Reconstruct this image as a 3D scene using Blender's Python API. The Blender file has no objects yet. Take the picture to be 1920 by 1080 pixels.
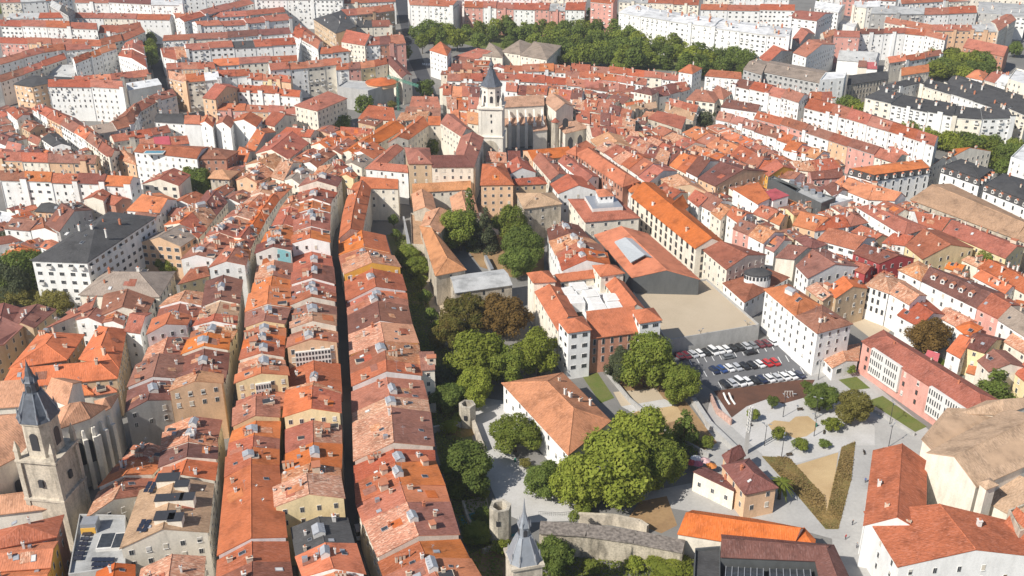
import bpy, math, random
from mathutils import Vector, Matrix
rnd = random.Random(7)
SC = bpy.context.scene
COL = SC.collection
# ------------------------------------------------------------------ camera geometry (metres)
F, TH, HC = 1900.0, math.radians(25.6), 160.0
CT, ST = math.cos(TH), math.sin(TH)
CAM = Vector((0, 0, HC))
def U(p, z=0.0):
    "where the sight line through a survey point of the 1920 px photograph meets the level z"
    u = (p[0]-960)/F; v = (p[1]-540)/F
    t = (HC-z)/(ST+v*CT)
    return Vector((u*t, (CT-v*ST)*t, z))
# ------------------------------------------------------------------ materials
def new_mat(name):
    m = bpy.data.materials.new(name); m.use_nodes = True
    nt = m.node_tree; bs = nt.nodes['Principled BSDF']
    return m, nt, bs
def N(nt, t, **kw):
    n = nt.nodes.new(t)
    for k, v in kw.items():
        if k.startswith('i_'):
            n.inputs[int(k[2:]) if k[2:].isdigit() else k[2:].replace('_', ' ')].default_value = v
        else: setattr(n, k, v)
    return n
def ramp(nt, src, stops):
    r = N(nt, 'ShaderNodeValToRGB'); e = r.color_ramp.elements
    while len(e) < len(stops): e.new(0.5)
    for el, (p, c) in zip(e, stops):
        el.position = p; el.color = (c, c, c, 1) if isinstance(c, (int, float)) else (*c, 1)
    nt.links.new(src, r.inputs[0]); return r
def mix(nt, a, b, fac, mode='MIX'):
    m = N(nt, 'ShaderNodeMix', data_type='RGBA', blend_type=mode)
    for sock, val in ((m.inputs[6], a), (m.inputs[7], b), (m.inputs[0], fac)):
        if hasattr(val, 'is_output'): nt.links.new(val, sock)
        elif isinstance(val, (int, float)): sock.default_value = val
        else: sock.default_value = (*val, 1)
    return m.outputs[2]
def randval(nt, lo, hi):
    oi = N(nt, 'ShaderNodeObjectInfo'); mr = N(nt, 'ShaderNodeMapRange', i_3=lo, i_4=hi)
    nt.links.new(oi.outputs['Random'], mr.inputs[0]); return mr.outputs[0], oi
def roof_mat(name, c, old=0.5, c2=None):
    m, nt, bs = new_mat(name); L = nt.links
    uv = N(nt, 'ShaderNodeUVMap', uv_map='UVMap')
    geo = N(nt, 'ShaderNodeNewGeometry')
    mp = N(nt, 'ShaderNodeMapping'); mp.inputs['Scale'].default_value = (2.6, 0.9, 1)
    L.new(uv.outputs[0], mp.inputs[0])
    n1 = N(nt, 'ShaderNodeTexNoise', i_Scale=1.0, i_Detail=5.0, i_Roughness=0.75); L.new(mp.outputs[0], n1.inputs[0])
    n2 = N(nt, 'ShaderNodeTexNoise', i_Scale=0.22, i_Detail=4.0, i_Roughness=0.6); L.new(geo.outputs['Position'], n2.inputs[0])
    n3 = N(nt, 'ShaderNodeTexVoronoi', i_Scale=1.7); L.new(mp.outputs[0], n3.inputs[0])
    r1 = ramp(nt, n1.outputs[0], [(0.3, 1-0.55*old), (0.5, 1.0), (0.72, 1+0.35*old)])
    r2 = ramp(nt, n2.outputs[0], [(0.32, 0.62), (0.48, 0.98), (0.7, 1.18)])
    base = mix(nt, c, r1.outputs[0], 1.0, 'MULTIPLY')
    base = mix(nt, base, r2.outputs[0], 0.9, 'MULTIPLY')
    # odd replaced tiles, paler or darker than their neighbours
    odd = ramp(nt, n3.outputs['Color'], [(0.0, 0), (0.62, 0), (0.8, 1)])
    pale = c2 or tuple(min(1, x*1.25+0.06) for x in c)
    om = N(nt, 'ShaderNodeMath', operation='MULTIPLY', i_1=0.55*old); L.new(odd.outputs[0], om.inputs[0])
    base = mix(nt, base, pale, om.outputs[0])
    rv, oi = randval(nt, 0.86, 1.14)
    hs = N(nt, 'ShaderNodeHueSaturation'); L.new(rv, hs.inputs['Value']); L.new(base, hs.inputs['Color'])
    hm = N(nt, 'ShaderNodeMapRange', i_3=0.494, i_4=0.506); 
    mm = N(nt, 'ShaderNodeMath', operation='FRACT'); mu = N(nt, 'ShaderNodeMath', operation='MULTIPLY', i_1=7.31)
    L.new(oi.outputs['Random'], mu.inputs[0]); L.new(mu.outputs[0], mm.inputs[0]); L.new(mm.outputs[0], hm.inputs[0]); L.new(hm.outputs[0], hs.inputs['Hue'])
    L.new(hs.outputs[0], bs.inputs['Base Color'])
    sv = N(nt, 'ShaderNodeMath', operation='FRACT'); su = N(nt, 'ShaderNodeMath', operation='MULTIPLY', i_1=13.7); sr = N(nt, 'ShaderNodeMapRange', i_3=0.88, i_4=1.06)
    L.new(oi.outputs['Random'], su.inputs[0]); L.new(su.outputs[0], sv.inputs[0]); L.new(sv.outputs[0], sr.inputs[0]); L.new(sr.outputs[0], hs.inputs['Saturation'])
    bs.inputs['Roughness'].default_value = 0.85
    bs.inputs['Specular IOR Level'].default_value = 0.25
    # tile ribs running down the slope
    wv = N(nt, 'ShaderNodeTexWave', wave_type='BANDS', bands_direction='X', i_Scale=0.62, i_Distortion=0.4); L.new(uv.outputs[0], wv.inputs[0])
    ad = N(nt, 'ShaderNodeMath', operation='MULTIPLY_ADD', i_1=0.4); L.new(wv.outputs[1], ad.inputs[0]); L.new(n1.outputs[0], ad.inputs[2])
    bp = N(nt, 'ShaderNodeBump', i_Strength=0.55, i_Distance=0.12); L.new(ad.outputs[0], bp.inputs['Height'])
    L.new(bp.outputs[0], bs.inputs['Normal'])
    return m
def wall_mat(name, c, dirt=0.25, rough=0.9):
    m, nt, bs = new_mat(name); L = nt.links
    geo = N(nt, 'ShaderNodeNewGeometry')
    mp = N(nt, 'ShaderNodeMapping'); mp.inputs['Scale'].default_value = (0.5, 0.5, 0.16)
    L.new(geo.outputs['Position'], mp.inputs[0])
    n1 = N(nt, 'ShaderNodeTexNoise', i_Scale=1.0, i_Detail=5.0, i_Roughness=0.6); L.new(mp.outputs[0], n1.inputs[0])
    r1 = ramp(nt, n1.outputs[0], [(0.25, 1-dirt), (0.55, 1.0), (0.8, 1+dirt*0.2)])
    n2 = N(nt, 'ShaderNodeTexNoise', i_Scale=2.2, i_Detail=3.0); L.new(geo.outputs['Position'], n2.inputs[0])
    r2 = ramp(nt, n2.outputs[0], [(0.3, 1-dirt*0.45), (0.6, 1.0)])
    base = mix(nt, c, r1.outputs[0], 1.0, 'MULTIPLY'); base = mix(nt, base, r2.outputs[0], 1.0, 'MULTIPLY')
    rv, oi = randval(nt, 0.93, 1.05)
    hs = N(nt, 'ShaderNodeHueSaturation'); L.new(rv, hs.inputs['Value']); L.new(base, hs.inputs['Color'])
    L.new(hs.outputs[0], bs.inputs['Base Color']); bs.inputs['Roughness'].default_value = rough
    bs.inputs['Specular IOR Level'].default_value = 0.2
    return m
def plain_mat(name, c, rough=0.6, metal=0.0, spec=0.4, var=0.08):
    m, nt, bs = new_mat(name); L = nt.links
    geo = N(nt, 'ShaderNodeNewGeometry')
    n1 = N(nt, 'ShaderNodeTexNoise', i_Scale=1.3, i_Detail=3.0); L.new(geo.outputs['Position'], n1.inputs[0])
    r1 = ramp(nt, n1.outputs[0], [(0.3, 1-var), (0.7, 1+var)])
    L.new(mix(nt, c, r1.outputs[0], 1.0, 'MULTIPLY'), bs.inputs['Base Color'])
    bs.inputs['Roughness'].default_value = rough; bs.inputs['Metallic'].default_value = metal
    bs.inputs['Specular IOR Level'].default_value = spec
    return m
def ground_mat(name, c, c2=None, scale=0.15, var=0.3, fine=3.0):
    m, nt, bs = new_mat(name); L = nt.links
    geo = N(nt, 'ShaderNodeNewGeometry')
    n1 = N(nt, 'ShaderNodeTexNoise', i_Scale=scale, i_Detail=6.0, i_Roughness=0.62); L.new(geo.outputs['Position'], n1.inputs[0])
    n2 = N(nt, 'ShaderNodeTexNoise', i_Scale=fine, i_Detail=3.0); L.new(geo.outputs['Position'], n2.inputs[0])
    r1 = ramp(nt, n1.outputs[0], [(0.35, 0), (0.65, 1)])
    base = mix(nt, c, c2 or tuple(x*(1-var) for x in c), r1.outputs[0])
    r2 = ramp(nt, n2.outputs[0], [(0.3, 1-var*0.6), (0.65, 1.04)])
    L.new(mix(nt, base, r2.outputs[0], 1.0, 'MULTIPLY'), bs.inputs['Base Color'])
    bs.inputs['Roughness'].default_value = 0.95; bs.inputs['Specular IOR Level'].default_value = 0.15
    bp = N(nt, 'ShaderNodeBump', i_Strength=0.3, i_Distance=0.1); L.new(n2.outputs[0], bp.inputs['Height']); L.new(bp.outputs[0], bs.inputs['Normal'])
    return m
def leaf_mat(name, c, c2):
    m, nt, bs = new_mat(name); L = nt.links
    geo = N(nt, 'ShaderNodeNewGeometry')
    n1 = N(nt, 'ShaderNodeTexNoise', i_Scale=0.45, i_Detail=4.0); L.new(geo.outputs['Position'], n1.inputs[0])
    r1 = ramp(nt, n1.outputs[0], [(0.35, 0), (0.68, 1)])
    base = mix(nt, c, c2, r1.outputs[0])
    rv, oi = randval(nt, 0.8, 1.2)
    hs = N(nt, 'ShaderNodeHueSaturation'); L.new(rv, hs.inputs['Value']); L.new(base, hs.inputs['Color'])
    L.new(hs.outputs[0], bs.inputs['Base Color']); bs.inputs['Roughness'].default_value = 0.7
    bs.inputs['Specular IOR Level'].default_value = 0.15
    tr = N(nt, 'ShaderNodeBsdfTranslucent'); L.new(hs.outputs[0], tr.inputs[0])
    mx = N(nt, 'ShaderNodeMixShader', i_0=0.42); L.new(bs.outputs[0], mx.inputs[1]); L.new(tr.outputs[0], mx.inputs[2])
    L.new(mx.outputs[0], nt.nodes['Material Output'].inputs[0])
    return m
ROOF = {
 'o': ('orange', roof_mat('orange clay tiles', (.50, .150, .052), .5)),
 'q': ('sandy', roof_mat('sandy orange tiles', (.49, .232, .115), .75)),
 'r': ('red', roof_mat('red clay tiles', (.36, .108, .056), .85)),
 'b': ('brown', roof_mat('brown clay tiles', (.272, .106, .066), .75)),
 'p': ('peach', roof_mat('weathered peach tiles', (.455, .20, .108), 1.4, (.66, .44, .30))),
 'P': ('rose', roof_mat('rose coloured tiles', (.385, .152, .102), .7)),
 't': ('tan', roof_mat('tan clay tiles', (.44, .275, .165), .8)),
 'm': ('maroon', roof_mat('maroon tiles', (.178, .066, .048), .7)),
 'g': ('grey', roof_mat('grey sheet metal roof', (.40, .40, .39), .25)),
 'w': ('whitish', roof_mat('pale membrane roof', (.60, .60, .60), .2)),
 'H': ('red-orange', roof_mat('smooth red orange sheet', (.52, .150, .045), .12)),
 'k': ('slate', roof_mat('dark slate roof', (.068, .066, .066), .4)),
 'K': ('crimson', roof_mat('crimson sheet roof', (.42, .085, .095), .2)),
 'u': ('grey-brown', roof_mat('grey brown old tiles', (.30, .235, .185), .6)),
}
WALL = {
 'W': ('white', wall_mat('white render', (.84, .83, .80), .18)),
 'C': ('cream', wall_mat('cream render', (.82, .75, .63), .26)),
 'Y': ('yellow', wall_mat('pale yellow render', (.84, .68, .40), .25)),
 'O': ('ochre', wall_mat('ochre render', (.78, .44, .085), .15)),
 'P': ('pink', wall_mat('pink render', (.66, .34, .28), .25)),
 'S': ('stone', wall_mat('pale sandstone', (.57, .50, .40), .55)),
 'R': ('brick', wall_mat('red brick', (.50, .25, .17), .3)),
 'G': ('grey', wall_mat('grey concrete', (.44, .43, .41), .25)),
 'N': ('peach', wall_mat('peach render', (.74, .49, .31), .25)),
 'T': ('tan', wall_mat('tan render', (.58, .43, .28), .2)),
 'X': ('crimson', wall_mat('crimson render', (.36, .065, .065), .15)),
 'D': ('dark', wall_mat('dark cladding', (.11, .115, .115), .2, .35)),
 'A': ('mural-painted', wall_mat('white mural wall', (.78, .78, .72), .15)),
}
M_GLASS = plain_mat('dark window glass', (.045, .05, .056), .12, 0, .6, .3)
M_FRAME = plain_mat('white window frame', (.72, .70, .66), .6)
M_FRAMEW = plain_mat('brown wooden frame', (.10, .045, .025), .7)
M_LANT = plain_mat('wired skylight glass', (.35, .36, .38), .25, 0, .5, .15)
M_METAL = plain_mat('zinc sheet', (.45, .46, .48), .4, .5)
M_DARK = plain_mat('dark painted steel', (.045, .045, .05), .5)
M_CHIMC = plain_mat('rendered chimney', (.60, .50, .39), .9)
M_CHIMW = plain_mat('whitewashed chimney', (.66, .64, .60), .9)
M_CHIMO = plain_mat('brick chimney', (.46, .17, .09), .9)
M_SLATE = plain_mat('blue slate', (.085, .095, .115), .45, 0, .5, .25)
M_LEAD = plain_mat('lead sheet', (.30, .32, .35), .45, .3)
M_PANEL = plain_mat('solar panel', (.025, .03, .05), .15, 0, .6)
M_TRUNK = plain_mat('bark', (.09, .07, .05), .95, 0, .1, .3)
# ------------------------------------------------------------------ mesh and object helpers
def mesh(name, verts, faces, mats, fm=None, uvs=None, smooth=False):
    me = bpy.data.meshes.new(name); me.from_pydata([tuple(v) for v in verts], [], faces)
    for m in (mats if isinstance(mats, (list, tuple)) else [mats]): me.materials.append(m)
    if fm: me.polygons.foreach_set('material_index', fm)
    if uvs:
        ul = me.uv_layers.new(name='UVMap'); flat = []
        for f in uvs:
            for c in f: flat += [c[0], c[1]]
        ul.data.foreach_set('uv', flat)
    if smooth: me.polygons.foreach_set('use_smooth', [True]*len(me.polygons))
    me.update(); return me
def obj(name, me, parent=None, loc=None, rz=0.0, scale=None, mw=None):
    o = bpy.data.objects.new(name, me); COL.objects.link(o)
    if parent: o.parent = parent
    if mw is not None: o.matrix_local = mw
    else:
        if loc is not None: o.location = loc
        if rz: o.rotation_euler = (0, 0, rz)
        if scale is not None: o.scale = scale if not isinstance(scale, (int, float)) else (scale,)*3
    return o
def tag(o, label, cat, group=None, kind=None):
    o['label'] = label
    if cat: o['category'] = cat
    if group: o['group'] = group
    if kind: o['kind'] = kind
    return o
def thing(name, loc, label, cat, group=None, rz=0.0):
    return tag(obj(name, None, None, loc, rz), label, cat, group)
class MB:
    "collects polygons for one mesh"
    def __init__(s): s.v = []; s.f = []; s.m = []; s.uv = []
    def poly(s, pts, mi=0, uv=None):
        b = len(s.v); s.v += [Vector(p) for p in pts]; s.f.append(list(range(b, b+len(pts)))); s.m.append(mi)
        s.uv.append(uv or [(0, 0)]*len(pts))
    def box(s, c, size, rz=0.0, mi=0, top=None):
        x, y, z = [a/2 for a in size]; R = Matrix.Rotation(rz, 3, 'Z'); c = Vector(c)
        t = top or 1.0
        P = [c+R@Vector((a*x*(t if k > 0 else 1), b*y*(t if k > 0 else 1), k*z)) for k in (-1, 1) for a, b in ((-1, -1), (1, -1), (1, 1), (-1, 1))]
        for q in ((3, 2, 1, 0), (4, 5, 6, 7), (0, 1, 5, 4), (1, 2, 6, 5), (2, 3, 7, 6), (3, 0, 4, 7)): s.poly([P[i] for i in q], mi)
    def prism(s, ring, z0, z1, mi=0, mt=None, bottom=False):
        n = len(ring); 
        for i in range(n):
            a, b = ring[i], ring[(i+1) % n]
            s.poly([(a[0], a[1], z0), (b[0], b[1], z0), (b[0], b[1], z1), (a[0], a[1], z1)], mi)
        s.poly([(p[0], p[1], z1) for p in ring], mi if mt is None else mt)
        if bottom: s.poly([(p[0], p[1], z0) for p in reversed(ring)], mi)
    def loft(s, rings, mi=0, cap=True):
        n = len(rings[0])
        for a, b in zip(rings, rings[1:]):
            for i in range(n):
                j = (i+1) % n; s.poly([a[i], a[j], b[j], b[i]], mi)
        if cap: s.poly(rings[-1], mi)
    def tube(s, pts, radii, n=6, mi=0):
        rings = []
        for k, (p, r) in enumerate(zip(pts, radii)):
            p = Vector(p); d = (Vector(pts[min(k+1, len(pts)-1)])-Vector(pts[max(k-1, 0)])).normalized()
            a = d.orthogonal().normalized(); b = d.cross(a)
            rings.append([p+a*(r*math.cos(t))+b*(r*math.sin(t)) for t in [2*math.pi*i/n for i in range(n)]])
        s.loft(rings, mi)
    def mesh(s, name, mats, smooth=False, weld=False):
        return mesh(name, s.v, s.f, mats, s.m, s.uv, smooth)
    def build(s, name, mats, parent=None, **k): return obj(name, s.mesh(name, mats), parent, **k)
def ring_at(c, r, z, n, ph=0.0, ry=None):
    return [Vector((c[0]+r*math.cos(ph+2*math.pi*i/n), c[1]+(ry or r)*math.sin(ph+2*math.pi*i/n), z)) for i in range(n)]
# ------------------------------------------------------------------ shared small parts
def window_mesh(name, w, h, mf, bars=1):
    b = MB(); b.box((0, .03, 0), (w+.16, .10, h+.16), 0, 0)
    n = bars+1; pw = (w-.06*bars)/n
    for i in range(n): b.box((-w/2+pw/2+i*(pw+.06), .06, 0), (pw, .08, h), 0, 1)
    return b.mesh(name, [mf, M_GLASS])
WIN = {'n': window_mesh('window', .82, 1.3, M_FRAME), 'd': window_mesh('window', .82, 1.3, M_FRAMEW),
       'w': window_mesh('window', 1.7, 1.3, M_FRAME, 2), 'b': window_mesh('window', 1.3, 1.9, M_FRAMEW, 1),
       'h': None, 's': window_mesh('window', .55, 1.3, M_DARK, 0), 't': window_mesh('window', .8, 2.0, M_FRAME, 0)}
def _shut(f, c):
    b = MB(); b.box((0, .03, 0), (.98, .10, 1.46)); b.box((0, .06, 0), (.82, .08, 1.3), 0, 1); b.box((0, .08, .65-.65*f), (.80, .08, 1.3*f), 0, 2); b.box((0, .10, -.76), (1.1, .2, .08)); return b.mesh('window', [M_FRAME, M_GLASS, c])
SHUT = [_shut(.45, plain_mat('roller shutter', (.52, .49, .43), .8)), _shut(.8, plain_mat('pale shutter', (.62, .60, .56), .8)), _shut(.25, plain_mat('brown shutter', (.20, .12, .08), .8)), _shut(.98, plain_mat('cream shutter', (.58, .52, .42), .8))]
def _balc():
    b = MB(); b.box((0, .45, -.95), (1.9, .9, .14), 0, 0)
    b.box((0, .86, -.45), (1.9, .05, .9), 0, 1); b.box((-.93, .45, -.45), (.05, .85, .9), 0, 1); b.box((.93, .45, -.45), (.05, .85, .9), 0, 1)
    return b.mesh('balcony', [M_FRAME, M_FRAME])
BALC = _balc()
def _chim(m, w, d, h):
    b = MB(); b.box((0, 0, h/2-.6), (w, d, h+1.2)); b.box((0, 0, h+.06), (w+.22, d+.22, .14)); b.box((0, 0, h+.32), (w*.5, d*.5, .4), 0, 1)
    return b.mesh('chimney', [m, M_CHIMO])
CHIM = [_chim(M_CHIMC, .75, .6, 1.2), _chim(M_CHIMW, .7, .9, 1.3), _chim(M_CHIMO, .6, .6, 1.1), _chim(M_CHIMC, 1.2, .6, 1.0), _chim(M_CHIMW, .5, .5, 1.7)]
def _lantern():
    b = MB(); x, y, h, r = 1.5, 1.9, 1.1, .7
    P = [(-x, -y, -1), (x, -y, -1), (x, y, -1), (-x, y, -1)]; Q = [(a, c, h) for a, c, _ in P]
    for i in range(4): b.poly([P[i], P[(i+1) % 4], Q[(i+1) % 4], Q[i]], 0)
    E, G = (0, -y, h+r), (0, y, h+r); k = .12
    b.poly([(-x-k, -y-k, h-.06), (0, -y-k, h+r), (0, y+k, h+r), (-x-k, y+k, h-.06)][::-1], 1)
    b.poly([(x+k, -y-k, h-.06), (x+k, y+k, h-.06), (0, y+k, h+r), (0, -y-k, h+r)], 1)
    b.poly([Q[0], Q[1], E], 0); b.poly([Q[2], Q[3], G], 0)
    for j in range(-2, 3): b.box((-x/2, j*.85, h+r/2+.04), (x+.1, .07, .07), 0, 2)
    return b.mesh('roof_lantern', [M_CHIMW, M_LANT, M_METAL])
LANT = _lantern()
def _sky(mt):
    b = MB(); b.box((0, 0, .06), (1.0, 1.3, .16), 0, 0); b.box((0, 0, .13), (.8, 1.1, .06), 0, 1)
    return b.mesh('skylight', [M_METAL, mt])
SKYL = [_sky(M_GLASS), _sky(M_LANT), _sky(M_CHIMW)]
def _dormer():
    b = MB(); b.box((0, 0, .1), (1.5, 2.0, 1.6), 0, 0)
    b.poly([(-.95, -1.2, .85), (0, -1.2, 1.5), (0, 1.3, 1.5), (-.95, 1.3, .85)][::-1], 1); b.poly([(.95, -1.2, .85), (.95, 1.3, .85), (0, 1.3, 1.5), (0, -1.2, 1.5)], 1)
    b.poly([(-.75, -1.0, .9), (.75, -1.0, .9), (0, -1.0, 1.4)], 0); b.box((0, -1.02, .25), (.8, .06, .9), 0, 2)
    return b.mesh('dormer', [M_CHIMW, M_CHIMO, M_GLASS])
DORM = _dormer()
def _patch(k):
    b = MB(); P = [Vector(p) for p in ((-1.6, -1.5, 0), (1.6, -1.5, 0), (1.6, 1.5, 0), (-1.6, 1.5, 0))]; Q = [p+Vector((0, 0, .05)) for p in P]; uv = [(p.x, p.y) for p in P]
    b.poly(Q, 0, uv)
    for i in range(4): b.poly([P[i], P[(i+1) % 4], Q[(i+1) % 4], Q[i]], 0)
    return b.mesh('tile_patch', [ROOF[k][1]])
PATCH = [_patch(k) for k in 'orbp']
def _aerial():
    b = MB(); b.tube([(0, 0, -.3), (0, 0, 2.6)], [.035, .03], 4)
    for z in (2.1, 2.4): b.box((0, 0, z), (1.1, .04, .04))
    b.box((0, 0, 2.5), (.04, .9, .04)); return b.mesh('aerial', [M_METAL])
AERIAL = _aerial()
def _clutter():
    out = []
    b = MB(); b.tube([(0, 0, -.4), (0, 0, 1.3)], [.12, .12], 7); b.loft([ring_at((0, 0), .22, 1.3, 7), ring_at((0, 0), .05, 1.5, 7)]); out.append(('vent_pipe', b.mesh('vent_pipe', [M_METAL])))
    b = MB(); b.tube([(0, 0, -.3), (0, 0, .9)], [.04, .04], 5); b.loft([[Vector((r*math.cos(t), -.1-d, .95+r*math.sin(t))) for t in [2*math.pi*i/9 for i in range(9)]] for r, d in ((.42, .16), (.3, .06), (.08, 0))]); out.append(('satellite_dish', b.mesh('satellite_dish', [M_CHIMW])))
    b = MB(); b.box((0, 0, .5), (1.5, 2.0, 2.0)); b.box((0, 0, 1.55), (1.8, 2.3, .12), 0, 1); b.box((.78, 0, .9), (.05, .8, .6), 0, 2); out.append(('roof_hatch', b.mesh('roof_hatch', [M_CHIMC, M_CHIMO, M_GLASS])))
    b = MB(); b.box((0, 0, .35), (1.0, .8, 1.0)); b.box((0, -.42, .45), (.7, .05, .5), 0, 1); out.append(('air_unit', b.mesh('air_unit', [M_METAL, M_DARK])))
    b = MB(); b.box((0, 0, .05), (2.6, 2.0, .5)); b.box((0, 0, .32), (2.3, 1.7, .06), 0, 1); out.append(('roof_terrace', b.mesh('roof_terrace', [M_CHIMC, M_DARK])))
    b = MB()
    for i in range(3): b.box((-.9+i*.9, 0, .5), (.55, .55, 2.0), 0, 0); b.box((-.9+i*.9, 0, 1.6), (.7, .7, .12), 0, 1)
    out.append(('chimney_stack', b.mesh('chimney_stack', [M_CHIMC, M_CHIMO])))
    return out
CLUT = _clutter()
ORD = ['first', 'second', 'third', 'fourth', 'fifth', 'sixth', 'seventh', 'eighth', 'ninth', 'tenth', 'eleventh', 'twelfth', 'thirteenth', 'fourteenth', 'fifteenth',
       'sixteenth', 'seventeenth', 'eighteenth', 'nineteenth', 'twentieth', 'twenty-first', 'twenty-second', 'twenty-third', 'twenty-fourth', 'twenty-fifth', 'twenty-sixth']
# ------------------------------------------------------------------ buildings
KIN = {'o': 'ror', 'r': 'bop', 'b': 'rmp', 'p': 'qrb', 'm': 'bb', 't': 'pq', 'q': 'po'}
FQ = []; ATS = {}; FOOT = []            # footprints (x, y, r) so that fill-in trees keep clear
def ccw(q):
    a = sum(q[i].x*q[(i+1) % len(q)].y-q[(i+1) % len(q)].x*q[i].y for i in range(len(q)))
    return a > 0
def upright(v): return Vector((v.x, v.y, 0))
def face_uv(pts):
    n = (pts[1]-pts[0]).cross(pts[2]-pts[0])
    if n.length < 1e-9: return [(0, 0)]*len(pts)
    n.normalize(); u = Vector((0, 0, 1)).cross(n)
    u = u.normalized() if u.length > 1e-3 else (pts[1]-pts[0]).normalized()
    v = n.cross(u); return [(p.dot(u), p.dot(v)) for p in pts]
def roof_sheet(R, V, faces, t, mi=0, mi2=None):
    "height-field roof: top faces, underside, and the edge all round"
    for k, f in enumerate(faces):
        pts = [V[i] for i in f]; R.poly(pts, mi if (mi2 is None or k == 0) else mi2, face_uv(pts))
        R.poly([V[i]-Vector((0, 0, t)) for i in reversed(f)], mi)
    cnt = {}
    for f in faces:
        for i in range(len(f)):
            e = (f[i], f[(i+1) % len(f)]); cnt[e] = 1
    for (a, b) in cnt:
        if (b, a) not in cnt: R.poly([V[a]-Vector((0, 0, t)), V[b]-Vector((0, 0, t)), V[b], V[a]], mi)
def ridge_cap(R, a, c, mi):
    "half-round ridge tiles"
    d = (c-a).normalized(); n = d.cross(Vector((0, 0, 1)))
    if n.length < .1: return
    n = n.normalized()*.2; up = Vector((0, 0, .13)); dn = Vector((0, 0, -.06))
    R.poly([a+n+dn, c+n+dn, c+up, a+up][::-1] if (c-a).cross(n).z < 0 else [a+n+dn, c+n+dn, c+up, a+up], mi, [(3, 0), (9, 0), (9, .3), (3, .3)])
    R.poly([a+up, c+up, c-n+dn, a-n+dn], mi, [(3, 0), (9, 0), (9, .3), (3, .3)])
def add_piece(W, R, q, H, kind='g', rise=2.0, ov=.45, vg=.1, z0=0.0, axis=0, mi=0, wm=0, mi2=None):
    """q: footprint (local xy), eaves on edges 0-1 and 2-3. Returns a function giving points on the roof: at(s,t)->(point, slope frame)"""
    q = [upright(p) for p in q]
    if not ccw(q): q = [q[1], q[0], q[3], q[2]]
    if axis: q = q[1:]+q[:1]
    t = .22
    m0, m1 = (q[3]+q[0])/2, (q[1]+q[2])/2
    al = (m1-m0).normalized() if (m1-m0).length > 0 else Vector((1, 0, 0))
    hw = max(.5, ((q[0]-q[3]).length+(q[1]-q[2]).length)/4)
    sl = rise/hw
    Z = lambda p, z: Vector((p.x, p.y, z))
    if kind == 'g':
        def eav(c, m, end): d = (c-m).normalized(); return Z(c+d*ov+al*(vg*end), H+t-sl*ov)
        V = [eav(q[0], m0, -1), eav(q[1], m1, 1), Z(m1+al*vg, H+t+rise), eav(q[2], m1, 1), eav(q[3], m0, -1), Z(m0-al*vg, H+t+rise)]
        roof_sheet(R, V, [[0, 1, 2, 5], [5, 2, 3, 4]], t, mi, mi2)
        ridge_cap(R, V[5], V[2], mi)
        W.poly([Z(q[0], z0), Z(q[1], z0), Z(q[1], H), Z(q[0], H)], wm); W.poly([Z(q[2], z0), Z(q[3], z0), Z(q[3], H), Z(q[2], H)], wm)
        W.poly([Z(q[1], z0), Z(q[2], z0), Z(q[2], H), Z(m1, H+rise), Z(q[1], H)], wm); W.poly([Z(q[3], z0), Z(q[0], z0), Z(q[0], H), Z(m0, H+rise), Z(q[3], H)], wm)
    elif kind in 'hy':
        L = (m1-m0).length; k = .5 if kind == 'y' else min(.5, max(.08, hw*.95/L))
        r0, r1 = m0+(m1-m0)*k, m1+(m0-m1)*k
        cen = (q[0]+q[1]+q[2]+q[3])/4
        def ex(i):
            a = (q[i]-q[i-1]).normalized(); b = (q[i]-q[(i+1) % 4]).normalized(); return Z(q[i]+(a+b)*ov, H+t-sl*ov)
        V = [ex(0), ex(1), ex(2), ex(3), Z(r0, H+t+rise), Z(r1, H+t+rise)]
        if (r1-r0).length < .3:
            V = V[:4]+[Z((r0+r1)/2, H+t+rise)]; roof_sheet(R, V, [[0, 1, 4], [1, 2, 4], [2, 3, 4], [3, 0, 4]], t, mi)
        else: roof_sheet(R, V, [[0, 1, 5, 4], [1, 2, 5], [2, 3, 4, 5], [3, 0, 4]], t, mi); ridge_cap(R, V[4], V[5], mi); [ridge_cap(R, V[a], V[c], mi) for a, c in ((0, 4), (3, 4), (1, 5), (2, 5))]
        for i in range(4):
            a, b = q[i], q[(i+1) % 4]; W.poly([Z(a, z0), Z(b, z0), Z(b, H), Z(a, H)], wm)
    elif kind == 's':
        o = lambda a, m, z, e: Z(a+(a-m).normalized()*ov+al*vg*e, z)
        V = [o(q[0], q[3], H+t-sl*ov/2, -1), o(q[1], q[2], H+t-sl*ov/2, 1), o(q[2], q[1], H+t+rise+sl*ov/2, 1), o(q[3], q[0], H+t+rise+sl*ov/2, -1)]
        roof_sheet(R, V, [[0, 1, 2, 3]], t, mi)
        W.poly([Z(q[0], z0), Z(q[1], z0), Z(q[1], H), Z(q[0], H)], wm); W.poly([Z(q[2], z0), Z(q[3], z0), Z(q[3], H+rise), Z(q[2], H+rise)], wm)
        W.poly([Z(q[1], z0), Z(q[2], z0), Z(q[2], H+rise), Z(q[1], H)], wm); W.poly([Z(q[3], z0), Z(q[0], z0), Z(q[0], H), Z(q[3], H+rise)], wm)
    else:   # flat, with a parapet
        cen = (q[0]+q[1]+q[2]+q[3])/4
        inn = [p+(cen-p).normalized()*.45 for p in q]
        V = [Z(p, H) for p in inn]; roof_sheet(R, V, [[0, 1, 2, 3]], .2, mi)
        for i in range(4):
            a, b, c, d = q[i], q[(i+1) % 4], inn[(i+1) % 4], inn[i]; hp = H+.7
            W.poly([Z(a, z0), Z(b, z0), Z(b, hp), Z(a, hp)], wm); W.poly([Z(a, hp), Z(b, hp), Z(c, hp), Z(d, hp)], wm); W.poly([Z(c, H-.2), Z(d, H-.2), Z(d, hp), Z(c, hp)], wm)
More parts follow.
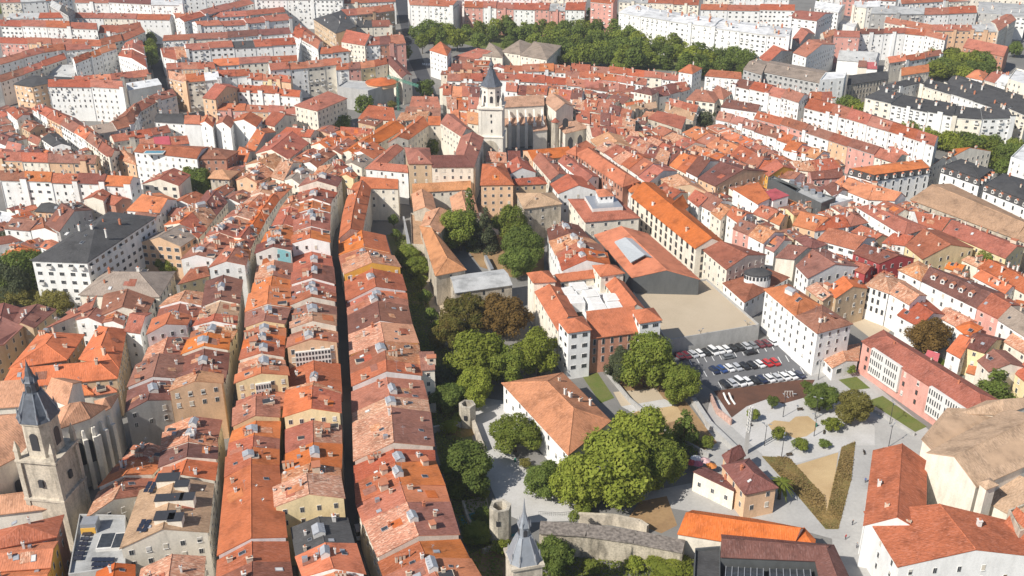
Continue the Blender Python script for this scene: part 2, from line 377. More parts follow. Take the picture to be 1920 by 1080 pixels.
    def at(s, u):
        "s along the ridge 0..1, u across -1 (edge 0-1) .. 0 ridge .. 1 (edge 2-3)"
        m = m0+(m1-m0)*s; e = (q[0]+(q[1]-q[0])*s) if u < 0 else (q[3]+(q[2]-q[3])*s)
        p = m+(e-m)*abs(u); z = H+t+(rise*(1-abs(u)) if kind in 'ghy' else (rise*(.5+u/2) if kind == 's' else 0))
        out = (e-m).normalized() if kind in 'ghy' else (q[0]-q[3]).normalized()
        return Vector((p.x, p.y, z)), out, (rise/hw if kind in 'ghy' else rise/(2*hw) if kind == 's' else 0)
    return at, q
def put_windows(root, base, q, edges, H, z0=0.0, wk='n', floors=None, step=2.9, fh=3.1, budget=60, balc=0.0, skip=0.0, top=1.25, ws=1.0):
    wsc = (ws*rnd.uniform(.9, 1.1), 1, ws*rnd.uniform(.88, 1.12))
    "windows on the given edges of footprint q (local xy)"
    n = 0
    for i in edges:
        a, b = q[i], q[(i+1) % len(q)]; d = b-a; L = d.length
        if L < 2.2: continue
        d.normalize(); nrm = Vector((d.y, -d.x, 0))
        mid = base+(a+b)/2; cv = CAM-Vector((mid.x, mid.y, H)); cv.normalize()
        if nrm.dot(cv) < .10: continue
        k = max(1, int((L-.7)/step)); nf = max(1, int((H-z0-.7)/fh))
        if floors: nf = min(nf, floors)
        rz = math.atan2(d.y, d.x)+math.pi
        for f in range(nf):
            z = H-top-.35-f*fh
            if z < z0+1.2: break
            for j in range(k):
                if n >= budget: return n
                if rnd.random() < max(.06, skip): continue
                p = a+d*(L*(j+.5)/k)
                obj('window', rnd.choice(SHUT) if wk in 'nd' and rnd.random() < .38 else WIN[wk], root, (p.x, p.y, z), rz, wsc); n += 1
                if balc and rnd.random() < balc and n < budget:
                    obj('balcony', BALC, root, (p.x, p.y, z), rz); n += 1
    return n
def finish(root, W, R, wcol, rcol):
    w = W.build('wall', wcol, root); r = R.build('roof', rcol, root) if R.v else None
    return w, r
def slope_matrix(at, s, u, lift):
    p, out, sl = at(s, u); z = Vector((out.x*sl, out.y*sl, 1)).normalized(); y = Vector((out.x, out.y, -sl)).normalized(); x = y.cross(z)
    M = Matrix((x, y, z)).transposed().to_4x4(); M.translation = p+z*lift; return M
def dress(roof, at, far=False, n=2, lantern=False, sky=1, width=10.0, s0=.12, s1=.88, cs=1.0, old=False):
    if old:
        for i in range(rnd.choice((0, 1, 1, 2))):
            u = rnd.choice((-1, 1))*rnd.uniform(.35, .7); M = slope_matrix(at, rnd.uniform(.3, .7), u, .02)
            obj('tile_patch', rnd.choice(PATCH), roof, mw=M @ Matrix.Diagonal((rnd.uniform(.6, 1.2), rnd.uniform(.6, 1.3), 1, 1)))
        for i in range(rnd.choice((0, 1, 2, 3))):
            p, out, sl = at(rnd.uniform(.08, .92), rnd.choice((-1, 1))*rnd.uniform(.1, .85)); nm, me = rnd.choice(CLUT); obj(nm, me, roof, p, math.atan2(out.y, out.x), rnd.uniform(.7, 1.3))
        for i in range(rnd.choice((0, 1, 1))):
            p, out, sl = at(rnd.uniform(.2, .8), rnd.uniform(-.3, .3)); obj('aerial', AERIAL, roof, p, rnd.uniform(0, 6))
    if lantern:
        s = rnd.uniform(.35, .65); p, out, sl = at(s, rnd.choice((-.12, 0, .1)))
        obj('roof_lantern', LANT, roof, p, math.atan2(out.y, out.x), (rnd.uniform(.6, 1.0), rnd.uniform(.55, .95), rnd.uniform(.55, 1.0)))
    for i in range(n):
        u = rnd.choice((-1, 1))*rnd.uniform(.06, .8); p, out, sl = at(rnd.uniform(s0, s1), u)
        obj('chimney', rnd.choice(CHIM), roof, p, math.atan2(out.y, out.x), rnd.uniform(.7, 1.15)*cs)
    for i in range(sky):
        u = rnd.choice((-1, 1))*rnd.uniform(.25, .75); p, out, sl = at(rnd.uniform(s0, s1), u)
        zax = Vector((out.x*sl, out.y*sl, 1)).normalized(); yax = Vector((out.x, out.y, -sl)).normalized(); xax = yax.cross(zax)
        M = Matrix((xax, yax, zax)).transposed().to_4x4(); M.translation = p+zax*.02
        s = rnd.uniform(.7, 1.25); M = M @ Matrix.Diagonal((s, s*rnd.uniform(.8, 1.3), 1, 1))
        obj('skylight', rnd.choice((SKYL[0], SKYL[0], SKYL[1], SKYL[2])), roof, mw=M)
def cat_name(name): return {'house': 'house', 'terraced_house': 'house', 'apartment_block': 'apartment block'}.get(name, name.replace('_', ' '))
def building(name, label, parts, wcol='W', rcol='r', H=14, kind='g', rise=None, z0=0, win='n', floors=None, step=3.2, budget=60, n=2, sky=1, lantern=False,
             ov=.45, vg=.12, group=None, edges=(0, 1, 2, 3), cat=None, balc=0.0, fh=3.1, skip=0.0, cs=1.0):
    """parts: list of pixel quads (eave corners at height H); each may be (quad, dict of overrides)"""
    P = [(p if isinstance(p, tuple) and isinstance(p[1], dict) else (p, {})) for p in parts]
    q0, o0 = P[0]; w0 = [U(c, o0.get('H', H)) for c in q0]
    base = sum(w0, Vector())/4; base.z = 0
    root = thing(name, base, label, cat or cat_name(name), group)
    W, R = MB(), MB(); wm = [WALL[wcol][1]]; rm = [ROOF[rcol][1]]; ats = []
    for q, o in P:
        h = o.get('H', H); pts = [upright(U(c, h))-base for c in q]
        wd = ((pts[0]-pts[3]).length+(pts[1]-pts[2]).length)/2; ax = o.get('axis', 0)
        if ax: wd = ((pts[0]-pts[1]).length+(pts[2]-pts[3]).length)/2
        ri = o.get('rise', rise); ri = ri if ri is not None else min(4.0, max(1.0, wd*.165))
        rc, wc = o.get('rcol', rcol), o.get('wcol', wcol)
        for lst, mt in ((rm, ROOF[rc][1]), (wm, WALL[wc][1])):
            if mt not in lst: lst.append(mt)
        at, qq = add_piece(W, R, pts, h, o.get('kind', kind), ri, o.get('ov', ov), o.get('vg', vg), o.get('z0', z0), ax, rm.index(ROOF[rc][1]), wm.index(WALL[wc][1]))
        ats.append((at, qq, h, o))
        FQ.append([base+p for p in qq]); c = base+sum(qq, Vector())/4; FOOT.append((c.x, c.y, max((p-(c-base)).length for p in qq)))
    w, r = finish(root, W, R, wm, rm); ATS[label] = (r, ats)
    for at, qq, h, o in ats:
        wk = o.get('win', win)
        if wk: put_windows(root, base, qq, o.get('edges', edges), h, o.get('z0', z0), wk, o.get('floors', floors), o.get('step', step), o.get('fh', fh), o.get('budget', budget), o.get('balc', balc), skip)
        dress(r, at, n=o.get('n', n), sky=o.get('sky', sky), lantern=o.get('lantern', lantern), cs=cs, old=name == 'house' and n > 1)
    return root, w, r, base
def strip(phrase, secs, H=14, name='terraced_house', noun='house', group=None, kind='g', win='n', floors=2, n=3, sky=1, lant=0.0, ends='far', step=2.9, rise=None, budget=24,
          balc=0.0, ov=.45, fh=3.1, flip=False, cs=1.0, vg=.0):
    """a row of buildings sharing walls. secs: [(ax,ay,bx,by), 'codes', (ax,ay,bx,by), ...] where codes = roof letter, wall letter, optional height change"""
    S = secs[0::2]; codes = secs[1::2]; out = []
    k = len(codes)
    for i, code in enumerate(codes):
        if code == '-': continue
        rc, wc = code[0], code[1]
        if noun == 'flats' and rc == 'o' and rnd.random() < .65: rc = rnd.choice('rrb')
        if noun == 'flats' and wc == 'C' and rnd.random() < .6: wc = 'W'
        dH = float(code[2:])*(1.6 if noun == 'house' else 1) if len(code) > 2 else rnd.uniform(-.85, .85)*(1 if noun == 'house' else .6)
        s, e = S[i], S[i+1]
        h = H+dH
        pts = [U(s[:2], H), U(e[:2], H), U(e[2:], H), U(s[2:], H)]
        base = sum(pts, Vector())/4; base.z = 0
        pts = [upright(p)-base for p in pts]
        d = (pts[1]+pts[2]-pts[0]-pts[3]).normalized()*.012
        pts = [pts[0]+d, pts[1]-d, pts[2]-d, pts[3]+d]
        wd = ((pts[0]-pts[3]).length+(pts[1]-pts[2]).length)/2
        if kind != 'g' : pass
        r0 = rise if rise is not None else min(3.6, max(.9, wd*.15))
        j = (k-1-i) if ends == 'near' else i
        root = thing(name, base, '', '', group or phrase)
        W, R = MB(), MB()
        two = noun == 'house' and kind == 'g' and rc in KIN and rnd.random() < .45
        at, q = add_piece(W, R, pts, h, kind, r0*rnd.uniform(.85, 1.15), ov*rnd.uniform(.8, 1.3), vg, 0, mi2=1 if two else None)
        w, r = finish(root, W, R, [WALL[wc][1]], [ROOF[rc][1]]+([ROOF[rnd.choice(KIN.get(rc, 'rb'))][1]] if two else []))
        tag(root, f"{ROOF[rc][0]}-roofed {WALL[wc][0]} {noun}, {ORD[j]} from the {'left in' if ends == 'left' else 'far end of'} {phrase}", 'house' if noun == 'house' else noun, group or phrase)
        ed = [0, 2]
        # end walls: first, last, and wherever the neighbour is clearly lower
        nb = []
        for di, ei in ((-1, 3), (1, 1)):
            jn = i+di
            if jn < 0 or jn >= k or codes[jn] == '-': ed.append(ei)
            else:
                cn = codes[jn]; dn = float(cn[2:])*(1.6 if noun == 'house' else 1) if len(cn) > 2 else 0
                if dH-dn > 2.3: nb.append((ei, dH-dn))
        # which edges q really has after reorientation: recompute by matching end midpoints
        def idx(ei):
            tgt = (pts[ei]+pts[(ei+1) % 4])/2
            return min(range(4), key=lambda a: ((q[a]+q[(a+1) % 4])/2-tgt).length)
        if win:
            if noun == 'flats':
                fr = idx(0); put_windows(root, base, q, [idx(a) for a in ed], h, 0, rnd.choice(('n', 'n', 'w', 'd')) if win == 'n' else win, floors, step*rnd.uniform(.78, 1.12), fh, budget, balc or rnd.choice((0, 0, .15, .3)), ws=.86)
                a_, b_ = q[fr], q[(fr+1) % 4]; dd = (b_-a_).normalized(); nn = Vector((dd.y, -dd.x, 0))
                if nn.dot(CAM-base) < 0: a_, b_ = q[(fr+2) % 4], q[(fr+3) % 4]; dd = (b_-a_).normalized(); nn = Vector((dd.y, -dd.x, 0))
                rz_ = math.atan2(dd.y, dd.x)
                if rnd.random() < .45: sb = MB(); c_ = a_+(b_-a_)*rnd.choice((.03, .5, .97))+nn*.3; sb.box((c_.x, c_.y, h/2+.6), (rnd.uniform(1.6, 2.8), 1.0, h+1.2), rz_, 0); sb.box((c_.x, c_.y, h+1.3), (3.0, 1.4, .2), rz_, 1); sb.build('stair_tower', [WALL[wc][1], ROOF[rc][1]], root)
                cb = MB(); c_ = (a_+b_)/2+nn*.1; cb.box((c_.x, c_.y, h-.35), ((b_-a_).length-.05, .3, .3), rz_); cb.build('cornice', [M_FRAME], root)
                pb = MB(); c_ = a_+dd*.3+nn*.12; pb.box((c_.x, c_.y, h/2-.2), (.16, .16, h-.6), rz_); pb.build('downpipe', [M_METAL], root)
            else: put_windows(root, base, q, [idx(a) for a in ed], h, 0, win, floors, step, fh, budget, balc)
            for ei, drop in nb: put_windows(root, base, q, [idx(ei)], h, h-drop-.3, win, 2, 2.6, 2.6, 10)
        ln = (pts[1]-pts[0]).length
        dress(r, at, n=max(1, int(round(n*min(1.6, ln/8)))) if n else 0, sky=sky, lantern=rnd.random() < lant, cs=cs, old=noun == 'house' and rc not in 'kgwK')
        FQ.append([base+p for p in q]); c = base; FOOT.append((c.x, c.y, wd/2))
        out.append(root)
    return out
def auto(A, B, codes, jit=.0):
    "even sections between polylines A and B (same number of points) for a list of codes"
    n = len(codes); secs = []
    def along(P, t):
        L = [math.hypot(b[0]-a[0], b[1]-a[1]) for a, b in zip(P, P[1:])]; tot = sum(L); d = t*tot
        for (a, b), l in zip(zip(P, P[1:]), L):
            if d <= l+1e-6: f = d/l; return (a[0]+(b[0]-a[0])*f, a[1]+(b[1]-a[1])*f)
            d -= l
        return P[-1]
    for i in range(n+1):
        t = i/n
        if 0 < i < n: t += rnd.uniform(-jit, jit)/n
        a, b = along(A, t), along(B, t); secs.append((*a, *b))
        if i < n: secs.append(codes[i])
    return secs
# ------------------------------------------------------------------ the long terraces of the old town (sections measured at eave level)
R1 = [(636,447,721,440),'oN',(637,477,730,472),'rC',(644,507,738,492),'pO1.6',(648,527,751,514),'rW',(651,565,760,545),'rW-.6',(653,582,763,567),'rW.6',(654,599,764,581),
      'mW.9',(656,636,772,618),'pO1.0',(658,675,784,653),'bC.7',(660,710,790,694),'rW1.0',(662,734,790,714),'r W'.replace(' ','')+'0',(663,776,800,752),'pC.2',(664,799,805,778),
      'pC.5',(666,870,812,842),'rC-.3',(668,910,814,868),'rY.3',(671,948,832,914),'rC.2',(684,985,842,948),'pC.6',(711,1051,860,1010),'rC-.2',(722,1082,880,1050),'rC',(740,1125,905,1092)]
strip('the long row beside the garden', R1, H=12.5, n=2, lant=.45, group='houses in the long row beside the garden', sky=2)
bld = building('house', 'narrow brown-roofed wing with cream wall sticking out beside the garden trees', [[(786,661),(813,661),(815,692),(790,694)]], 'C', 'b', 14.6, 'g', rise=.8, n=2)
R2B = [(577,340,641,341),'bC1',(561,357,631,357),'rW-.6',(557,369,624,368),'bW.5',(556,384,619,386),'oW',(556,400,618,398),'bW-.4',(553,415,617,413),'rW',(552,437,617,435),'pW.2',
       (550,455,617,452),'rW1.7',(549,470,619,468),'rW-1.6',(549,512,624,502),'rW.2',(547,535,627,534),'bC-.4',(544,555,627,546),'rW.2',(544,567,628,557),'rC.8',(544,580,628,572),
       'bC-.4',(545,610,629,597),'pC.7',(546,622,630,617),'bC-.6',(545,652,631,646),'rN2.2',(541,672,633,662),'rW-2.3',(541,724,637,731),'pC-.4',(540,746,637,752),'oY1.5',
       (535,797,638,789),'rW-.9',(537,848,638,830),'oN-.3',(531,890,636,880),'pC.2',(516,928,638,908),'pY1.4',(519,966,646,950)]
strip('the row left of the dark street', R2B, H=15, n=2, lant=.55, group='houses in the row left of the dark street', sky=1)
strip('the near end of that row', [(547,985,649,967),'kY-.4',(558,1046,664,1023),'oW.3',(572,1086,682,1080),'oW',(588,1140,700,1140)], H=15, n=2, lant=1.0, group='houses in the row left of the dark street', sky=2)
R2A = [(544,369,566,378),'pW',(527,392,563,395),'rW',(511,424,551,425),'bC-.3',(501,437,550,434),'oC.2',(491,457,549,452),'oC',(485,471,547,466),'mA1.6',(481,488,547,482),'pC-1.6',
       (476,523,546,518),'oC-1.0',(469,556,543,547),'oC.6',(462,590,544,582),'bY',(461,618,533,612),'rY-.4',(459,641,533,634),'oY.3',(455,660,532,652),'rC.5',(450,680,532,674),'pC-.2',
       (446,716,538,702),'oY1.5',(444,733,541,718),'rY-2.0',(439,771,524,750),'rY.6',(438,806,524,789),'oY-.2',(431,829,522,821),'rC-.2',(427,862,521,848),'rW.5',(425,900,521,878),
       'oW.4',(411,1046,536,1013),'rC-.3',(408,1088,541,1058),'bC',(400,1145,548,1110)]
strip('the row right of western street', R2A, H=15, n=2, lant=.45, group='houses in the row right of the western street', sky=1)
R3A = [(487,351,520,346),'pC',(470,368,507,367),'pC',(452,383,495,380),'oC',(437,396,483,393),'rC',(420,411,470,412),'pC',(401,428,457,430),'rC',(386,446,440,448),'oN',(366,468,428,471),
       'bW.8',(341,493,399,491)]
strip('the upper western row', R3A, H=14.5, n=4, lant=.5, group='houses in the upper western row', sky=1)
R3B = [(520,346,547,349),'oC',(507,367,523,374),'oC',(483,393,497,413),'oC-.2',(458,428,480,443),'rC.2',(437,447,469,468),'oC',(428,471,466,486),'rW1.2',(394,512,460,507)]
strip('the orange curving row', R3B, H=14.5, n=2, group='houses in the orange curving row', lant=.2)
R4B = [(389,529,453,527),'mC.3',(381,577,447,572),'tC-.2',(367,605,443,596),'rW.4',(361,616,442,613),'bC-.6',(355,640,430,636),'oC.4',(342,668,427,660),'mC-.2',(339,705,423,700),'mC.5',
       (337,728,419,721),'pN2.0',(322,753,418,738),'-',(312,796,414,784),'pC-.4',(309,816,404,826),'pC',(305,850,406,842),'mC.3',(300,880,405,864),'oC-.4',(284,905,400,897)]
strip('the row left of the western street', R4B, H=14.5, n=2, lant=.45, group='houses in the row left of the western street')
R4A = [(317,560,384,551),'pW',(300,577,378,575),'bC-.3',(295,594,373,591),'oC-.4',(290,610,360,606),'oW1.5',(278,641,351,623),'pC-1.2',(258,686,344,669),'bW.3',(241,729,337,713),'mG-.3',
       (236,770,320,748)]
strip('the row behind the stone church', R4A, H=14, n=2, lant=.3, group='houses in the row behind the stone church')
strip('the group beside the church tower', [(256,838,307,838),'pY',(232,858,303,866),'rY-.3',(222,874,299,876),'oC.3',(187,916,284,893),'pC-.5',(163,966,266,925)], H=12.5, n=2, group='houses beside the church tower')
building('house', 'large pale tan-roofed house with solar panels and dark roof boxes', [[(265,920),(228,1028),(388,998),(398,908)]], 'C', 't', 14.5, 'g', rise=3.0, n=2, sky=3)
strip('the bottom row by the solar roof', [(268,1068,383,1046),'pC.2',(255,1130,378,1105)], H=13, n=2)
building('house', 'orange-tiled low house in front of the solar roof', [[(185,1072),(170,1130),(250,1130),(250,1060)]], 'C', 'o', 12, 'g', n=1)
# left edge of the old town
building('house', 'brown hip-roofed house with cream walls above the white gable house', [[(196,552),(190,592),(274,586),(288,560)]], 'C', 'b', 14, 'g', n=3)
building('house', 'red-roofed narrow house ending the street beside the peach roofs', [[(234,620),(263,624),(284,588),(257,583)]], 'W', 'r', 13.5, 'g', n=1)
building('house', 'long peach roof falling to the left behind white gables', [[(84,617),(145,580),(182,566),(172,592)]], 'C', 'P', 13, 's', rise=2.0, n=4)
building('house', 'white gabled house squeezed between orange and brown roofs', [([(143,600),(190,606),(204,588),(160,582)], {'axis': 1})], 'W', 'b', 13.5, 'g', n=1)
building('house', 'second white gable with grey attic windows under brown tiles', [([(194,605),(230,610),(236,592),(204,588)], {'axis': 1})], 'W', 'b', 14, 'g', n=2, win='w')
building('house', 'wide tan hip-roofed house in front of the dark apartment block', [[(150,552),(298,556),(326,510),(198,510)]], 'C', 'u', 14, 'h', rise=4.0, n=3, sky=2)
building('house', 'orange-roofed palace wing with hipped front facing the church', [([(2,728),(218,708),(224,674),(22,692)], {}), ([(150,672),(222,690),(235,618),(187,612)], {'axis': 1}), ([(20,690),(124,674),(156,628),(78,622)], {'axis': 1})],
         'T', 'o', 13, 'h', rise=2.6, n=3, sky=1)
strip('the little hips before the palace', [(0,755,0,738),'oC',(30,745,28,735),'oC',(75,752,72,733),'oC',(125,742,122,727),'oC',(172,737,168,722),'oC',(216,730,214,714)], H=10, kind='h', n=0, sky=0, win=None, ends='left', rise=1.6)
building('house', 'maroon-roofed house beside the dark conifers at the left edge', [[(40,578),(20,612),(62,615),(104,580)]], 'T', 'm', 13, 'g', n=2)
building('house', 'maroon tiled house cut by the left edge of the frame', [[(-20,575),(-20,606),(24,606),(40,578)]], 'T', 'm', 13, 'g', n=1)
building('house', 'rose-roofed long house at the left edge above the street', [[(-30,600),(-60,680),(4,648),(42,612)]], 'T', 'P', 13.5, 'g', n=0)
building('house', 'maroon-tiled house with glazed galleries below the church', [([(-20,1000),(-20,1030),(104,1005),(116,968)], {})], 'R', 'r', 14, 'h', n=1)
building('house', 'orange-roofed house with ochre side wall in the bottom left corner', [[(-10,1070),(95,1062),(108,1017),(-10,1030)]], 'O', 'o', 13, 'g', n=2, sky=2)
building('house', 'half tan half orange roof at the bottom left frame edge', [[(-20,1120),(85,1110),(96,1066),(-10,1072)]], 'O', 'o', 12, 'g', n=1)
# narrow lanes hide what stands between: the curved orange terrace and its arm
building('house', 'long curved orange terrace with cream dormers beside the dark street', [[(664,345),(650,376),(688,387),(695,352)], [(650,376),(643,406),(682,412),(688,387)], [(643,406),(637,447),(679,433),(682,412)],
          ([(672,352),(746,353),(748,342),(683,333)], {'n': 1})], 'C', 'o', 14.5, 'g', rise=2.4, n=2, sky=0, floors=3)
# ------------------------------------------------------------------ centre: around the cathedral and the palace
B = building
B('library', 'long sandy-roofed stone hall running down the hill with hipped front end', [([(788,425),(818,516),(872,505),(822,440)], {'kind': 'h', 'rise': 3.0})], 'S', 'q', 12, n=1, sky=0, win='s', floors=1, step=9)
B('library', 'twin sandy-roofed stone halls with a glass vault between them', [[(773,364),(777,396),(818,400),(809,364)], [(845,370),(850,398),(899,411),(886,366)], ([(790,424),(822,440),(850,400),(800,398)], {'axis': 1})], 'S', 'q', 12, rise=2.2, n=1, sky=0, win=None)
B('house', 'sandy-roofed low wing in front of the cream seminary facade', [[(774,361),(883,354),(882,341),(773,346)]], 'C', 'q', 12, 'g', rise=1.8, n=0, sky=0, floors=1)
B('wall_walk', 'pale stone terrace wing with flat tan roof left of the long hall', [([(770,402),(772,461),(802,463),(788,404)], {})], 'S', 't', 8, 'f', n=0, sky=0, win=None, cat='terrace')
B('museum', 'grey metal-roofed stone building with dark red gutter behind the chestnut trees', [([(853,549),(960,534),(944,506),(844,519)], {})], 'S', 'g', 10, 'g', rise=1.2, n=0, sky=0, win='s', floors=1, step=6)
B('seminary', 'cream seminary of four ranges around a tree-filled court below the cathedral', [
   ([(767,307),(809,307),(804,278),(760,277)], {'kind': 'h', 'rise': 2.5, 'wcol': 'T', 'H': 20, 'n': 2}), ([(810,313),(887,313),(857,291),(807,292)], {'rcol': 'm', 'H': 19, 'rise': 2.4}),
   ([(826,230),(866,256),(883,244),(850,214)], {'H': 19}), ([(866,256),(853,291),(888,313),(906,258)], {'H': 19, 'n': 3}), ([(728,267),(765,262),(804,234),(785,219)], {'rcol': 'o', 'H': 17, 'axis': 1, 'n': 4}),
   ([(803,234),(826,234),(826,220),(803,220)], {'rcol': 'o', 'H': 17, 'n': 0})], 'C', 'P', 19, 'g', n=1, sky=0, floors=3, budget=26)
B('house', 'red U-shaped roof on a pale grey building left of the seminary', [([(686,315),(720,310),(756,278),(733,275)], {'axis': 1}), ([(686,316),(765,323),(762,311),(716,308)], {})], 'W', 'r', 15, 'g', rise=1.6, n=1, sky=0, step=4, floors=2)
B('house', 'red hip-roofed peach house with four storeys near the cathedral porch', [[(902,347),(962,346),(944,307),(906,308)]], 'N', 'r', 18, 'h', rise=3, n=2, floors=4, step=2.6)
B('house', 'low tan house under a red roof right of the peach house', [[(963,347),(1024,344),(1018,332),(963,337)]], 'T', 'r', 15, 'h', rise=1.4, n=0)
B('house', 'white gable house with six attic windows behind the tan house', [([(953,328),(1004,323),(988,303),(952,306)], {'axis': 1})], 'W', 'r', 15, 'g', rise=2.6, n=2)
B('house', 'small peach-roofed house below the cathedral square', [[(911,302),(950,305),(948,287),(915,285)]], 'C', 'p', 13, 'g', n=3)
B('house', 'tiny maroon-roofed white house below the cathedral square', [[(953,300),(976,300),(974,284),(952,284)]], 'W', 'm', 14, 'g', n=1)
B('house', 'bright orange wide roof right below the cathedral buttresses', [[(998,300),(1076,292),(1056,277),(981,283)]], 'N', 'o', 13, 'g', n=3)
B('house', 'long cream house with red-brown roof running toward the palace', [[(997,297),(1033,338),(1063,328),(1026,288)]], 'C', 'r', 13, 'g', n=3, sky=0)
B('house', 'long rose-roofed house with a white end gable beside the brick block', [[(1047,302),(1098,343),(1123,332),(1068,293)]], 'W', 'P', 13, 'g', n=2, sky=0)
B('apartment_block', 'long brick block with timber galleries under an orange roof', [[(1080,289),(1168,350),(1199,340),(1105,276)], ([(1062,285),(1080,291),(1115,276),(1098,265)], {'axis': 1})], 'R', 'o', 15, 'h', rise=2.6, n=2, sky=0, floors=4, win='d', balc=.5, step=2.6)
B('house', 'white hall with a half-round window in its gable', [([(1048,363),(1120,358),(1095,333),(1033,345)], {'axis': 1})], 'W', 'r', 13, 'g', rise=3, n=1, sky=0, step=4)
B('mansion', 'square stone mansion under a tan hip roof behind the courtyard trees', [[(983,391),(1052,382),(1036,362),(970,363)]], 'S', 't', 14, 'h', rise=2.5, n=1, sky=0, step=4.6, floors=3)
rt, w_, r_, bs_ = B('palace', 'cream palace with red hip roof cut by a grey terrace and white lantern', [[(1098,416),(1198,408),(1157,373),(1067,374)]], 'C', 'r', 14, 'h', rise=2.4, n=0, sky=0, step=5, floors=2)
def lantern_box(root, base, quad, H, h, wcol, rcol, deck=None, name='roof_lantern'):
    b = MB(); pts = [upright(U(c, H))-base for c in quad]; cen = sum(pts, Vector())/4
    if not ccw(pts): pts = pts[::-1]
    b.prism(pts, H-3, H+h, 0)
    ap = cen+Vector((0, 0, H+h+1.6)); ex = [cen+(p-cen)*1.1 for p in pts]
    for i in range(4):
        P3 = [Vector((ex[i].x, ex[i].y, H+h-.1)), Vector((ex[(i+1) % 4].x, ex[(i+1) % 4].y, H+h-.1)), ap]
        b.poly(P3, 1, face_uv(P3))
    for i in range(4):
        a, c = pts[i], pts[(i+1) % 4]; n = max(2, int((c-a).length/1.6)); d = (c-a).normalized()
        for j in range(n):
            p = a+(c-a)*((j+.5)/n); b.box((p.x, p.y, H+h*.62), (.7, .12, .9), math.atan2(d.y, d.x), 2)
    return b.build(name, [WALL[wcol][1], ROOF[rcol][1], M_GLASS], root)
dk = MB(); pts = [upright(U(c, 16.2))-bs_ for c in [(1111,394),(1168,390),(1151,369),(1096,370)]]
dk.prism(pts, 14.5, 16.75, 0, 1); dk.build('roof_terrace', [M_CHIMW, M_METAL], rt)
lantern_box(rt, bs_, [(1123,380),(1150,378),(1143,366),(1117,367)], 17.0, 2.6, 'W', 'o')
strip('the white row left of the hall', [(1027,427,1083,420),'mW',(1031,450,1107,446),'pW-.3',(1044,476,1126,460),'rW.2',(1049,490,1136,480),'rW.8',(1056,514,1142,503)], H=14, n=3, lant=.5, group='white row left of the market hall')
rt, w_, r_, bs_ = B('hall', 'large sports hall under one wide red roof with a glass strip', [([(1115,441),(1186,521),(1311,524),(1213,438)], {})], 'D', 'H', 11, 'g', rise=3.2, n=0, sky=0, win=None, ov=.3)
b = MB(); A1, A2, A3, A4, A5, A6 = [U(c, z)-bs_ for c, z in (((1152,454), 13.4), ((1183,493), 13.4), ((1209,479), 14.9), ((1238,490), 13.4), ((1194,450), 13.4), ((1172,446), 14.9))]
for P3 in ([A1, A2, A3, A6], [A6, A3, A4, A5]):
    for dz, rev in ((.25, 0), (-.1, 1)):
        q = [p+Vector((0, 0, dz)) for p in P3]; b.poly(q[::-1] if rev else q, 0)
b.build('rooflight', [plain_mat('milky rooflight', (.44, .46, .47), .3)], r_)
# Renaissance palace with corner towers
pal = [([(1047,619),(1083,594),(1048,531),(1003,545)], {'axis': 1, 'H': 13, 'rise': 2.4, 'n': 2}), ([(1045,528),(1126,518),(1121,507),(1038,517)], {'H': 13, 'rise': 1.4}),
       ([(1129,523),(1178,585),(1208,579),(1165,524)], {'H': 13, 'rise': 2.2}), ([(1107,634),(1204,622),(1188,592),(1099,602)], {'H': 12.5, 'kind': 's', 'rise': 3.0, 'wcol': 'R', 'win': 't', 'step': 2.3, 'floors': 3, 'budget': 40}),
       ([(1001,529),(1041,527),(1028,508),(990,512)], {'kind': 'y', 'H': 16.5, 'rise': 2.0}), ([(1127,517),(1169,511),(1154,498),(1113,498)], {'kind': 'y', 'H': 16.5, 'rise': 2.0}),
       ([(1066,623),(1107,617),(1091,594),(1048,601)], {'kind': 'y', 'H': 16.5, 'rise': 2.0, 'wcol': 'W', 'win': 'w', 'step': 2.6, 'floors': 4, 'fh': 3.6}), ([(1200,605),(1239,599),(1224,578),(1187,582)], {'kind': 'y', 'H': 16.5, 'rise': 2.0, 'wcol': 'W', 'win': 'w', 'step': 2.6, 'floors': 4, 'fh': 3.6}),
       ([(1105,600),(1178,588),(1126,520),(1050,530)], {'kind': 'f', 'H': 10, 'rcol': 'w', 'win': None, 'wcol': 'W'})]
rt, w_, r_, bs_ = B('palace', 'orange-roofed palace with four corner towers round a court of white boxes', pal, 'C', 'o', 13, 'g', n=0, sky=0, floors=2, step=3.6, budget=16)
for (x, y, w, d) in ((1064,547,34,22),(1085,538,34,22),(1080,562,30,20),(1108,551,30,20),(1115,564,28,18),(1123,578,30,20),(1147,558,28,18),(1152,575,30,20)):
    b = MB(); p = U((x, y), 13)-bs_; b.box((p.x, p.y, 11.6), (w/6.2, d/3.4, 3.4), .18); b.box((p.x, p.y, 13.35), (w/6.2*.8, d/3.4*.8, .12), .18, 1); b.build('roof_box', [WALL['W'][1], M_FRAME], rt)
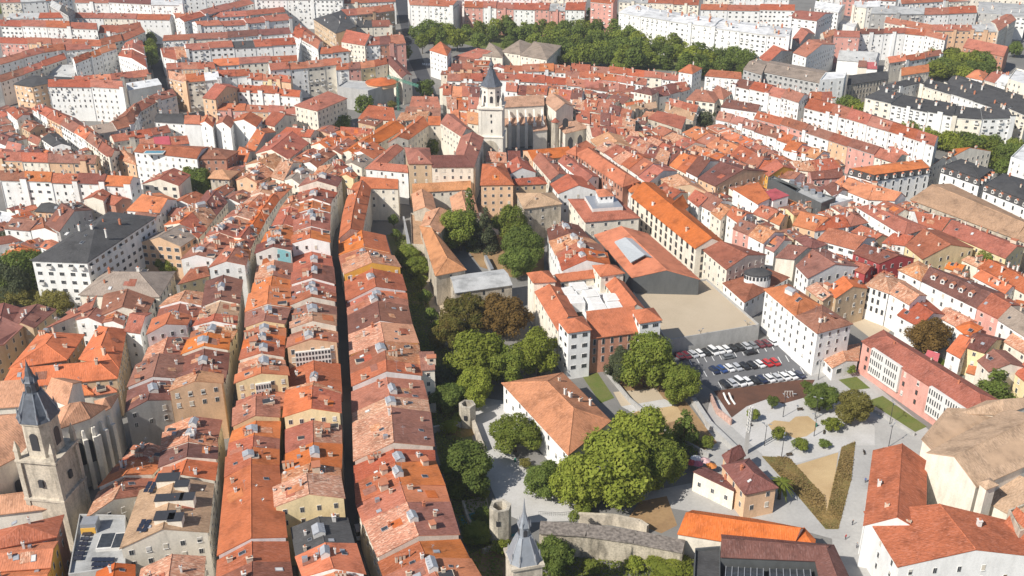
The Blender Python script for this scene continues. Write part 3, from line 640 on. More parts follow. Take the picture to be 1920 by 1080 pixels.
# raised terrace, car park wall, theatre and the houses round the square
rt, w_, r_, bs_ = B('house', 'white four-storey house with bright orange roof beside the car park', [[(1435,543),(1493,592),(1539,573),(1478,533)]], 'W', 'o', 15, 'h', rise=2.6, n=0, sky=1, floors=4, lantern=True, step=3)
B('house', 'white and pink house with brown roof beside the bright orange roof', [[(1493,593),(1533,624),(1596,607),(1541,573)]], 'W', 'b', 15, 'h', rise=2.4, n=2, floors=4, step=3)
B('house', 'low peach-roofed building with painted white street wall', [[(1540,668),(1562,690),(1608,677),(1612,645)]], 'W', 'p', 4.5, 'g', rise=1.2, n=0, sky=0, win='w', floors=1)
B('house', 'beige house with brown roof and blank lilac side wall', [[(1320,469),(1363,505),(1436,478),(1378,460)]], 'C', 'b', 13, 'g', rise=2.6, n=0, sky=2, floors=3)
rt, w_, r_, bs_ = B('theatre', 'brown pyramid-roofed theatre crowned by an oval white drum', [[(1357,531),(1396,566),(1478,520),(1440,505)]], 'W', 'b', 8, 'h', rise=3.4, n=0, sky=0, floors=1)
b = MB(); c = U((1420,522), 11)-bs_; b.loft([ring_at(c, 4.6, z, 24, 0, 2.9) for z in (8.5, 13)], 0); b.loft([ring_at(c, r*4.9, z, 24, 0, r*3.2) for r, z in ((1, 12.9), (1, 13.3), (.7, 14), (.3, 14.4))], 1)
for i in range(22):
    t = 2*math.pi*i/22; b.box((c.x+4.62*math.cos(t), c.y+2.92*math.sin(t), 11.9), (.75, .12, 1.3), t+math.pi/2, 2)
b.build('drum', [WALL['W'][1], ROOF['k'][1], M_GLASS], rt)
B('apartment_block', 'long cream block with dark timber bay windows and orange roof', [([(1184,368),(1305,466),(1361,458),(1224,343)], {}), ([(1250,392),(1268,402),(1290,386),(1268,374)], {'axis': 1, 'n': 0})], 'C', 'o', 14, 'g', rise=3.2, n=3, sky=0, floors=4, win='b', step=4.2, budget=60)
B('house', 'white house with orange roof beside the long red hall roof', [[(1182,360),(1215,357),(1204,343),(1170,343)]], 'W', 'o', 13, 'h', n=1, floors=3)
# south garden
B('mansion', 'white mansion with long weathered orange hip roof among the garden trees', [[(944,719),(1066,851),(1143,789),(1054,700)]], 'W', 'q', 9, 'h', rise=3.6, n=5, sky=0, floors=2, step=4)
rt, w_, r_, bs_ = B('house', 'peach-walled house with maroon hip roof beside the palm tree', [([(1398,925),(1455,913),(1404,861),(1357,873)], {'axis': 1}), ([(1375,929),(1380,905),(1319,877),(1300,893)], {'H': 4.5, 'kind': 's', 'rise': 1.4, 'axis': 1, 'wcol': 'C'}), ([(1366,868),(1396,851),(1390,838),(1357,852)], {'H': 7, 'n': 0})], 'N', 'm', 8, 'h', rise=2.2, n=1, sky=1, step=3, floors=2)
B('hall', 'long low hall with smooth curved orange roof beside the paved square', [[(1272,999),(1390,1018),(1420,975),(1298,958)], [(1390,1018),(1488,1023),(1508,992),(1420,975)], ([(1488,1023),(1524,1024),(1527,1012),(1508,992)], {'rise': 1.0, 'kind': 'h'})], 'C', 'o', 8, 'g', rise=2.4, n=0, sky=0, win=None)
rt, w_, r_, bs_ = B('hall', 'maroon-roofed hall around a dark glass court at the bottom edge', [([(1352,1042),(1540,1050),(1560,1023),(1353,1004)], {}), ([(1530,1048),(1545,1110),(1600,1105),(1562,1023)], {})], 'D', 'm', 9, 'g', rise=1.6, n=0, sky=0, win=None)
for k in range(2):
    q = [upright(U(c, 8))-bs_ for c in (((1362,1056),(1432,1060),(1432,1110),(1358,1110)), ((1444,1060),(1520,1062),(1526,1110),(1446,1110)))[k]]; b = MB(); b.prism(q if ccw(q) else q[::-1], 0, 7.0, 0, 1)
    a, d, c, e = q
    for i in range(7): p = a+(d-a)*(i/6); p2 = e+(c-e)*(i/6); b.tube([(p.x, p.y, 7.15), (p2.x, p2.y, 7.15)], [.12, .12], 4, 2)
    b.build('glass_roof', [ROOF['k'][1], M_GLASS, M_METAL], rt)
B('pavilion', 'dark slate glass box between the stone wall and the maroon hall', [[(1303,1032),(1300,1100),(1350,1100),(1350,1028)]], 'D', 'k', 7, 'f', n=0, sky=0, win='s', step=1.6)
B('seminary', 'white seminary with red-brown roof in two wings at the bottom right', [([(1640,845),(1622,985),(1733,1000),(1735,864)], {}), ([(1623,960),(1686,1063),(1960,1046),(1892,978)], {}) , ([(1880,985),(1950,1050),(1990,1030),(1920,965)], {})], 'W', 'r', 12, 'g', rise=3.4, n=2, sky=0, step=5, floors=3)
B('church', 'big tan-tiled church with blank cream walls at the right edge', [([(1740,850),(1830,912),(1990,842),(1890,768)], {'H': 17, 'rise': 3.6, 'axis': 1}), ([(1728,836),(1752,850),(1890,770),(1776,776)], {'H': 15, 'rise': 1.6, 'kind': 's', 'axis': 1}), ([(1800,775),(1880,778),(1980,742),(1850,752)], {'H': 16, 'rise': 2.0, 'kind': 'h'}),
   ([(1832,930),(1890,962),(1960,930),(1890,900)], {'H': 12, 'kind': 's', 'rise': 2}), ([(1838,905),(1850,915),(1868,908),(1856,898)], {'H': 19, 'kind': 'h', 'rise': .8}), ([(1890,960),(1912,1000),(1960,985),(1930,945)], {'H': 14, 'kind': 'f', 'wcol': 'S'})], 'C', 't', 17, 'g', n=0, sky=0, win=None)
rt, w_, r_, bs_ = B('apartment_block', 'pink three-storey school with two white slatted window panels', [[(1618,640),(1845,790),(1882,757),(1657,620)]], 'P', 'r', 11, 'h', rise=2.4, n=3, sky=0, floors=3, step=5.0, win='d', cs=.7)
q = [upright(U(c, 11))-bs_ for c in ((1618,640),(1845,790))]; d = (q[1]-q[0]); L_ = d.length; d.normalize(); nr = Vector((d.y, -d.x, 0)); nr = nr if nr.dot(CAM-bs_) > 0 else -nr
for s0, s1 in ((.10, .36), (.60, .88)):
    b = MB(); a, c = q[0]+d*(L_*s0), q[0]+d*(L_*s1); m = (a+c)/2+nr*.35; rz = math.atan2(d.y, d.x)
    b.box((m.x, m.y, 7.0), ((c-a).length, .9, 8.6), rz, 0)
    k = int((c-a).length/.85)
    for f in range(3):
        for j in range(k):
            if j % 7 == 6: continue
            p = a+(c-a)*((j+.5)/k)+nr*.8; b.box((p.x, p.y, 10.0-f*2.8), (.4, .1, 1.7), rz, 1)
    b.build('window_panel', [M_CHIMW, M_GLASS], rt)
# ------------------------------------------------------------------ right-hand old town
strip('the red terrace with many skylights', auto([(1280,248),(1442,330)], [(1326,240),(1463,308)], ['oC','rC','oC','oC','rC','rC','rY'], .2), H=13, n=2, sky=3, group='houses of the red terrace block', ends='left')
strip('the back of the red terrace', auto([(1326,240),(1463,308)], [(1368,240),(1488,300)], ['rC','oC','oC','rC','bC','rC'], .2), H=13, n=2, sky=3, group='houses of the red terrace block', ends='left')
B('house', 'house with a bright ochre gable ending the red terrace', [([(1442,331),(1492,318),(1478,303),(1428,318)], {'axis': 1})], 'O', 'r', 13.5, 'g', n=2)
strip('the lane below the red terrace', auto([(1200,278),(1308,334)], [(1240,262),(1352,305)], ['pY','rC','mC','oC','rC','mW'], .2), H=13, n=2, group='houses in the lane below the red terrace', ends='left')
strip('the lane end near the glass block', auto([(1240,262),(1385,322)], [(1280,256),(1412,314)], ['pY','rC','pC','pY','oC','mC','rW'], .2), H=13, n=2, group='houses in the lane below the red terrace', ends='left')
B('house', 'maroon-roofed peach house with white wing right of the lane', [([(1310,334),(1342,349),(1440,322),(1385,308)], {})], 'N', 'm', 14, 'g', n=3, floors=3)
strip('the jumble right of the brick block', auto([(1118,277),(1216,344)], [(1160,268),(1270,322)], ['pC','rW','pW','rC','rW','rW'], .2), H=13, n=2, group='houses right of the brick block', ends='left')
strip('the jumble behind the brick block', auto([(1160,268),(1250,310)], [(1200,255),(1262,285)], ['rC','pC','mC','pC'], .2), H=13, n=2, group='houses right of the brick block', ends='left')
B('house', 'sandy timber-framed house with wide eaves right of the apse', [([(1124,277),(1190,276),(1168,255),(1108,262)], {'axis': 1})], 'T', 'q', 13, 'g', n=1, step=2)
B('house', 'tan gable house with few windows beside the white modern house', [([(1258,351),(1328,362),(1300,338),(1240,336)], {'axis': 1})], 'T', 'p', 13.5, 'g', n=1, step=4)
B('house', 'red-roofed house below the tan gable house', [[(1233,352),(1262,372),(1290,362),(1256,345)]], 'C', 'r', 12, 'g', n=2)
B('house', 'small red-roofed house squeezed between the tree and the orange block', [[(1290,372),(1310,388),(1340,372),(1315,358)]], 'W', 'r', 12, 'g', n=1)
B('house', 'brown-roofed house above the dark courtyard tree', [[(1305,380),(1335,396),(1372,378),(1342,362)]], 'W', 'b', 12, 'g', n=2)
B('house', 'peach-roofed house with round ridge above the dark courtyard tree', [[(1333,398),(1352,412),(1382,394),(1358,380)]], 'C', 'p', 11.5, 'g', n=2)
B('house', 'orange-roofed white house with a crimson corner strip', [[(1363,402),(1385,418),(1412,401),(1382,389)]], 'W', 'o', 13, 'g', n=2, floors=3)
B('house', 'brown-roofed pink house facing the small square', [[(1375,428),(1404,440),(1436,426),(1400,412)]], 'P', 'b', 13, 'g', n=2, floors=3)
B('house', 'white house with mottled roof and steel gallery', [[(1404,441),(1432,456),(1470,436),(1438,424)]], 'W', 'p', 13, 'g', n=2, floors=3)
B('house', 'pink-roofed low house right of the mottled roof', [[(1432,462),(1452,472),(1485,452),(1462,438)]], 'W', 'P', 11, 'g', n=2)
B('house', 'red-roofed house under the crimson roof block', [[(1412,400),(1440,411),(1472,398),(1440,386)]], 'C', 'r', 12, 'g', n=3)
B('house', 'orange-roofed corner house left of the modern glass block', [[(1440,412),(1462,422),(1478,405),(1460,395)]], 'C', 'o', 11, 'g', n=2)
B('apartment_block', 'white modern house with orange and crimson roof stripes', [([(1375,354),(1422,383),(1442,377),(1420,347)], {'rcol': 'o', 'kind': 's', 'rise': 1}), ([(1422,364),(1450,376),(1478,370),(1452,357)], {'rcol': 'K', 'kind': 's', 'rise': .6})], 'W', 'o', 15, 's', n=0, sky=0, step=7, floors=2)
rt, w_, r_, bs_ = B('museum', 'modern grey flat-roofed block with a long dark glass wall', [([(1492,362),(1540,384),(1567,373),(1440,334)], {'kind': 'f'}), ([(1440,338),(1492,362),(1500,356),(1450,332)], {'kind': 'f'})], 'D', 'g', 14, 'f', n=0, sky=0, win=None)
for i in range(5):
    p = U((1485+i*13, 341+i*6), 15)-bs_; b = MB(); b.box((p.x, p.y, 14.9), (1.6, 1.6, 1.6)); b.box((p.x, p.y, 15.8), (1.9, 1.9, .15)); b.build('roof_vent', [M_METAL], r_)
B('museum', 'white boxy block with one black side beside the grey museum', [([(1542,378),(1557,386),(1600,375),(1572,366)], {})], 'W', 'w', 12, 'f', n=0, sky=0, win=None)
B('house', 'big orange-roofed white house with pink end wall', [[(1628,374),(1678,376),(1698,370),(1615,337)], ([(1560,347),(1628,374),(1640,352),(1600,335)], {'rcol': 'o'})], 'W', 'o', 12, 'g', n=2, sky=2)
B('house', 'maroon-roofed house between white walls below the mansard block', [[(1545,352),(1565,370),(1592,358),(1572,345)]], 'W', 'm', 12, 'g', n=2)
B('house', 'crimson-tiled house with pink street front near the mansard block', [[(1522,336),(1580,332),(1576,317),(1515,323)]], 'P', 'm', 13, 'g', n=2, floors=2)
B('house', 'peach-roofed house with open attic behind the ochre gable', [[(1493,318),(1530,322),(1520,303),(1478,303)]], 'C', 'p', 13, 'g', n=3)
B('house', 'long rose and red roof right of the open attic house', [[(1530,322),(1575,314),(1545,298),(1512,302)]], 'C', 'r', 13, 'g', n=3)
B('house', 'brown-roofed white house between lane and red terrace end', [[(1443,330),(1490,336),(1510,327),(1470,320)]], 'W', 'b', 12, 'g', n=2)
B('house', 'orange and red patched roof on a peach corner house', [[(1487,421),(1528,432),(1572,412),(1512,398)]], 'N', 'o', 12.5, 'g', n=2)
B('house', 'red-tiled white house with a curved white party wall', [[(1528,433),(1593,424),(1570,404),(1545,412)]], 'W', 'r', 12.5, 'g', n=1)
B('house', 'red hip roof with white vents beside the black-sided box', [[(1571,404),(1594,424),(1626,417),(1600,393)]], 'W', 'r', 12, 'h', n=2)
B('house', 'long mottled orange-red roof on a white house in the centre right', [[(1608,388),(1695,441),(1739,427),(1634,384)]], 'W', 'r', 13, 'h', n=3, sky=3, floors=2)
B('house', 'red-roofed house with glazed white bay below the curved wall', [[(1533,449),(1605,468),(1641,447),(1570,430)]], 'W', 'r', 12.5, 'g', n=3, win='w')
B('house', 'maroon hip roof with crimson trim left of the glazed bays', [[(1492,448),(1520,468),(1549,458),(1511,441)]], 'C', 'm', 12, 'h', n=0)
B('house', 'broad brown-roofed white house above a glass gallery', [[(1493,498),(1516,522),(1609,500),(1548,468)]], 'W', 'b', 13, 'g', rise=3, n=3, sky=1)
B('house', 'tall beige blank-walled house left of the broad brown roof', [[(1455,482),(1490,486),(1534,468),(1497,460)]], 'C', 'b', 13.5, 'g', n=1, win=None)
B('house', 'maroon-roofed house with a crimson side wall and white windows', [[(1600,474),(1650,494),(1714,485),(1636,462)]], 'X', 'm', 13, 'g', n=2, sky=1)
B('house', 'crimson gable house next to the glass gallery', [[(1596,503),(1622,513),(1640,500),(1612,492)]], 'X', 'r', 12, 'g', n=0)
B('hall', 'red-roofed hall with yellow side walls and stone gable', [[(1698,460),(1731,486),(1825,465),(1759,432)]], 'Y', 'r', 13, 'g', rise=3.4, n=2, sky=1)
B('house', 'long rose roof with white skylights below the tan convent', [[(1768,434),(1886,484),(1921,464),(1796,415)]], 'Y', 'P', 13, 'g', n=4, sky=2)
B('house', 'red roof beneath the convent wall with a white dormer', [[(1722,419),(1766,432),(1793,411),(1705,396)]], 'W', 'r', 12, 'g', n=3)
B('house', 'red-tiled house between the long orange-red roof and the hall', [[(1655,455),(1697,460),(1725,445),(1690,440)]], 'W', 'r', 12, 'g', n=1)
B('house', 'dark maroon roof with white dormers above the white and pink facade', [[(1728,526),(1832,577),(1877,549),(1752,503)]], 'W', 'm', 13, 'g', n=0, sky=4, floors=2)
B('house', 'red-roofed pink-walled house continuing the dark dormer roof', [[(1833,577),(1873,597),(1912,574),(1878,550)]], 'P', 'r', 13, 'g', n=1, sky=2)
B('house', 'grey-brown rough roof on a white house near the right edge', [[(1872,599),(1925,632),(1960,610),(1913,575)]], 'W', 'u', 13, 'g', n=1, sky=2)
B('house', 'mottled peach roof on a white house with tall narrow windows', [[(1686,506),(1727,526),(1751,508),(1722,490)]], 'W', 'p', 13, 'h', n=1)
B('house', 'rough peach hip roof above white stone columns', [[(1625,534),(1666,549),(1696,528),(1652,512)]], 'W', 'p', 12.5, 'h', n=0, win='t', step=1.8)
B('house', 'rough peach-roofed white house with a roof hatch', [[(1668,549),(1706,571),(1737,555),(1698,530)]], 'W', 'p', 12.5, 'g', n=0, sky=1)
B('house', 'low red roof with big white skylights behind the brown tree', [[(1683,590),(1724,612),(1770,590),(1735,561)]], 'W', 'r', 9, 'g', n=0, sky=3)
B('house', 'tan stone house with smooth orange roof above the ruins', [[(1550,540),(1568,559),(1626,541),(1608,522)]], 'T', 'o', 12, 'g', n=2, sky=0)
B('house', 'rough peach roof joining the smooth orange roof', [[(1512,540),(1544,564),(1568,556),(1548,532)]], 'T', 'p', 11.5, 'g', n=2)
B('house', 'rough peach-roofed low house right of the brown tree', [[(1757,592),(1800,615),(1835,604),(1785,578)]], 'W', 'p', 8, 'g', n=1)
B('house', 'orange hip-roofed house at the end of the white courtyard', [[(1794,614),(1816,631),(1841,614),(1818,602)]], 'W', 'o', 9, 'h', n=0)
B('house', 'orange strip roof on a white house beside the brown tree', [[(1776,657),(1801,671),(1833,632),(1816,628)]], 'W', 'o', 8, 'g', n=0)
B('house', 'maroon roof above a yellow gable near the right edge', [[(1810,650),(1847,661),(1884,637),(1834,624)]], 'Y', 'm', 9.5, 'g', n=1)
B('house', 'brown-roofed cream house in front of the yellow gable', [[(1834,676),(1856,697),(1926,690),(1884,658)]], 'C', 'b', 10, 'g', n=1, sky=1)
B('house', 'red-roofed house right of the dark dormer roof', [[(1834,503),(1890,531),(1917,513),(1868,490)]], 'W', 'r', 12, 'g', n=4, sky=2)
B('house', 'bright orange roof between two rows of white terraces', [[(1826,518),(1886,550),(1905,538),(1850,508)]], 'W', 'o', 12, 'g', n=3, sky=1)
B('house', 'small orange roof behind the stone gable hall', [[(1772,502),(1802,510),(1812,498),(1784,493)]], 'C', 'o', 10, 'g', n=1)
B('house', 'red roof cut by the right frame edge beside dark glass', [[(1890,532),(1925,552),(1950,535),(1918,514)]], 'C', 'r', 12, 'g', n=2)
B('house', 'red-roofed house at the right edge behind the dark conifer', [[(1905,700),(1935,725),(1965,700),(1930,680)]], 'Y', 'r', 9, 'g', n=0)
B('house', 'rose-roofed house at the right edge above the yellow gable', [[(1884,640),(1930,668),(1960,645),(1912,625)]], 'C', 'p', 10, 'g', n=1)
B('house', 'tiny orange-tiled shed below the yellow gable', [[(1812,697),(1834,703),(1838,690),(1818,685)]], 'C', 'o', 4, 'g', n=0, win=None)
B('house', 'small red-roofed annex beside the white courtyard wall', [[(1735,668),(1758,676),(1762,664),(1742,658)]], 'W', 'K', 5, 'g', n=0, win=None)
# big institutions on the right
B('convent', 'long tan-roofed convent with small dark windows on the right', [[(1707,374),(1904,447),(1935,420),(1782,345)], ([(1904,447),(1960,470),(1990,430),(1935,410)], {})], 'S', 't', 12, 'g', rise=3, n=0, sky=0, win='s', step=6, floors=2)
def mansard(label, qd, H, wcol='W', top='o'):
    rt, w, r, bs = B('apartment_block', label, [qd], wcol, top, H+2.6, 'h', rise=1.4, n=4, sky=0, floors=4, ov=-.4, step=4, win='t')
    b = MB(); pts = [upright(U(c, H+2.6))-bs for c in qd]
    if not ccw(pts): pts = pts[::-1]
    cen = sum(pts, Vector())/4
    lo = [p+(p-cen).normalized()*.7 for p in pts]; hi = [p+(p-cen).normalized()*.1 for p in pts]
    b.loft([[Vector((p.x, p.y, H)) for p in lo], [Vector((p.x, p.y, H+2.7)) for p in hi]], 0, cap=False)
    b.build('mansard_slope', [ROOF['k'][1]], rt)
    for i in range(4):
        a, c = lo[i], lo[(i+1) % 4]; d = c-a; n = Vector((d.y, -d.x, 0)).normalized()
        if n.dot(CAM-bs-(a+c)/2) < 0: continue
        k = int(d.length/4.0)
        for j in range(k):
            p = a+d*((j+.5)/k); obj('dormer', DORM, rt, (p.x-n.x*.3, p.y-n.y*.3, H+1.2), math.atan2(n.y, n.x)+math.pi/2, .9)
    return rt
mansard('white mansard block with orange roof and a slate band of white dormers', [(1593,316),(1640,329),(1745,315),(1728,299)], 13)
mansard('slate-roofed white school with dormer rows at the right edge', [(1766,312),(1838,337),(1862,319),(1802,298)], 13, 'W', 'k')
mansard('second slate-roofed white school block cut by the frame edge', [(1846,346),(1930,380),(1950,345),(1880,325)], 13, 'W', 'k')
B('house', 'orange-roofed wing behind the mansard block', [[(1743,314),(1771,302),(1858,284),(1830,278)]], 'C', 'o', 12, 'g', n=2, sky=0)
B('apartment_block', 'cut-off white block at the right edge below the park trees', [[(1895,297),(1930,310),(1960,280),(1920,272)]], 'W', 'w', 14, 'f', n=0, sky=0, floors=4)
# ------------------------------------------------------------------ newer districts: rows of flats
def flats(phrase, front, back, codes, H=18, **k):
    k.setdefault('win', 'n'); k.setdefault('floors', 5); k.setdefault('n', 2); k.setdefault('sky', 0); k.setdefault('step', 3.6); k.setdefault('budget', 44); k.setdefault('rise', 2.0)
    k.setdefault('cs', 1.25); k.setdefault('ov', .5)
    return strip(phrase, auto(front, back, codes, .15), H=H, name='apartment_block', noun='flats', ends='left', **k)
# upper left
flats('the white row at the left edge', [(0,47),(105,51),(182,54)], [(0,38),(105,40),(182,43)], ['rW','rW','rW','rW'], 20)
flats('the grey-roofed row behind it', [(15,35),(140,33),(318,36)], [(22,27),(140,26),(325,28)], ['gC','rC','rC','rC','rC'], 18, floors=2)
flats('the white towers at the top left', [(140,4),(213,5),(282,9),(342,10)], [(145,-6),(215,-5),(284,-3),(344,-3)], ['rW','mC','wW'], 24, floors=7)
flats('the shaded diagonal row', [(345,41),(405,24),(476,6)], [(328,36),(385,18),(455,0)], ['rW','rW','rW'], 18)
flats('the white row at the top edge', [(478,0),(560,0),(642,1)], [(482,-10),(560,-11),(646,-10)], ['wW','rW','wW'], 22, floors=6, balc=.3)
flats('the pinkish row below the white row', [(0,80),(100,83),(190,86)], [(0,71),(100,73),(190,76)], ['rP','rN','rN','rC'], 16, floors=3)
flats('the short row by the dark avenue', [(190,86),(232,76),(272,58)], [(188,76),(226,65),(260,50)], ['rC','oC'], 16)
flats('the row above the sawtooth block', [(185,62),(225,62),(266,52)], [(190,48),(228,48),(262,43)], ['rW','rW'], 16)
flats('the upper diagonal row at the left', [(0,122),(50,108),(100,95),(172,90)], [(0,111),(48,98),(95,86),(168,83)], ['rW','rC','oC','oC'], 15, floors=3)
flats('the lower diagonal row at the left', [(0,153),(60,134),(125,111)], [(0,143),(56,124),(118,103)], ['oW','oC','rC'], 15, floors=3)
flats('the orange diagonal row by the sawtooth', [(141,120),(180,104),(219,91)], [(136,112),(176,96),(214,82)], ['oC','oW','oW'], 17)
flats('the sawtooth white block', [(222,106),(228,94),(236,80)], [(275,128),(271,105),(266,77)], ['rW.4','rW','rW.3','rW'], 16)
flats('the red row above the white pair', [(140,154),(210,150),(280,142)], [(140,144),(208,141),(276,132)], ['oC','oC','rC','rC'], 15, floors=2)
flats('the white pair at the left', [(90,163),(153,163),(231,168)], [(93,152),(152,151),(231,156)], ['rW','rW.6'], 19, floors=6)
flats('the white end block', [(240,168),(303,157)], [(236,156),(290,148)], ['wW'], 17, floors=0, win=None)
B('apartment_block', 'tan block with balconies and dark roof left of the white pair', [[(26,158),(60,163),(140,146),(60,142)]], 'N', 'k', 16, 'h', rise=1.5, n=1, sky=0, floors=4, balc=.4)
B('workshop', 'grey shed roofs between the diagonal rows', [[(60,142),(140,146),(150,122),(92,130)]], 'G', 'g', 9, 'g', n=0, sky=2, win=None)
flats('the avenue rows, top one', [(330,34),(430,32),(535,22)], [(322,28),(430,24),(530,14)], ['rC','rC','rC'], 16, floors=2)
flats('the white row right of the avenue', [(372,50),(455,46),(546,38)], [(360,43),(450,37),(530,28)], ['rW','rW','rW','rW'], 17, floors=4)
flats('the maroon row under that', [(305,77),(420,72),(546,63)], [(310,68),(420,62),(540,53)], ['rC','bC','mC','mC'], 14, floors=2)
flats('the long white row with grey insert', [(350,93),(455,88),(555,83)], [(345,84),(450,77),(550,71)], ['rW','rW','kW','rW','rW'], 18, floors=5)
flats('the small end houses by the avenue', [(305,105),(330,112),(352,108)], [(300,90),(325,88),(345,88)], ['rC','pW'], 13)
flats('the red row over the cream flats', [(400,123),(480,118),(558,113)], [(400,112),(478,107),(556,104)], ['oC','oC','rC'], 14, floors=2)
flats('the brick row by the avenue', [(312,131),(404,129)], [(314,121),(400,119)], ['rR','rN','rC'], 14, floors=3)
flats('the cream flats', [(507,133),(560,128),(642,120)], [(503,122),(556,118),(638,111)], ['rC','rC','rC','rC'], 18, floors=5)
flats('the shaded white row behind the cream flats', [(405,145),(470,140)], [(405,133),(465,130)], ['rW','rC'], 15, floors=3)
flats('the yellow gable houses', [(468,150),(505,150),(545,155)], [(470,140),(508,140),(548,148)], ['rC','rY','rN'], 14, floors=2)
flats('the pair at the avenue bend', [(317,147),(350,155),(412,150)], [(316,134),(350,142),(408,136)], ['pN','rC','wW'], 17, floors=5, balc=.3)
B('apartment_block', 'peach-brick block with a windowed orange end beside the white row', [([(380,183),(404,186),(448,166),(430,158)], {})], 'N', 'r', 17, 'g', n=1, sky=0, floors=5)
flats('the white row with sheds before it', [(445,171),(500,175),(562,180)], [(450,162),(503,165),(566,170)], ['oW','rW','rW'], 16, floors=4)
flats('the low pink row', [(403,206),(480,208),(556,214)], [(410,196),(483,197),(560,202)], ['rP','oN','oC'], 11, floors=2)
B('apartment_block', 'flat-iron cream corner block with rounded shaded side', [[(553,198),(595,208),(650,185),(615,172)]], 'C', 'r', 18, 'h', rise=1.2, n=5, sky=0, floors=5, step=3)
flats('the row of white blank gables', [(345,232),(372,233),(398,233)], [(350,220),(376,219),(402,220)], ['oW','pW'], 17, win=None)
B('apartment_block', 'tall white blank gable with tiny windows, left of three', [([(372,232),(398,238),(404,222),(380,220)], {'axis': 1})], 'W', 'o', 17, 'g', rise=2, n=0, sky=0, step=8)
B('apartment_block', 'middle one of three white blank gables by the old town', [([(405,233),(432,240),(440,224),(414,222)], {'axis': 1})], 'W', 'r', 17, 'g', rise=2, n=0, sky=0, step=9)
B('apartment_block', 'widest white blank gable with a red roof vent', [([(435,228),(480,238),(492,222),(450,216)], {'axis': 1})], 'W', 'r', 17, 'g', rise=2.4, n=1, sky=0, step=9)
B('apartment_block', 'cream gable block with dark shaded flank', [([(492,231),(515,237),(556,218),(532,212)], {'axis': 0})], 'C', 'r', 15, 'g', n=1, sky=0)
B('house', 'long orange and brown roof following the curved street', [[(460,276),(478,284),(517,248),(505,240)], [(440,296),(462,304),(478,284),(460,276)]], 'G', 'o', 13, 'g', n=2, sky=0)
flats('the slate-roofed tower flats', [(290,228),(347,232)], [(298,216),(340,214)], ['kW'], 16, balc=.4)
flats('the curved brown terrace', [(318,169),(270,183),(236,206),(214,232),(167,236)], [(331,178),(300,186),(264,207),(246,240),(180,250)], ['bC','bC','bC','bC','uC'], 15, floors=3)
flats('the row behind the swimming-pool roof', [(213,264),(255,258),(320,248)], [(205,256),(250,250),(312,238)], ['rC','rC','bC'], 14, floors=2)
flats('the crimson-roofed low row', [(262,276),(310,272),(355,268)], [(262,264),(308,260),(350,258)], ['rW','KC','rC'], 13, floors=2)
B('apartment_block', 'white block with a rooftop pool and red roofs', [[(252,284),(369,297),(389,276),(270,270)]], 'W', 'r', 18, 'g', rise=1.4, n=4, sky=1, floors=5, step=3.2)
B('apartment_block', 'dark red brick corner block with white window frames', [[(370,298),(424,298),(446,284),(389,276)]], 'R', 'b', 17, 'h', rise=1.6, n=2, sky=0, floors=5, step=2.8)
B('house', 'cream gable house with red roof and dark galleried flank', [([(267,345),(334,348),(356,328),(300,325)], {'axis': 1})], 'C', 'r', 16, 'g', rise=2.6, n=4, sky=1, win='w', edges=(1, 2, 3), step=3)
B('tower_house', 'square stone tower house with overhanging tan pyramid roof', [[(394,332),(429,334),(444,321),(404,320)]], 'S', 'q', 15, 'y', rise=2.0, n=0, sky=0, ov=.9, step=2, floors=2)
B('house', 'peach-roofed gable house right of the stone tower house', [([(442,337),(478,343),(514,322),(485,310)], {'axis': 1})], 'N', 'p', 13, 'g', n=4)
B('house', 'bright orange roof in front of the cream gable house', [[(238,394),(300,398),(331,375),(298,362)]], 'W', 'o', 14, 'g', n=2)
B('house', 'brown-roofed strip behind the dark apartment block', [[(250,412),(290,418),(300,402),(262,398)]], 'W', 'b', 14, 'g', n=1)
strip('the row by the tower house', [(389,357,426,378),'mC',(371,380,405,404),'pC',(340,399,387,428),'oC',(308,422,370,446)], H=14, n=4, lant=.5)
B('house', 'large cream house with tan roof and three rows of windows', [([(262,455),(338,462),(378,437),(302,435)], {'axis': 1})], 'N', 'u', 14, 'g', rise=3, n=4, win='w', floors=3, step=3)
B('house', 'yellow hip-roofed corner house with small black windows', [[(336,532),(391,517),(386,500),(360,503)]], 'Y', 'r', 13, 'h', n=1, floors=3, step=2.6)
# left middle
flats('the pink row at the left edge', [(0,299),(90,302),(179,305)], [(0,287),(92,289),(187,293)], ['rN','rC','bN','bN'], 14, floors=3, step=3)
flats('the tall white row at the left edge', [(0,338),(80,341),(160,344),(241,348)], [(0,323),(84,326),(168,329),(262,334)], ['oW','oW','rW','mW','oW'], 20, floors=6, step=3.2)
flats('the peach-fronted diagonal row', [(60,204),(112,231),(164,264),(208,296)], [(88,200),(141,221),(189,256),(224,282)], ['rC','rN','oC','oC','bC','bC'], 15, floors=4, step=3)
B('house', 'peach-roofed jumble of small roofs before the white pool block', [[(208,294),(254,308),(252,285),(226,281)]], 'N', 'p', 12, 'h', n=5)
B('house', 'white house with pinkish roof and a red side strip', [[(12,206),(32,224),(56,216),(40,203)]], 'W', 'r', 15, 'g', n=2)
B('house', 'tan gable house above the navy-roofed house', [([(40,238),(56,247),(84,238),(62,226)], {'axis': 0})], 'T', 'b', 13, 'g', n=2)
B('house', 'white house with a slate roof and lilac end gable', [[(78,260),(100,275),(132,274),(108,251)]], 'W', 'k', 12, 'g', n=1)
B('house', 'small brown-roofed house left of the slate roof', [[(52,262),(72,272),(84,262),(66,252)]], 'C', 'b', 10, 'g', n=0)
B('house', 'rose-roofed house at the left edge above the pink row', [[(10,280),(38,285),(46,272),(22,266)]], 'W', 'P', 10, 'g', n=1)
B('house', 'maroon roof at the far left edge among small houses', [[(-15,262),(10,272),(26,258),(5,250)]], 'W', 'm', 11, 'g', n=1)
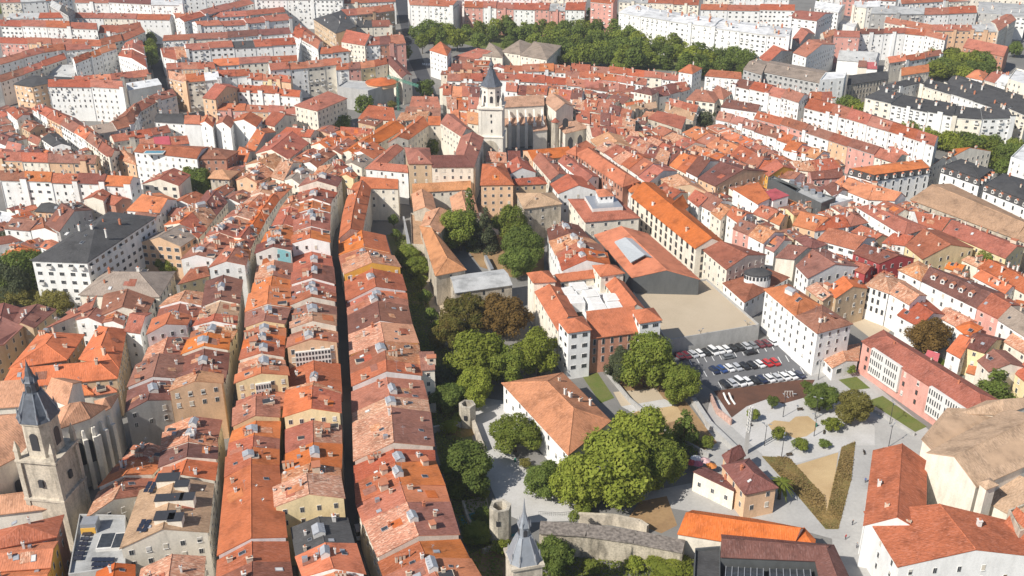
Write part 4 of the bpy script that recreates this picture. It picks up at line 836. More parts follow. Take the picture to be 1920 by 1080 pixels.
B('house', 'slate and maroon roofed house with an orange wall', [[(66,396),(118,399),(122,388),(92,380)]], 'N', 'k', 12, 'g', n=1)
B('house', 'brown-roofed white house at the left above the conifer', [[(8,428),(56,432),(86,414),(40,408)]], 'W', 'b', 13, 'g', n=2)
B('house', 'white gable house left of the slate-roofed block', [([(58,432),(112,440),(100,418),(62,414)], {'axis': 1})], 'W', 'b', 13, 'g', n=1, win=None)
B('house', 'long maroon roof with grey terrace beside the slate-roofed block', [[(86,420),(112,434),(172,394),(150,380)]], 'G', 'm', 15, 'g', n=5, sky=0, cs=1.2)
B('apartment_block', 'cream flats with a striped balcony corner behind the maroon roof', [([(157,374),(193,376),(206,363),(182,358)], {'axis': 1}), ([(196,380),(216,384),(244,374),(214,364)], {'rcol': 'r', 'wcol': 'R', 'H': 15})], 'C', 'r', 17, 'g', n=1, sky=0, step=6)
B('apartment_block', 'slate-roofed white flats with balconies and a grey shaded flank', [([(60,488),(163,492),(290,408),(205,398)], {})], 'W', 'k', 20, 'h', rise=4.0, n=5, sky=4, floors=6, win='w', step=3.4, budget=90, balc=.2)
B('house', 'orange roof cluster below the white gables at the left', [[(5,478),(42,490),(72,470),(35,458)]], 'W', 'o', 11, 'h', n=2)
B('house', 'small orange roof beside the slate-roofed flats', [[(76,462),(98,470),(116,458),(96,450)]], 'W', 'o', 11, 'g', n=0)
B('house', 'white low house at the left edge under the tall white row', [[(-12,418),(14,424),(30,404),(0,398)]], 'W', 'w', 9, 'f', n=0)
# top centre
flats('the beige block at the top', [(768,8),(808,10),(848,12)], [(764,-2),(806,-1),(866,1)], ['rC','rC'], 23, floors=6, budget=50)
flats('the pink and cream row at the top', [(870,13),(930,15),(985,17),(1045,19),(1096,20)], [(872,2),(932,4),(988,5),(1048,6),(1100,5)], ['rP','rC','rP','rC','rP','gP','rC'], 20, floors=6)
flats('the pink tower pair', [(1107,3),(1150,7)], [(1110,-6),(1158,-4)], ['rP'], 26, floors=8, balc=.4)
strip('the big white crescent', auto([(1160,23),(1190,29),(1280,44),(1380,57),(1479,70)], [(1195,8),(1222,17),(1290,28),(1388,40),(1486,53)], ['wW','wW','wW','wW','wW','wW','wW'], .1), H=24, name='apartment_block', noun='flats', ends='left', kind='g', floors=7, n=3, sky=2, step=3.4, budget=70, balc=.25, rise=1.2, cs=1.6)
flats('the pink, yellow and cream row', [(630,131),(660,129),(690,127),(727,119)], [(632,122),(660,120),(688,118),(722,110)], ['rC','oP','oY','rC'], 16, floors=4)
B('apartment_block', 'cream wing turning toward the dark road with maroon roof', [[(722,112),(754,146),(772,141),(738,107)]], 'C', 'm', 16, 'g', n=2, sky=0, floors=4)
B('apartment_block', 'pinkish block with striped balconies above the round building', [[(640,78),(684,85),(704,70),(660,58)]], 'C', 'r', 20, 'g', n=2, sky=0, floors=6, balc=.3)
flats('the pink brick row by the dark road', [(684,86),(722,84),(761,81)], [(688,72),(720,68),(752,64)], ['rC','mR','rP'], 19, floors=5)
flats('the short orange row above it', [(668,50),(734,49)], [(670,39),(728,37)], ['kC','oC'], 15, floors=2)
flats('the beige row left of the dark road', [(640,29),(690,26),(740,20)], [(640,17),(688,14),(735,8)], ['rC','rT','rT'], 20, floors=4, balc=.3)
flats('the row at the top beside the road', [(644,6),(700,4),(742,2)], [(644,-6),(700,-8),(738,-9)], ['rC','rC'], 18, floors=2)
rt, w_, r_, bs_ = B('court_building', 'round-ended grey modern hall with dark glass right side', [([(632,164),(690,172),(738,158),(650,152)], {})], 'G', 'g', 12, 'f', n=0, sky=0, win=None)
b = MB(); c = U((716,154), 13)-bs_; b.loft([ring_at(c, 9, 11, 28), ring_at(c, 9, 13.2, 28)], 0); b.loft([ring_at(c, 9.6, 13, 28), ring_at(c, 9.6, 13.3, 28), ring_at(c, .2, 15.8, 28)], 1)
b.build('conical_roof', [WALL['N'][1], ROOF['o'][1]], rt)
B('apartment_block', 'narrow white block with orange roof at the end of the dark road', [[(806,94),(838,104),(846,92),(826,78)]], 'W', 'o', 17, 'h', n=1, sky=0, floors=4)
B('house', 'low white walled building with red roof left of the monastery', [[(849,107),(898,110),(944,106),(940,98)]], 'W', 'r', 9, 'g', n=2, sky=0, win=None)
B('monastery', 'tan-roofed monastery wing with white gable in front of the park', [[(905,104),(942,108),(942,92),(918,80)], [(940,97),(975,102),(1002,84),(975,75)], ([(976,104),(1025,112),(1052,86),(1002,78)], {'axis': 0})], 'C', 'u', 11, 'h', rise=3, n=0, sky=0, floors=1)
flats('the red row before the monastery', [(945,133),(985,136),(1028,134),(1070,136)], [(950,122),(988,122),(1030,120),(1068,122)], ['rC','oC','oC','oC'], 11, floors=2, win='w')
flats('the long red row behind the spire', [(932,150),(1000,153),(1060,158),(1140,170)], [(935,138),(1002,140),(1062,146),(1142,158)], ['rW','rC','rW','rW','mW'], 11, floors=2)
flats('the brick row left of the spire', [(845,133),(895,134)], [(848,121),(892,121)], ['mN','rN'], 13, floors=2)
flats('the white row left of the spire', [(838,150),(870,151),(905,152)], [(840,139),(872,139),(905,138)], ['oW','rW','rC'], 12, floors=2)
flats('the long curved terrace', [(1060,143),(1153,150),(1212,160)], [(1060,133),(1158,142),(1214,152)], ['bC','rC','rC','oC','rC'], 10, floors=2)
flats('the second long curved terrace', [(1062,161),(1130,166),(1188,176)], [(1062,149),(1132,153),(1192,163)], ['PW','PC','PC','bC'], 11, floors=2)
flats('the low white houses by the park', [(1070,132),(1103,134),(1142,136),(1208,144),(1272,150)], [(1072,122),(1105,124),(1142,127),(1208,135),(1272,142)], ['rC','oC','rC','rC','oC','rW'], 10, floors=2)
B('apartment_block', 'cream four-storey hotel with maroon hip roof', [[(1189,171),(1222,178),(1235,171),(1208,162)]], 'C', 'm', 16, 'h', n=1, sky=0, floors=4, step=2.6)
B('apartment_block', 'tall white block with orange roof beside the park', [[(1273,134),(1298,138),(1316,128),(1292,121)]], 'W', 'o', 19, 'h', n=1, sky=0, floors=5)
flats('the maroon terrace behind the hotel', [(1236,180),(1262,176),(1294,166)], [(1222,165),(1246,160),(1278,152)], ['mC','mC','rC'], 13, floors=3)
# mixed roofs round the cathedral
for nm, A_, B_, cs_ in (('the roofs behind the cathedral', [(948,172),(1010,178),(1090,190)], [(950,158),(1012,164),(1096,174)], ['rW','mC','bC','rW','pC','rC','mW']),
        ('the second roofs behind the cathedral', [(1070,205),(1130,212),(1180,225)], [(1078,188),(1136,194),(1190,206)], ['pC','rC','rC','mW','rC']),
        ('the third roofs behind the cathedral', [(1080,228),(1130,236),(1190,248)], [(1078,208),(1134,214),(1192,228)], ['rC','rW','mC','rC','pC']),
        ('the roofs beside the apse', [(1110,256),(1150,262),(1200,262)], [(1100,236),(1146,240),(1194,246)], ['rC','mC','rW','pC']),
        ('the roofs left of the tower', [(830,178),(868,180),(900,182)], [(832,160),(868,162),(900,164)], ['rC','oC','rC','mC']),
        ('the second roofs left of the tower', [(838,202),(870,204),(898,206)], [(836,184),(870,186),(898,188)], ['pC','rC','rC']),
        ('third roofs left of the tower', [(846,226),(870,232),(897,236)], [(842,208),(872,212),(897,216)], ['oC','oC','qC'])):
    strip(nm, auto(A_, B_, cs_, .2), H=12, n=3, sky=1, ends='left', floors=2, group='mixed roofs round the cathedral')
for lab, qd, rc, wc in (('two-stepped peach roof with white eaves at the head of the lane', [(768,200),(826,202),(816,184),(778,184)], 'P', 'W'), ('second stepped rose roof below it with white eaves', [(758,214),(826,218),(826,204),(766,202)], 'b', 'W'),
        ('cluttered peach roof behind the seminary range', [(742,228),(800,222),(810,212),(762,212)], 'p', 'C'), ('red-roofed low school behind trees by the crane', [(672,222),(742,226),(735,206),(712,200)], 'r', 'C'),
        ('red roof behind the trees left of the long orange roof', [(638,250),(696,256),(700,242),(640,240)], 'r', 'W')):
    B('house', lab, [qd], wc, rc, 11, 'g', n=3)
# roofs between the upper rows and the seminary
for lab, qd, rc, wc, ax in (('red hip-roofed house with a white gable behind it, north end of the old rows', [(523,252),(582,257),(598,246),(553,240)], 'r', 'C', 0),
        ('big red roof with grey skylights and a cream gable', [(480,288),(540,299),(579,268),(521,252)], 'r', 'C', 1), ('cream gable house with cluttered peach roof', [(460,309),(516,319),(534,305),(500,291)], 'p', 'C', 1),
        ('peach roof above a brown gable with two small holes', [(443,338),(481,343),(514,327),(482,311)], 'p', 'N', 1), ('grey-brown roof with pale cream gable in the middle of the rows', [(533,338),(561,345),(589,323),(551,316)], 'u', 'C', 1),
        ('cluttered roof with many chimneys beside the pale gable', [(508,331),(532,338),(568,305),(550,301)], 'p', 'C', 0), ('brown roof with white gable left of the orange roofs', [(568,306),(594,314),(630,288),(605,279)], 'b', 'W', 1),
        ('bright orange and peach roof beside the long rows', [(583,273),(616,281),(667,260),(634,246)], 'o', 'C', 1), ('brown and orange roof strip above the white gable', [(612,284),(640,290),(668,268),(640,262)], 'r', 'C', 1),
        ('long orange roof climbing toward the seminary', [(640,287),(668,292),(760,240),(730,228)], 'o', 'C', 1), ('white blank gable with orange roof near the U-shaped roof', [(653,288),(699,298),(722,281),(681,270)], 'o', 'W', 1),
        ('tan flat-pitched roof in front of the white blank gable', [(640,309),(678,315),(699,300),(667,292)], 'u', 'C', 1), ('small orange gable house with cream front by the curved terrace', [(636,331),(662,335),(670,328),(648,316)], 'o', 'Y', 1),
        ('peach and brown roofs at the top of the row left of the dark street', [(577,343),(628,341),(645,322),(600,312)], 'p', 'C', 1), ('red roof in the gap above the curved terrace', [(612,322),(640,326),(652,310),(628,300)], 'r', 'C', 1)):
    B('house', lab, [(qd, {'axis': ax})], wc, rc, 14, 'g', n=4, lantern=rnd.random() < .4)
# upper right
flats('the white row at the top right', [(1313,18),(1400,19),(1490,21)], [(1316,8),(1402,9),(1490,11)], ['rW','rW','rW'], 21, floors=4)
flats('the stepped white block', [(1481,32),(1532,38)], [(1500,19),(1562,24)], ['rW'], 22, floors=2)
flats('the white block with shaded flank', [(1527,14),(1572,24)], [(1530,3),(1585,10)], ['wW'], 18)
flats('the grey-roofed complex, back row', [(1632,26),(1700,27),(1765,26),(1832,23)], [(1640,10),(1704,14),(1764,14),(1826,10)], ['gG','gG','rC','rC'], 18, floors=3)
flats('the grey-roofed complex, front row', [(1658,42),(1740,58),(1832,59),(1872,60)], [(1664,34),(1746,49),(1832,48),(1862,44)], ['rC','rC','rN','rN','gN'], 17, floors=3)
flats('the grey-roofed complex, right wing', [(1872,60),(1905,38)], [(1858,42),(1886,28)], ['rC'], 18)
flats('the row at the top right corner', [(1832,24),(1925,32)], [(1836,4),(1925,8)], ['gG','gC'], 17, floors=3)
flats('the far rows at the top', [(1690,8),(1760,4),(1840,0)], [(1685,-4),(1755,-8),(1835,-10)], ['rC','rC'], 16, floors=2)
flats('the white wall of flats', [(1611,63),(1665,63),(1718,63),(1772,76)], [(1613,56),(1666,56),(1720,56),(1778,68)], ['mW','rW','rW','rW'], 18, floors=6)
flats('the pinkish tower by the white wall', [(1563,68),(1612,70)], [(1566,57),(1612,58)], ['rP'], 18, floors=5, balc=.3)
flats('the red-roofed pair by it', [(1545,72),(1570,64)], [(1538,65),(1562,58)], ['pC'], 14)
B('apartment_block', 'bluish-flanked white block with pink roof', [[(1487,99),(1512,107),(1566,84),(1541,74)]], 'W', 'r', 17, 'g', n=4, sky=0, floors=5)
B('house', 'bright red strip roof beside the bluish-flanked block', [[(1424,108),(1440,119),(1486,96),(1472,86)]], 'G', 'r', 14, 'g', n=0, sky=0)
B('house', 'red strip roof behind the crescent end', [[(1486,72),(1500,82),(1528,64),(1515,54)]], 'G', 'r', 15, 'g', n=0, sky=0)
B('factory', 'long grey-brown roofed old factory with balconied front', [[(1432,135),(1538,156),(1552,134),(1444,114)], ([(1394,130),(1428,140),(1442,116),(1414,112)], {})], 'G', 'u', 15, 'g', rise=1.6, n=2, sky=0, floors=3, win='w')
B('tower', 'plain white square tower of the old factory', [[(1537,152),(1583,148),(1588,136),(1548,138)]], 'W', 'w', 19, 'f', n=0, sky=0, step=5, floors=4)
B('factory', 'columned factory wing with solar panels on its roof', [[(1588,160),(1666,148),(1660,134),(1592,142)]], 'S', 'k', 13, 'g', rise=2, n=0, sky=0, win='t', step=2.4, floors=3)
flats('the orange-roofed factory wings', [(1667,119),(1715,112),(1765,104)], [(1660,110),(1710,103),(1762,95)], ['oC','oC','oC'], 12, floors=2)
B('house', 'orange-roofed wing before the columned factory', [[(1690,142),(1742,134),(1738,124),(1688,130)]], 'C', 'o', 12, 'g', n=0, sky=0)
flats('the orange sheds by the factory', [(1608,126),(1645,128)], [(1610,116),(1640,116)], ['oC','KC'], 10, win=None)
B('workshop', 'pale grey workshop roofs behind the factory', [[(1570,112),(1640,118),(1650,102),(1575,100)]], 'W', 'g', 9, 'g', n=0, sky=3, win=None)
flats('the dark triangular block, front side', [(1622,184),(1715,205),(1812,224),(1900,222)], [(1650,173),(1730,189),(1822,208),(1888,208)], ['kC','kC','kC','kC','kC'], 17, floors=5, balc=.5, kind='s', rise=1.0, win='w')
flats('the dark triangular block, back side', [(1652,173),(1692,164),(1732,154)], [(1646,165),(1688,157),(1726,147)], ['kC','kC'], 17, kind='s', rise=.8)
flats('the dark triangular block, right side', [(1728,160),(1800,182),(1880,208)], [(1738,152),(1812,172),(1896,204)], ['kC','kC','kC'], 17, kind='s', rise=.8)
flats('the long dark-roofed block', [(1773,157),(1850,186),(1925,218)], [(1796,142),(1872,166),(1945,190)], ['kC','kC','kC'], 17, floors=4, balc=.5, win='w')
flats('the tall white row in the upper right', [(1377,161),(1420,171),(1460,181),(1498,193)], [(1394,149),(1438,159),(1478,167),(1516,180)], ['mW','rW','PW','PW'], 19, floors=6, step=3)
flats('the longer white row', [(1508,202),(1560,215),(1640,239),(1690,254),(1752,274)], [(1530,186),(1580,199),(1654,223),(1702,238),(1760,257)], ['rW','rW','rW','PC','rW','rW'], 18, floors=6, step=3, balc=.12)
flats('the corner link of the longer white row', [(1512,192),(1562,186)], [(1520,172),(1556,172)], ['rW','rC'], 17)
B('apartment_block', 'white gable block left of the tall white row', [[(1322,142),(1390,148),(1388,138),(1338,134)]], 'W', 'r', 17, 'g', n=2, sky=0, floors=5, balc=.3)
B('apartment_block', 'cream block with rose hip roofs left of the maroon strip', [([(1288,186),(1340,192),(1352,176),(1306,168)], {}), ([(1330,180),(1356,186),(1372,174),(1345,160)], {})], 'C', 'P', 15, 'h', n=2, sky=1, floors=3, win='w')
B('house', 'white house with maroon roof strips and terraces', [[(1352,200),(1420,210),(1428,200),(1372,188)]], 'W', 'm', 13, 'g', n=2, sky=1)
flats('the rose row above the red terrace', [(1342,224),(1378,232),(1415,243)], [(1352,212),(1390,220),(1428,230)], ['PW','PC','PC'], 13, floors=2)
flats('the long pinkish terrace', [(1414,220),(1470,235),(1545,260),(1610,282),(1680,304)], [(1426,209),(1482,224),(1556,247),(1622,270),(1700,292)], ['rP','bP','bC','bN','bP','rC'], 13, floors=3)
flats('the brown roofs before the pinkish terrace', [(1414,246),(1450,258),(1480,268)], [(1428,232),(1464,244),(1496,256)], ['bC','bC','rC'], 12, floors=2)
flats('the roofs over the ochre gable', [(1468,282),(1500,290),(1530,298)], [(1490,264),(1520,274),(1556,288)], ['oC','oC','qC'], 12, floors=2)
flats('the red end house of the white row', [(1668,288),(1720,292)], [(1664,280),(1712,278)], ['rC'], 10)
B('convent', 'sandy-walled church with red barrel roof in the upper right', [[(1215,222),(1278,242),(1286,226),(1232,214)]], 'S', 'r', 12, 's', rise=1.5, n=0, sky=0, win='s', step=10)
flats('the sandy cloister wings', [(1178,212),(1232,200)], [(1172,204),(1228,192)], ['tS','tS'], 11, floors=1)
flats('the sandy cloister right wing', [(1246,206),(1300,226)], [(1250,196),(1306,216)], ['tS','tS'], 11, floors=1)
flats('the red roofs right of the cloister', [(1252,198),(1306,210)], [(1258,186),(1312,200)], ['rC','rC'], 11)
B('house', 'orange flat-pitched roof above the cloister', [[(1175,207),(1210,198),(1200,190),(1170,194)]], 'C', 'o', 11, 'g', n=0)
B('apartment_block', 'brick hall behind the park trees at the far right', [[(1806,88),(1882,106),(1892,92),(1820,78)]], 'R', 'P', 12, 'g', n=2, sky=0)
flats('the cream towers at the right edge', [(1846,148),(1885,160)], [(1870,132),(1905,142)], ['rC','wC'], 15, floors=3)
B('house', 'white house with orange hip roof near the long dark-roofed block', [[(1812,144),(1842,150),(1852,138),(1828,132)]], 'W', 'o', 12, 'h', n=1)
B('apartment_block', 'cream tower cut by the right frame edge', [[(1890,150),(1935,165),(1945,140),(1905,130)]], 'C', 'w', 22, 'f', n=0, sky=0, floors=5)

# further rows that close the view at the top
B('apartment_block', 'tan corner block with a slate mansard top above the dark road', [([(588,36),(630,63),(668,50),(640,20)], {})], 'T', 'k', 22, 'h', rise=2.5, n=4, sky=2, floors=6, balc=.2)
flats('the stepped rows by the tan block', [(548,66),(572,76),(596,92)], [(560,46),(584,58),(606,78)], ['rW','rC','rW'], 17, floors=4)
flats('the rows under the tan block', [(600,100),(640,98),(676,92)], [(604,88),(640,86),(668,80)], ['rW','rC','rC'], 15, floors=3)
flats('the dark flats at the top left', [(92,8),(128,30)], [(104,2),(140,22)], ['gG','kG'], 22, floors=4, win='w')
flats('the last row at the top left', [(0,6),(60,5),(135,-2)], [(0,-2),(60,-4),(130,-10)], ['rC','gC','rC'], 18, floors=3)
flats('the top row left of the diagonal', [(285,-2),(345,-4),(440,-8)], [(285,-10),(345,-12),(440,-16)], ['rC','rW','rC'], 20, floors=4)
flats('the top row behind the pink tower', [(1160,2),(1230,6),(1310,8)], [(1165,-6),(1232,-3),(1312,-1)], ['gC','rC','rC'], 20, floors=3)
flats('the top row behind the white flats', [(1320,-4),(1400,-3),(1480,-2)], [(1320,-12),(1400,-11),(1480,-10)], ['rC','rW','rC'], 22, floors=4)
flats('the top row right of the white flats', [(1540,-2),(1600,-1),(1680,2)], [(1540,-10),(1600,-9),(1680,-7)], ['rC','rP','rC'], 20, floors=4)
flats('the cream slabs above the grey complex', [(1600,12),(1625,14),(1650,13)], [(1604,4),(1628,5),(1652,4)], ['wC','wC'], 20, floors=4)
B('workshop', 'pale flat workshop beside the stepped white block', [[(1572,44),(1602,54),(1612,36),(1582,30)]], 'W', 'w', 8, 'f', n=0, sky=0, win=None)
flats('the top row beyond the corner', [(1700,-6),(1800,-10),(1925,-6)], [(1700,-14),(1800,-18),(1925,-14)], ['rC','gC','rC'], 20, floors=3)
flats('the top row over the beige block', [(770,-10),(900,-6),(1100,-4)], [(770,-20),(900,-16),(1100,-13)], ['rC','rW','gC','rC'], 24, floors=3)

# ------------------------------------------------------------------ small houses that fill the lanes between the surveyed ones
def sat(A, B, gap):
    for P, Q in ((A, B), (B, A)):
        for i in range(len(P)):
            e = P[(i+1) % len(P)]-P[i]
            if e.length < .01: continue
            n = Vector((e.y, -e.x, 0)).normalized(); a = [p.dot(n) for p in P]; b = [p.dot(n) for p in Q]
            if max(a)+gap < min(b) or max(b)+gap < min(a): return False
    return True
def inside(x, y, P):
    c = False
    for i in range(len(P)):
        a, b = P[i], P[i-1]
        if (a[1] > y) != (b[1] > y) and x < (b[0]-a[0])*(y-a[1])/(b[1]-a[1])+a[0]: c = not c
    return c
def to_px(p):
    d = HC-p.z; zc = p.y*CT+d*ST; return 960+F*p.x/zc, 540+F*(d*CT-p.y*ST)/zc
ONES = ORD[:19]; TENS = {2: 'twenty', 3: 'thirty', 4: 'forty', 5: 'fifty'}
def ordw(i):
    n = i+1
    if n < 20: return ONES[i]
    return TENS[n//10]+('-'+ONES[n % 10-1] if n % 10 else 'ieth')
def fill(place, region, street, H, palette, walls, keep=(), gap=.5, sizes=((9, 11), (7, 9), (5.5, 7), (4.5, 5.5)), limit=60, clear=()):
    poly = [U(p, H) for p in region]; PW = [(p.x, p.y) for p in poly]; a, b = U(street[0], H), U(street[1], H); d = upright(b-a).normalized(); n = Vector((-d.y, d.x, 0))
    near = [q for q in FQ if abs(q[0].x-poly[0].x) < 400]; KP = [[upright(U(p, 0)) for p in k] for k in keep]; out = []
    xs = [p.x for p in poly]; ys = [p.y for p in poly]
    for w, l in sizes:
        tries = 0; y = min(ys)
        while y < max(ys):
            x = min(xs)
            while x < max(xs):
                c = Vector((x+rnd.uniform(-.8, .8), y+rnd.uniform(-.8, .8), 0)); x += 2.2
                if not inside(c.x, c.y, PW): continue
                q = [c-d*l/2-n*w/2, c+d*l/2-n*w/2, c+d*l/2+n*w/2, c-d*l/2+n*w/2]
                if any((p[0]-c).length < 60 and sat(q, p, gap) for p in near): continue
                if any(sat(q, k, 0) for k in KP): continue
                if any(math.hypot(c.x-t[0], c.y-t[1]) < t[2]+w/2 for t in clear): continue
                if len(out) >= limit: break
                near.append(q); out.append((q, w))
            y += 2.2
    out.sort(key=lambda o: to_px(sum(o[0], Vector())/4)[0]); cnt = {}
    for q, w in out:
        rc, wc = rnd.choice(palette), rnd.choice(walls); h = H+rnd.uniform(-1.6, .6); base = sum(q, Vector())/4; key = (rc, wc); cnt[key] = cnt.get(key, 0)+1
        root = thing('house', base, f"{ordw(cnt[key]-1)} small {ROOF[rc][0]}-roofed {WALL[wc][0]} house from the left {place}", 'house', 'small houses '+place)
        W, R = MB(), MB(); at, qq = add_piece(W, R, [p-base for p in q], h, rnd.choice('gggs'), w*rnd.uniform(.13, .2), .4, .1, 0, rnd.choice((0, 0, 1)))
        wl, r = finish(root, W, R, [WALL[wc][1]], [ROOF[rc][1]])
        put_windows(root, base, qq, (0, 1, 2, 3), h, 0, 'n', 1, 3.4, 2.9, 6); dress(r, at, n=1, sky=1, cs=.9, old=True); FQ.append(q)
    print(place, len(out))
fill('in the eastern lanes', [(1130,250),(1200,240),(1290,255),(1440,335),(1560,300),(1600,340),(1700,372),(1900,462),(1925,640),(1840,608),(1700,562),(1600,506),(1500,470),(1400,440),(1330,400),(1240,372),(1180,330)], ((1198,277),(1308,333)), 11, 'rrrbbpmoP', 'WWCCTY',
     keep=[[(1303,425),(1340,425),(1340,455),(1303,455)], [(1425,495),(1460,495),(1460,530),(1425,530)]], limit=75)
fill('among the upper old rows', [(350,350),(480,285),(640,235),(760,222),(725,250),(690,262),(640,305),(610,320),(545,345),(480,355),(400,400),(330,425),(290,420)], ((560,343),(588,323)), 12, 'rrbbpouP', 'WCCNT', keep=[[(345,340),(410,340),(410,400),(345,400)]], limit=45)
fill('round the cathedral', [(826,160),(905,158),(905,240),(880,240),(845,236)], ((838,202),(870,204)), 11, 'rrbpo', 'WCC', limit=16)
fill('behind the cathedral', [(950,160),(1190,172),(1262,200),(1262,262),(1180,262),(1120,262),(1085,215),(1020,180),(955,176)], ((1080,228),(1130,236)), 11, 'rrbpm', 'WCC', limit=40)
fill('at the western edge', [(0,205),(40,200),(205,296),(170,290),(60,290),(0,290)], ((60,204),(112,231)), 11, 'rbmP', 'WWC', limit=22)
fill('below the tall white row', [(0,385),(160,360),(250,375),(300,410),(250,420),(190,410),(90,450),(60,470),(0,460)], ((88,420),(172,394)), 11, 'rbbm', 'WWC', limit=22)
fill('by the monastery road', [(830,110),(930,118),(945,150),(840,160)], ((845,133),(895,134)), 9, 'rrb', 'WC', limit=12)
# ------------------------------------------------------------------ the two church towers and the cathedral
def octa(c, r, z, ph=math.pi/8): return ring_at(c, r, z, 8, ph)
def sq(c, r, z, rz): return ring_at(c, r*math.sqrt(2), z, 4, rz+math.pi/4)
# cathedral: tower
tip = U((921, 106), 50.5); tb = Vector((tip.x, tip.y, 0))
root = thing('cathedral', tb, 'pale stone cathedral with a slate spire, buttressed nave and tall porch arch', 'cathedral')
MS = WALL['S'][1]; MSP = wall_mat('pale tower limestone', (.80, .745, .65), .25)
rz = math.radians(-6)
b = MB(); w = 5.6
b.loft([sq((0, 0), w+.5, 0, rz), sq((0, 0), w+.5, 12, rz), sq((0, 0), w+.8, 12.1, rz), sq((0, 0), w+.8, 12.7, rz), sq((0, 0), w, 12.8, rz), sq((0, 0), w, 26, rz), sq((0, 0), w+.8, 26.3, rz), sq((0, 0), w+.8, 27.2, rz), sq((0, 0), w-.4, 27.25, rz)])
b.loft([octa((0, 0), 5.0, 27.2), octa((0, 0), 4.8, 36.2), octa((0, 0), 5.4, 36.5), octa((0, 0), 5.4, 37.0)])
R_ = Matrix.Rotation(rz, 3, 'Z')
for sx in (-1, 1):
    for sy in (-1, 1):
        p = R_@Vector((sx*(w-.6), sy*(w-.6), 0)); b.loft([sq(p, .65, 27.2, rz), sq(p, .6, 30, rz), sq(p, .1, 32, rz)])
        b.box((p.x, p.y, 19), (1.5, 1.5, 13), rz)
tw = b.build('tower', [MSP], root)
b = MB(); prof = [(5.7, 36.9), (4.4, 38.3), (3.3, 40.0), (2.2, 42.2), (1.5, 44.2)]
b.loft([octa((0, 0), r, z) for r, z in prof]); b.loft([octa((0, 0), r, z) for r, z in ((1.0, 44.0), (1.0, 46.2), (1.35, 46.3), (1.2, 46.8), (.5, 48.0), (.12, 50.2), (.05, 51.5))])
b.build('spire', [M_SLATE], root)
def arch(b, p, rz, w, h, d=.3, mi=0, n=8, pointed=False):
    "flat arched panel of half thickness, facing the local -y side of the rotation"
    R = Matrix.Rotation(rz, 3, 'Z'); prof = [(-w/2, 0), (w/2, 0)]
    for i in range(n+1):
        t = math.pi*i/n; k = 1.5 if pointed else 1.0
        x = math.cos(t)*w/2; z = h+math.sin(t)*w/2*k
        if pointed: z = h+(1-abs(math.cos(t))**1.6)*w*.75
        prof.append((x, z))
    f = [Vector(p)+R@Vector((x, -d, z)) for x, z in prof]; g = [Vector(p)+R@Vector((x, 0, z)) for x, z in prof]
    b.poly(f, mi)
    for i in range(len(f)):
        j = (i+1) % len(f); b.poly([g[i], g[j], f[j], f[i]], mi)
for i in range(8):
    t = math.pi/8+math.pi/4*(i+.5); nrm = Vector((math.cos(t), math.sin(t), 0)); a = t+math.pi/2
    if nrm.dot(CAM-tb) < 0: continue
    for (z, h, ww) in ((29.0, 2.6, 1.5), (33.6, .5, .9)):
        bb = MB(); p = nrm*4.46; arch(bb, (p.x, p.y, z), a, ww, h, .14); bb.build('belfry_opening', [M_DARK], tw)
bb = MB(); p = R_@Vector((0.6, -w-.5, 0)); arch(bb, (p.x, p.y, 0), rz, 7.0, 6.5, .12); bb.build('porch_arch', [wall_mat('white porch', (.80, .78, .74), .1)], tw)
bb = MB(); p = R_@Vector((-.2, -w-.58, 0)); arch(bb, (p.x, p.y, 0), rz, 8.2, 6.7, .08); bb.build('porch_surround', [MS], tw)
for x, z in ((0.4, 23), (.6, 15.4), (.5, 20)):
    p = R_@Vector((x, -w, z)); obj('window', WIN['s'], tw, p, rz+math.pi)
# nave, aisle, transept, apse chapel
def rel(c, z): return upright(U(c, z))-tb
W_, R2 = MB(), MB()
def cpiece(q, H, kind='g', rise=2.5, axis=0, z0=0): return add_piece(W_, R2, [rel(c, H) for c in q], H, kind, rise, .5, .2, z0, axis)
cpiece([(944, 201), (1020, 197), (1018, 178), (950, 183)], 19, 'g', 2.6)
cpiece([(946, 236), (1020, 232), (1020, 214), (946, 218)], 11.5, 's', 3.0)
cpiece([(1043, 208), (1075, 199), (1050, 180), (1018, 188)], 19, 'g', 2.6, 1)
cpiece([(1000, 246), (1026, 243), (1022, 226), (996, 230)], 10.5, 's', 2.2)
cpiece([(1060, 250), (1118, 236), (1100, 224), (1042, 232)], 10, 'h', 2.4)
wl = W_.build('wall', [MSP], root); rf = R2.build('roof', [roof_mat('old cathedral tiles', (.47, .26, .15), .8)], root)
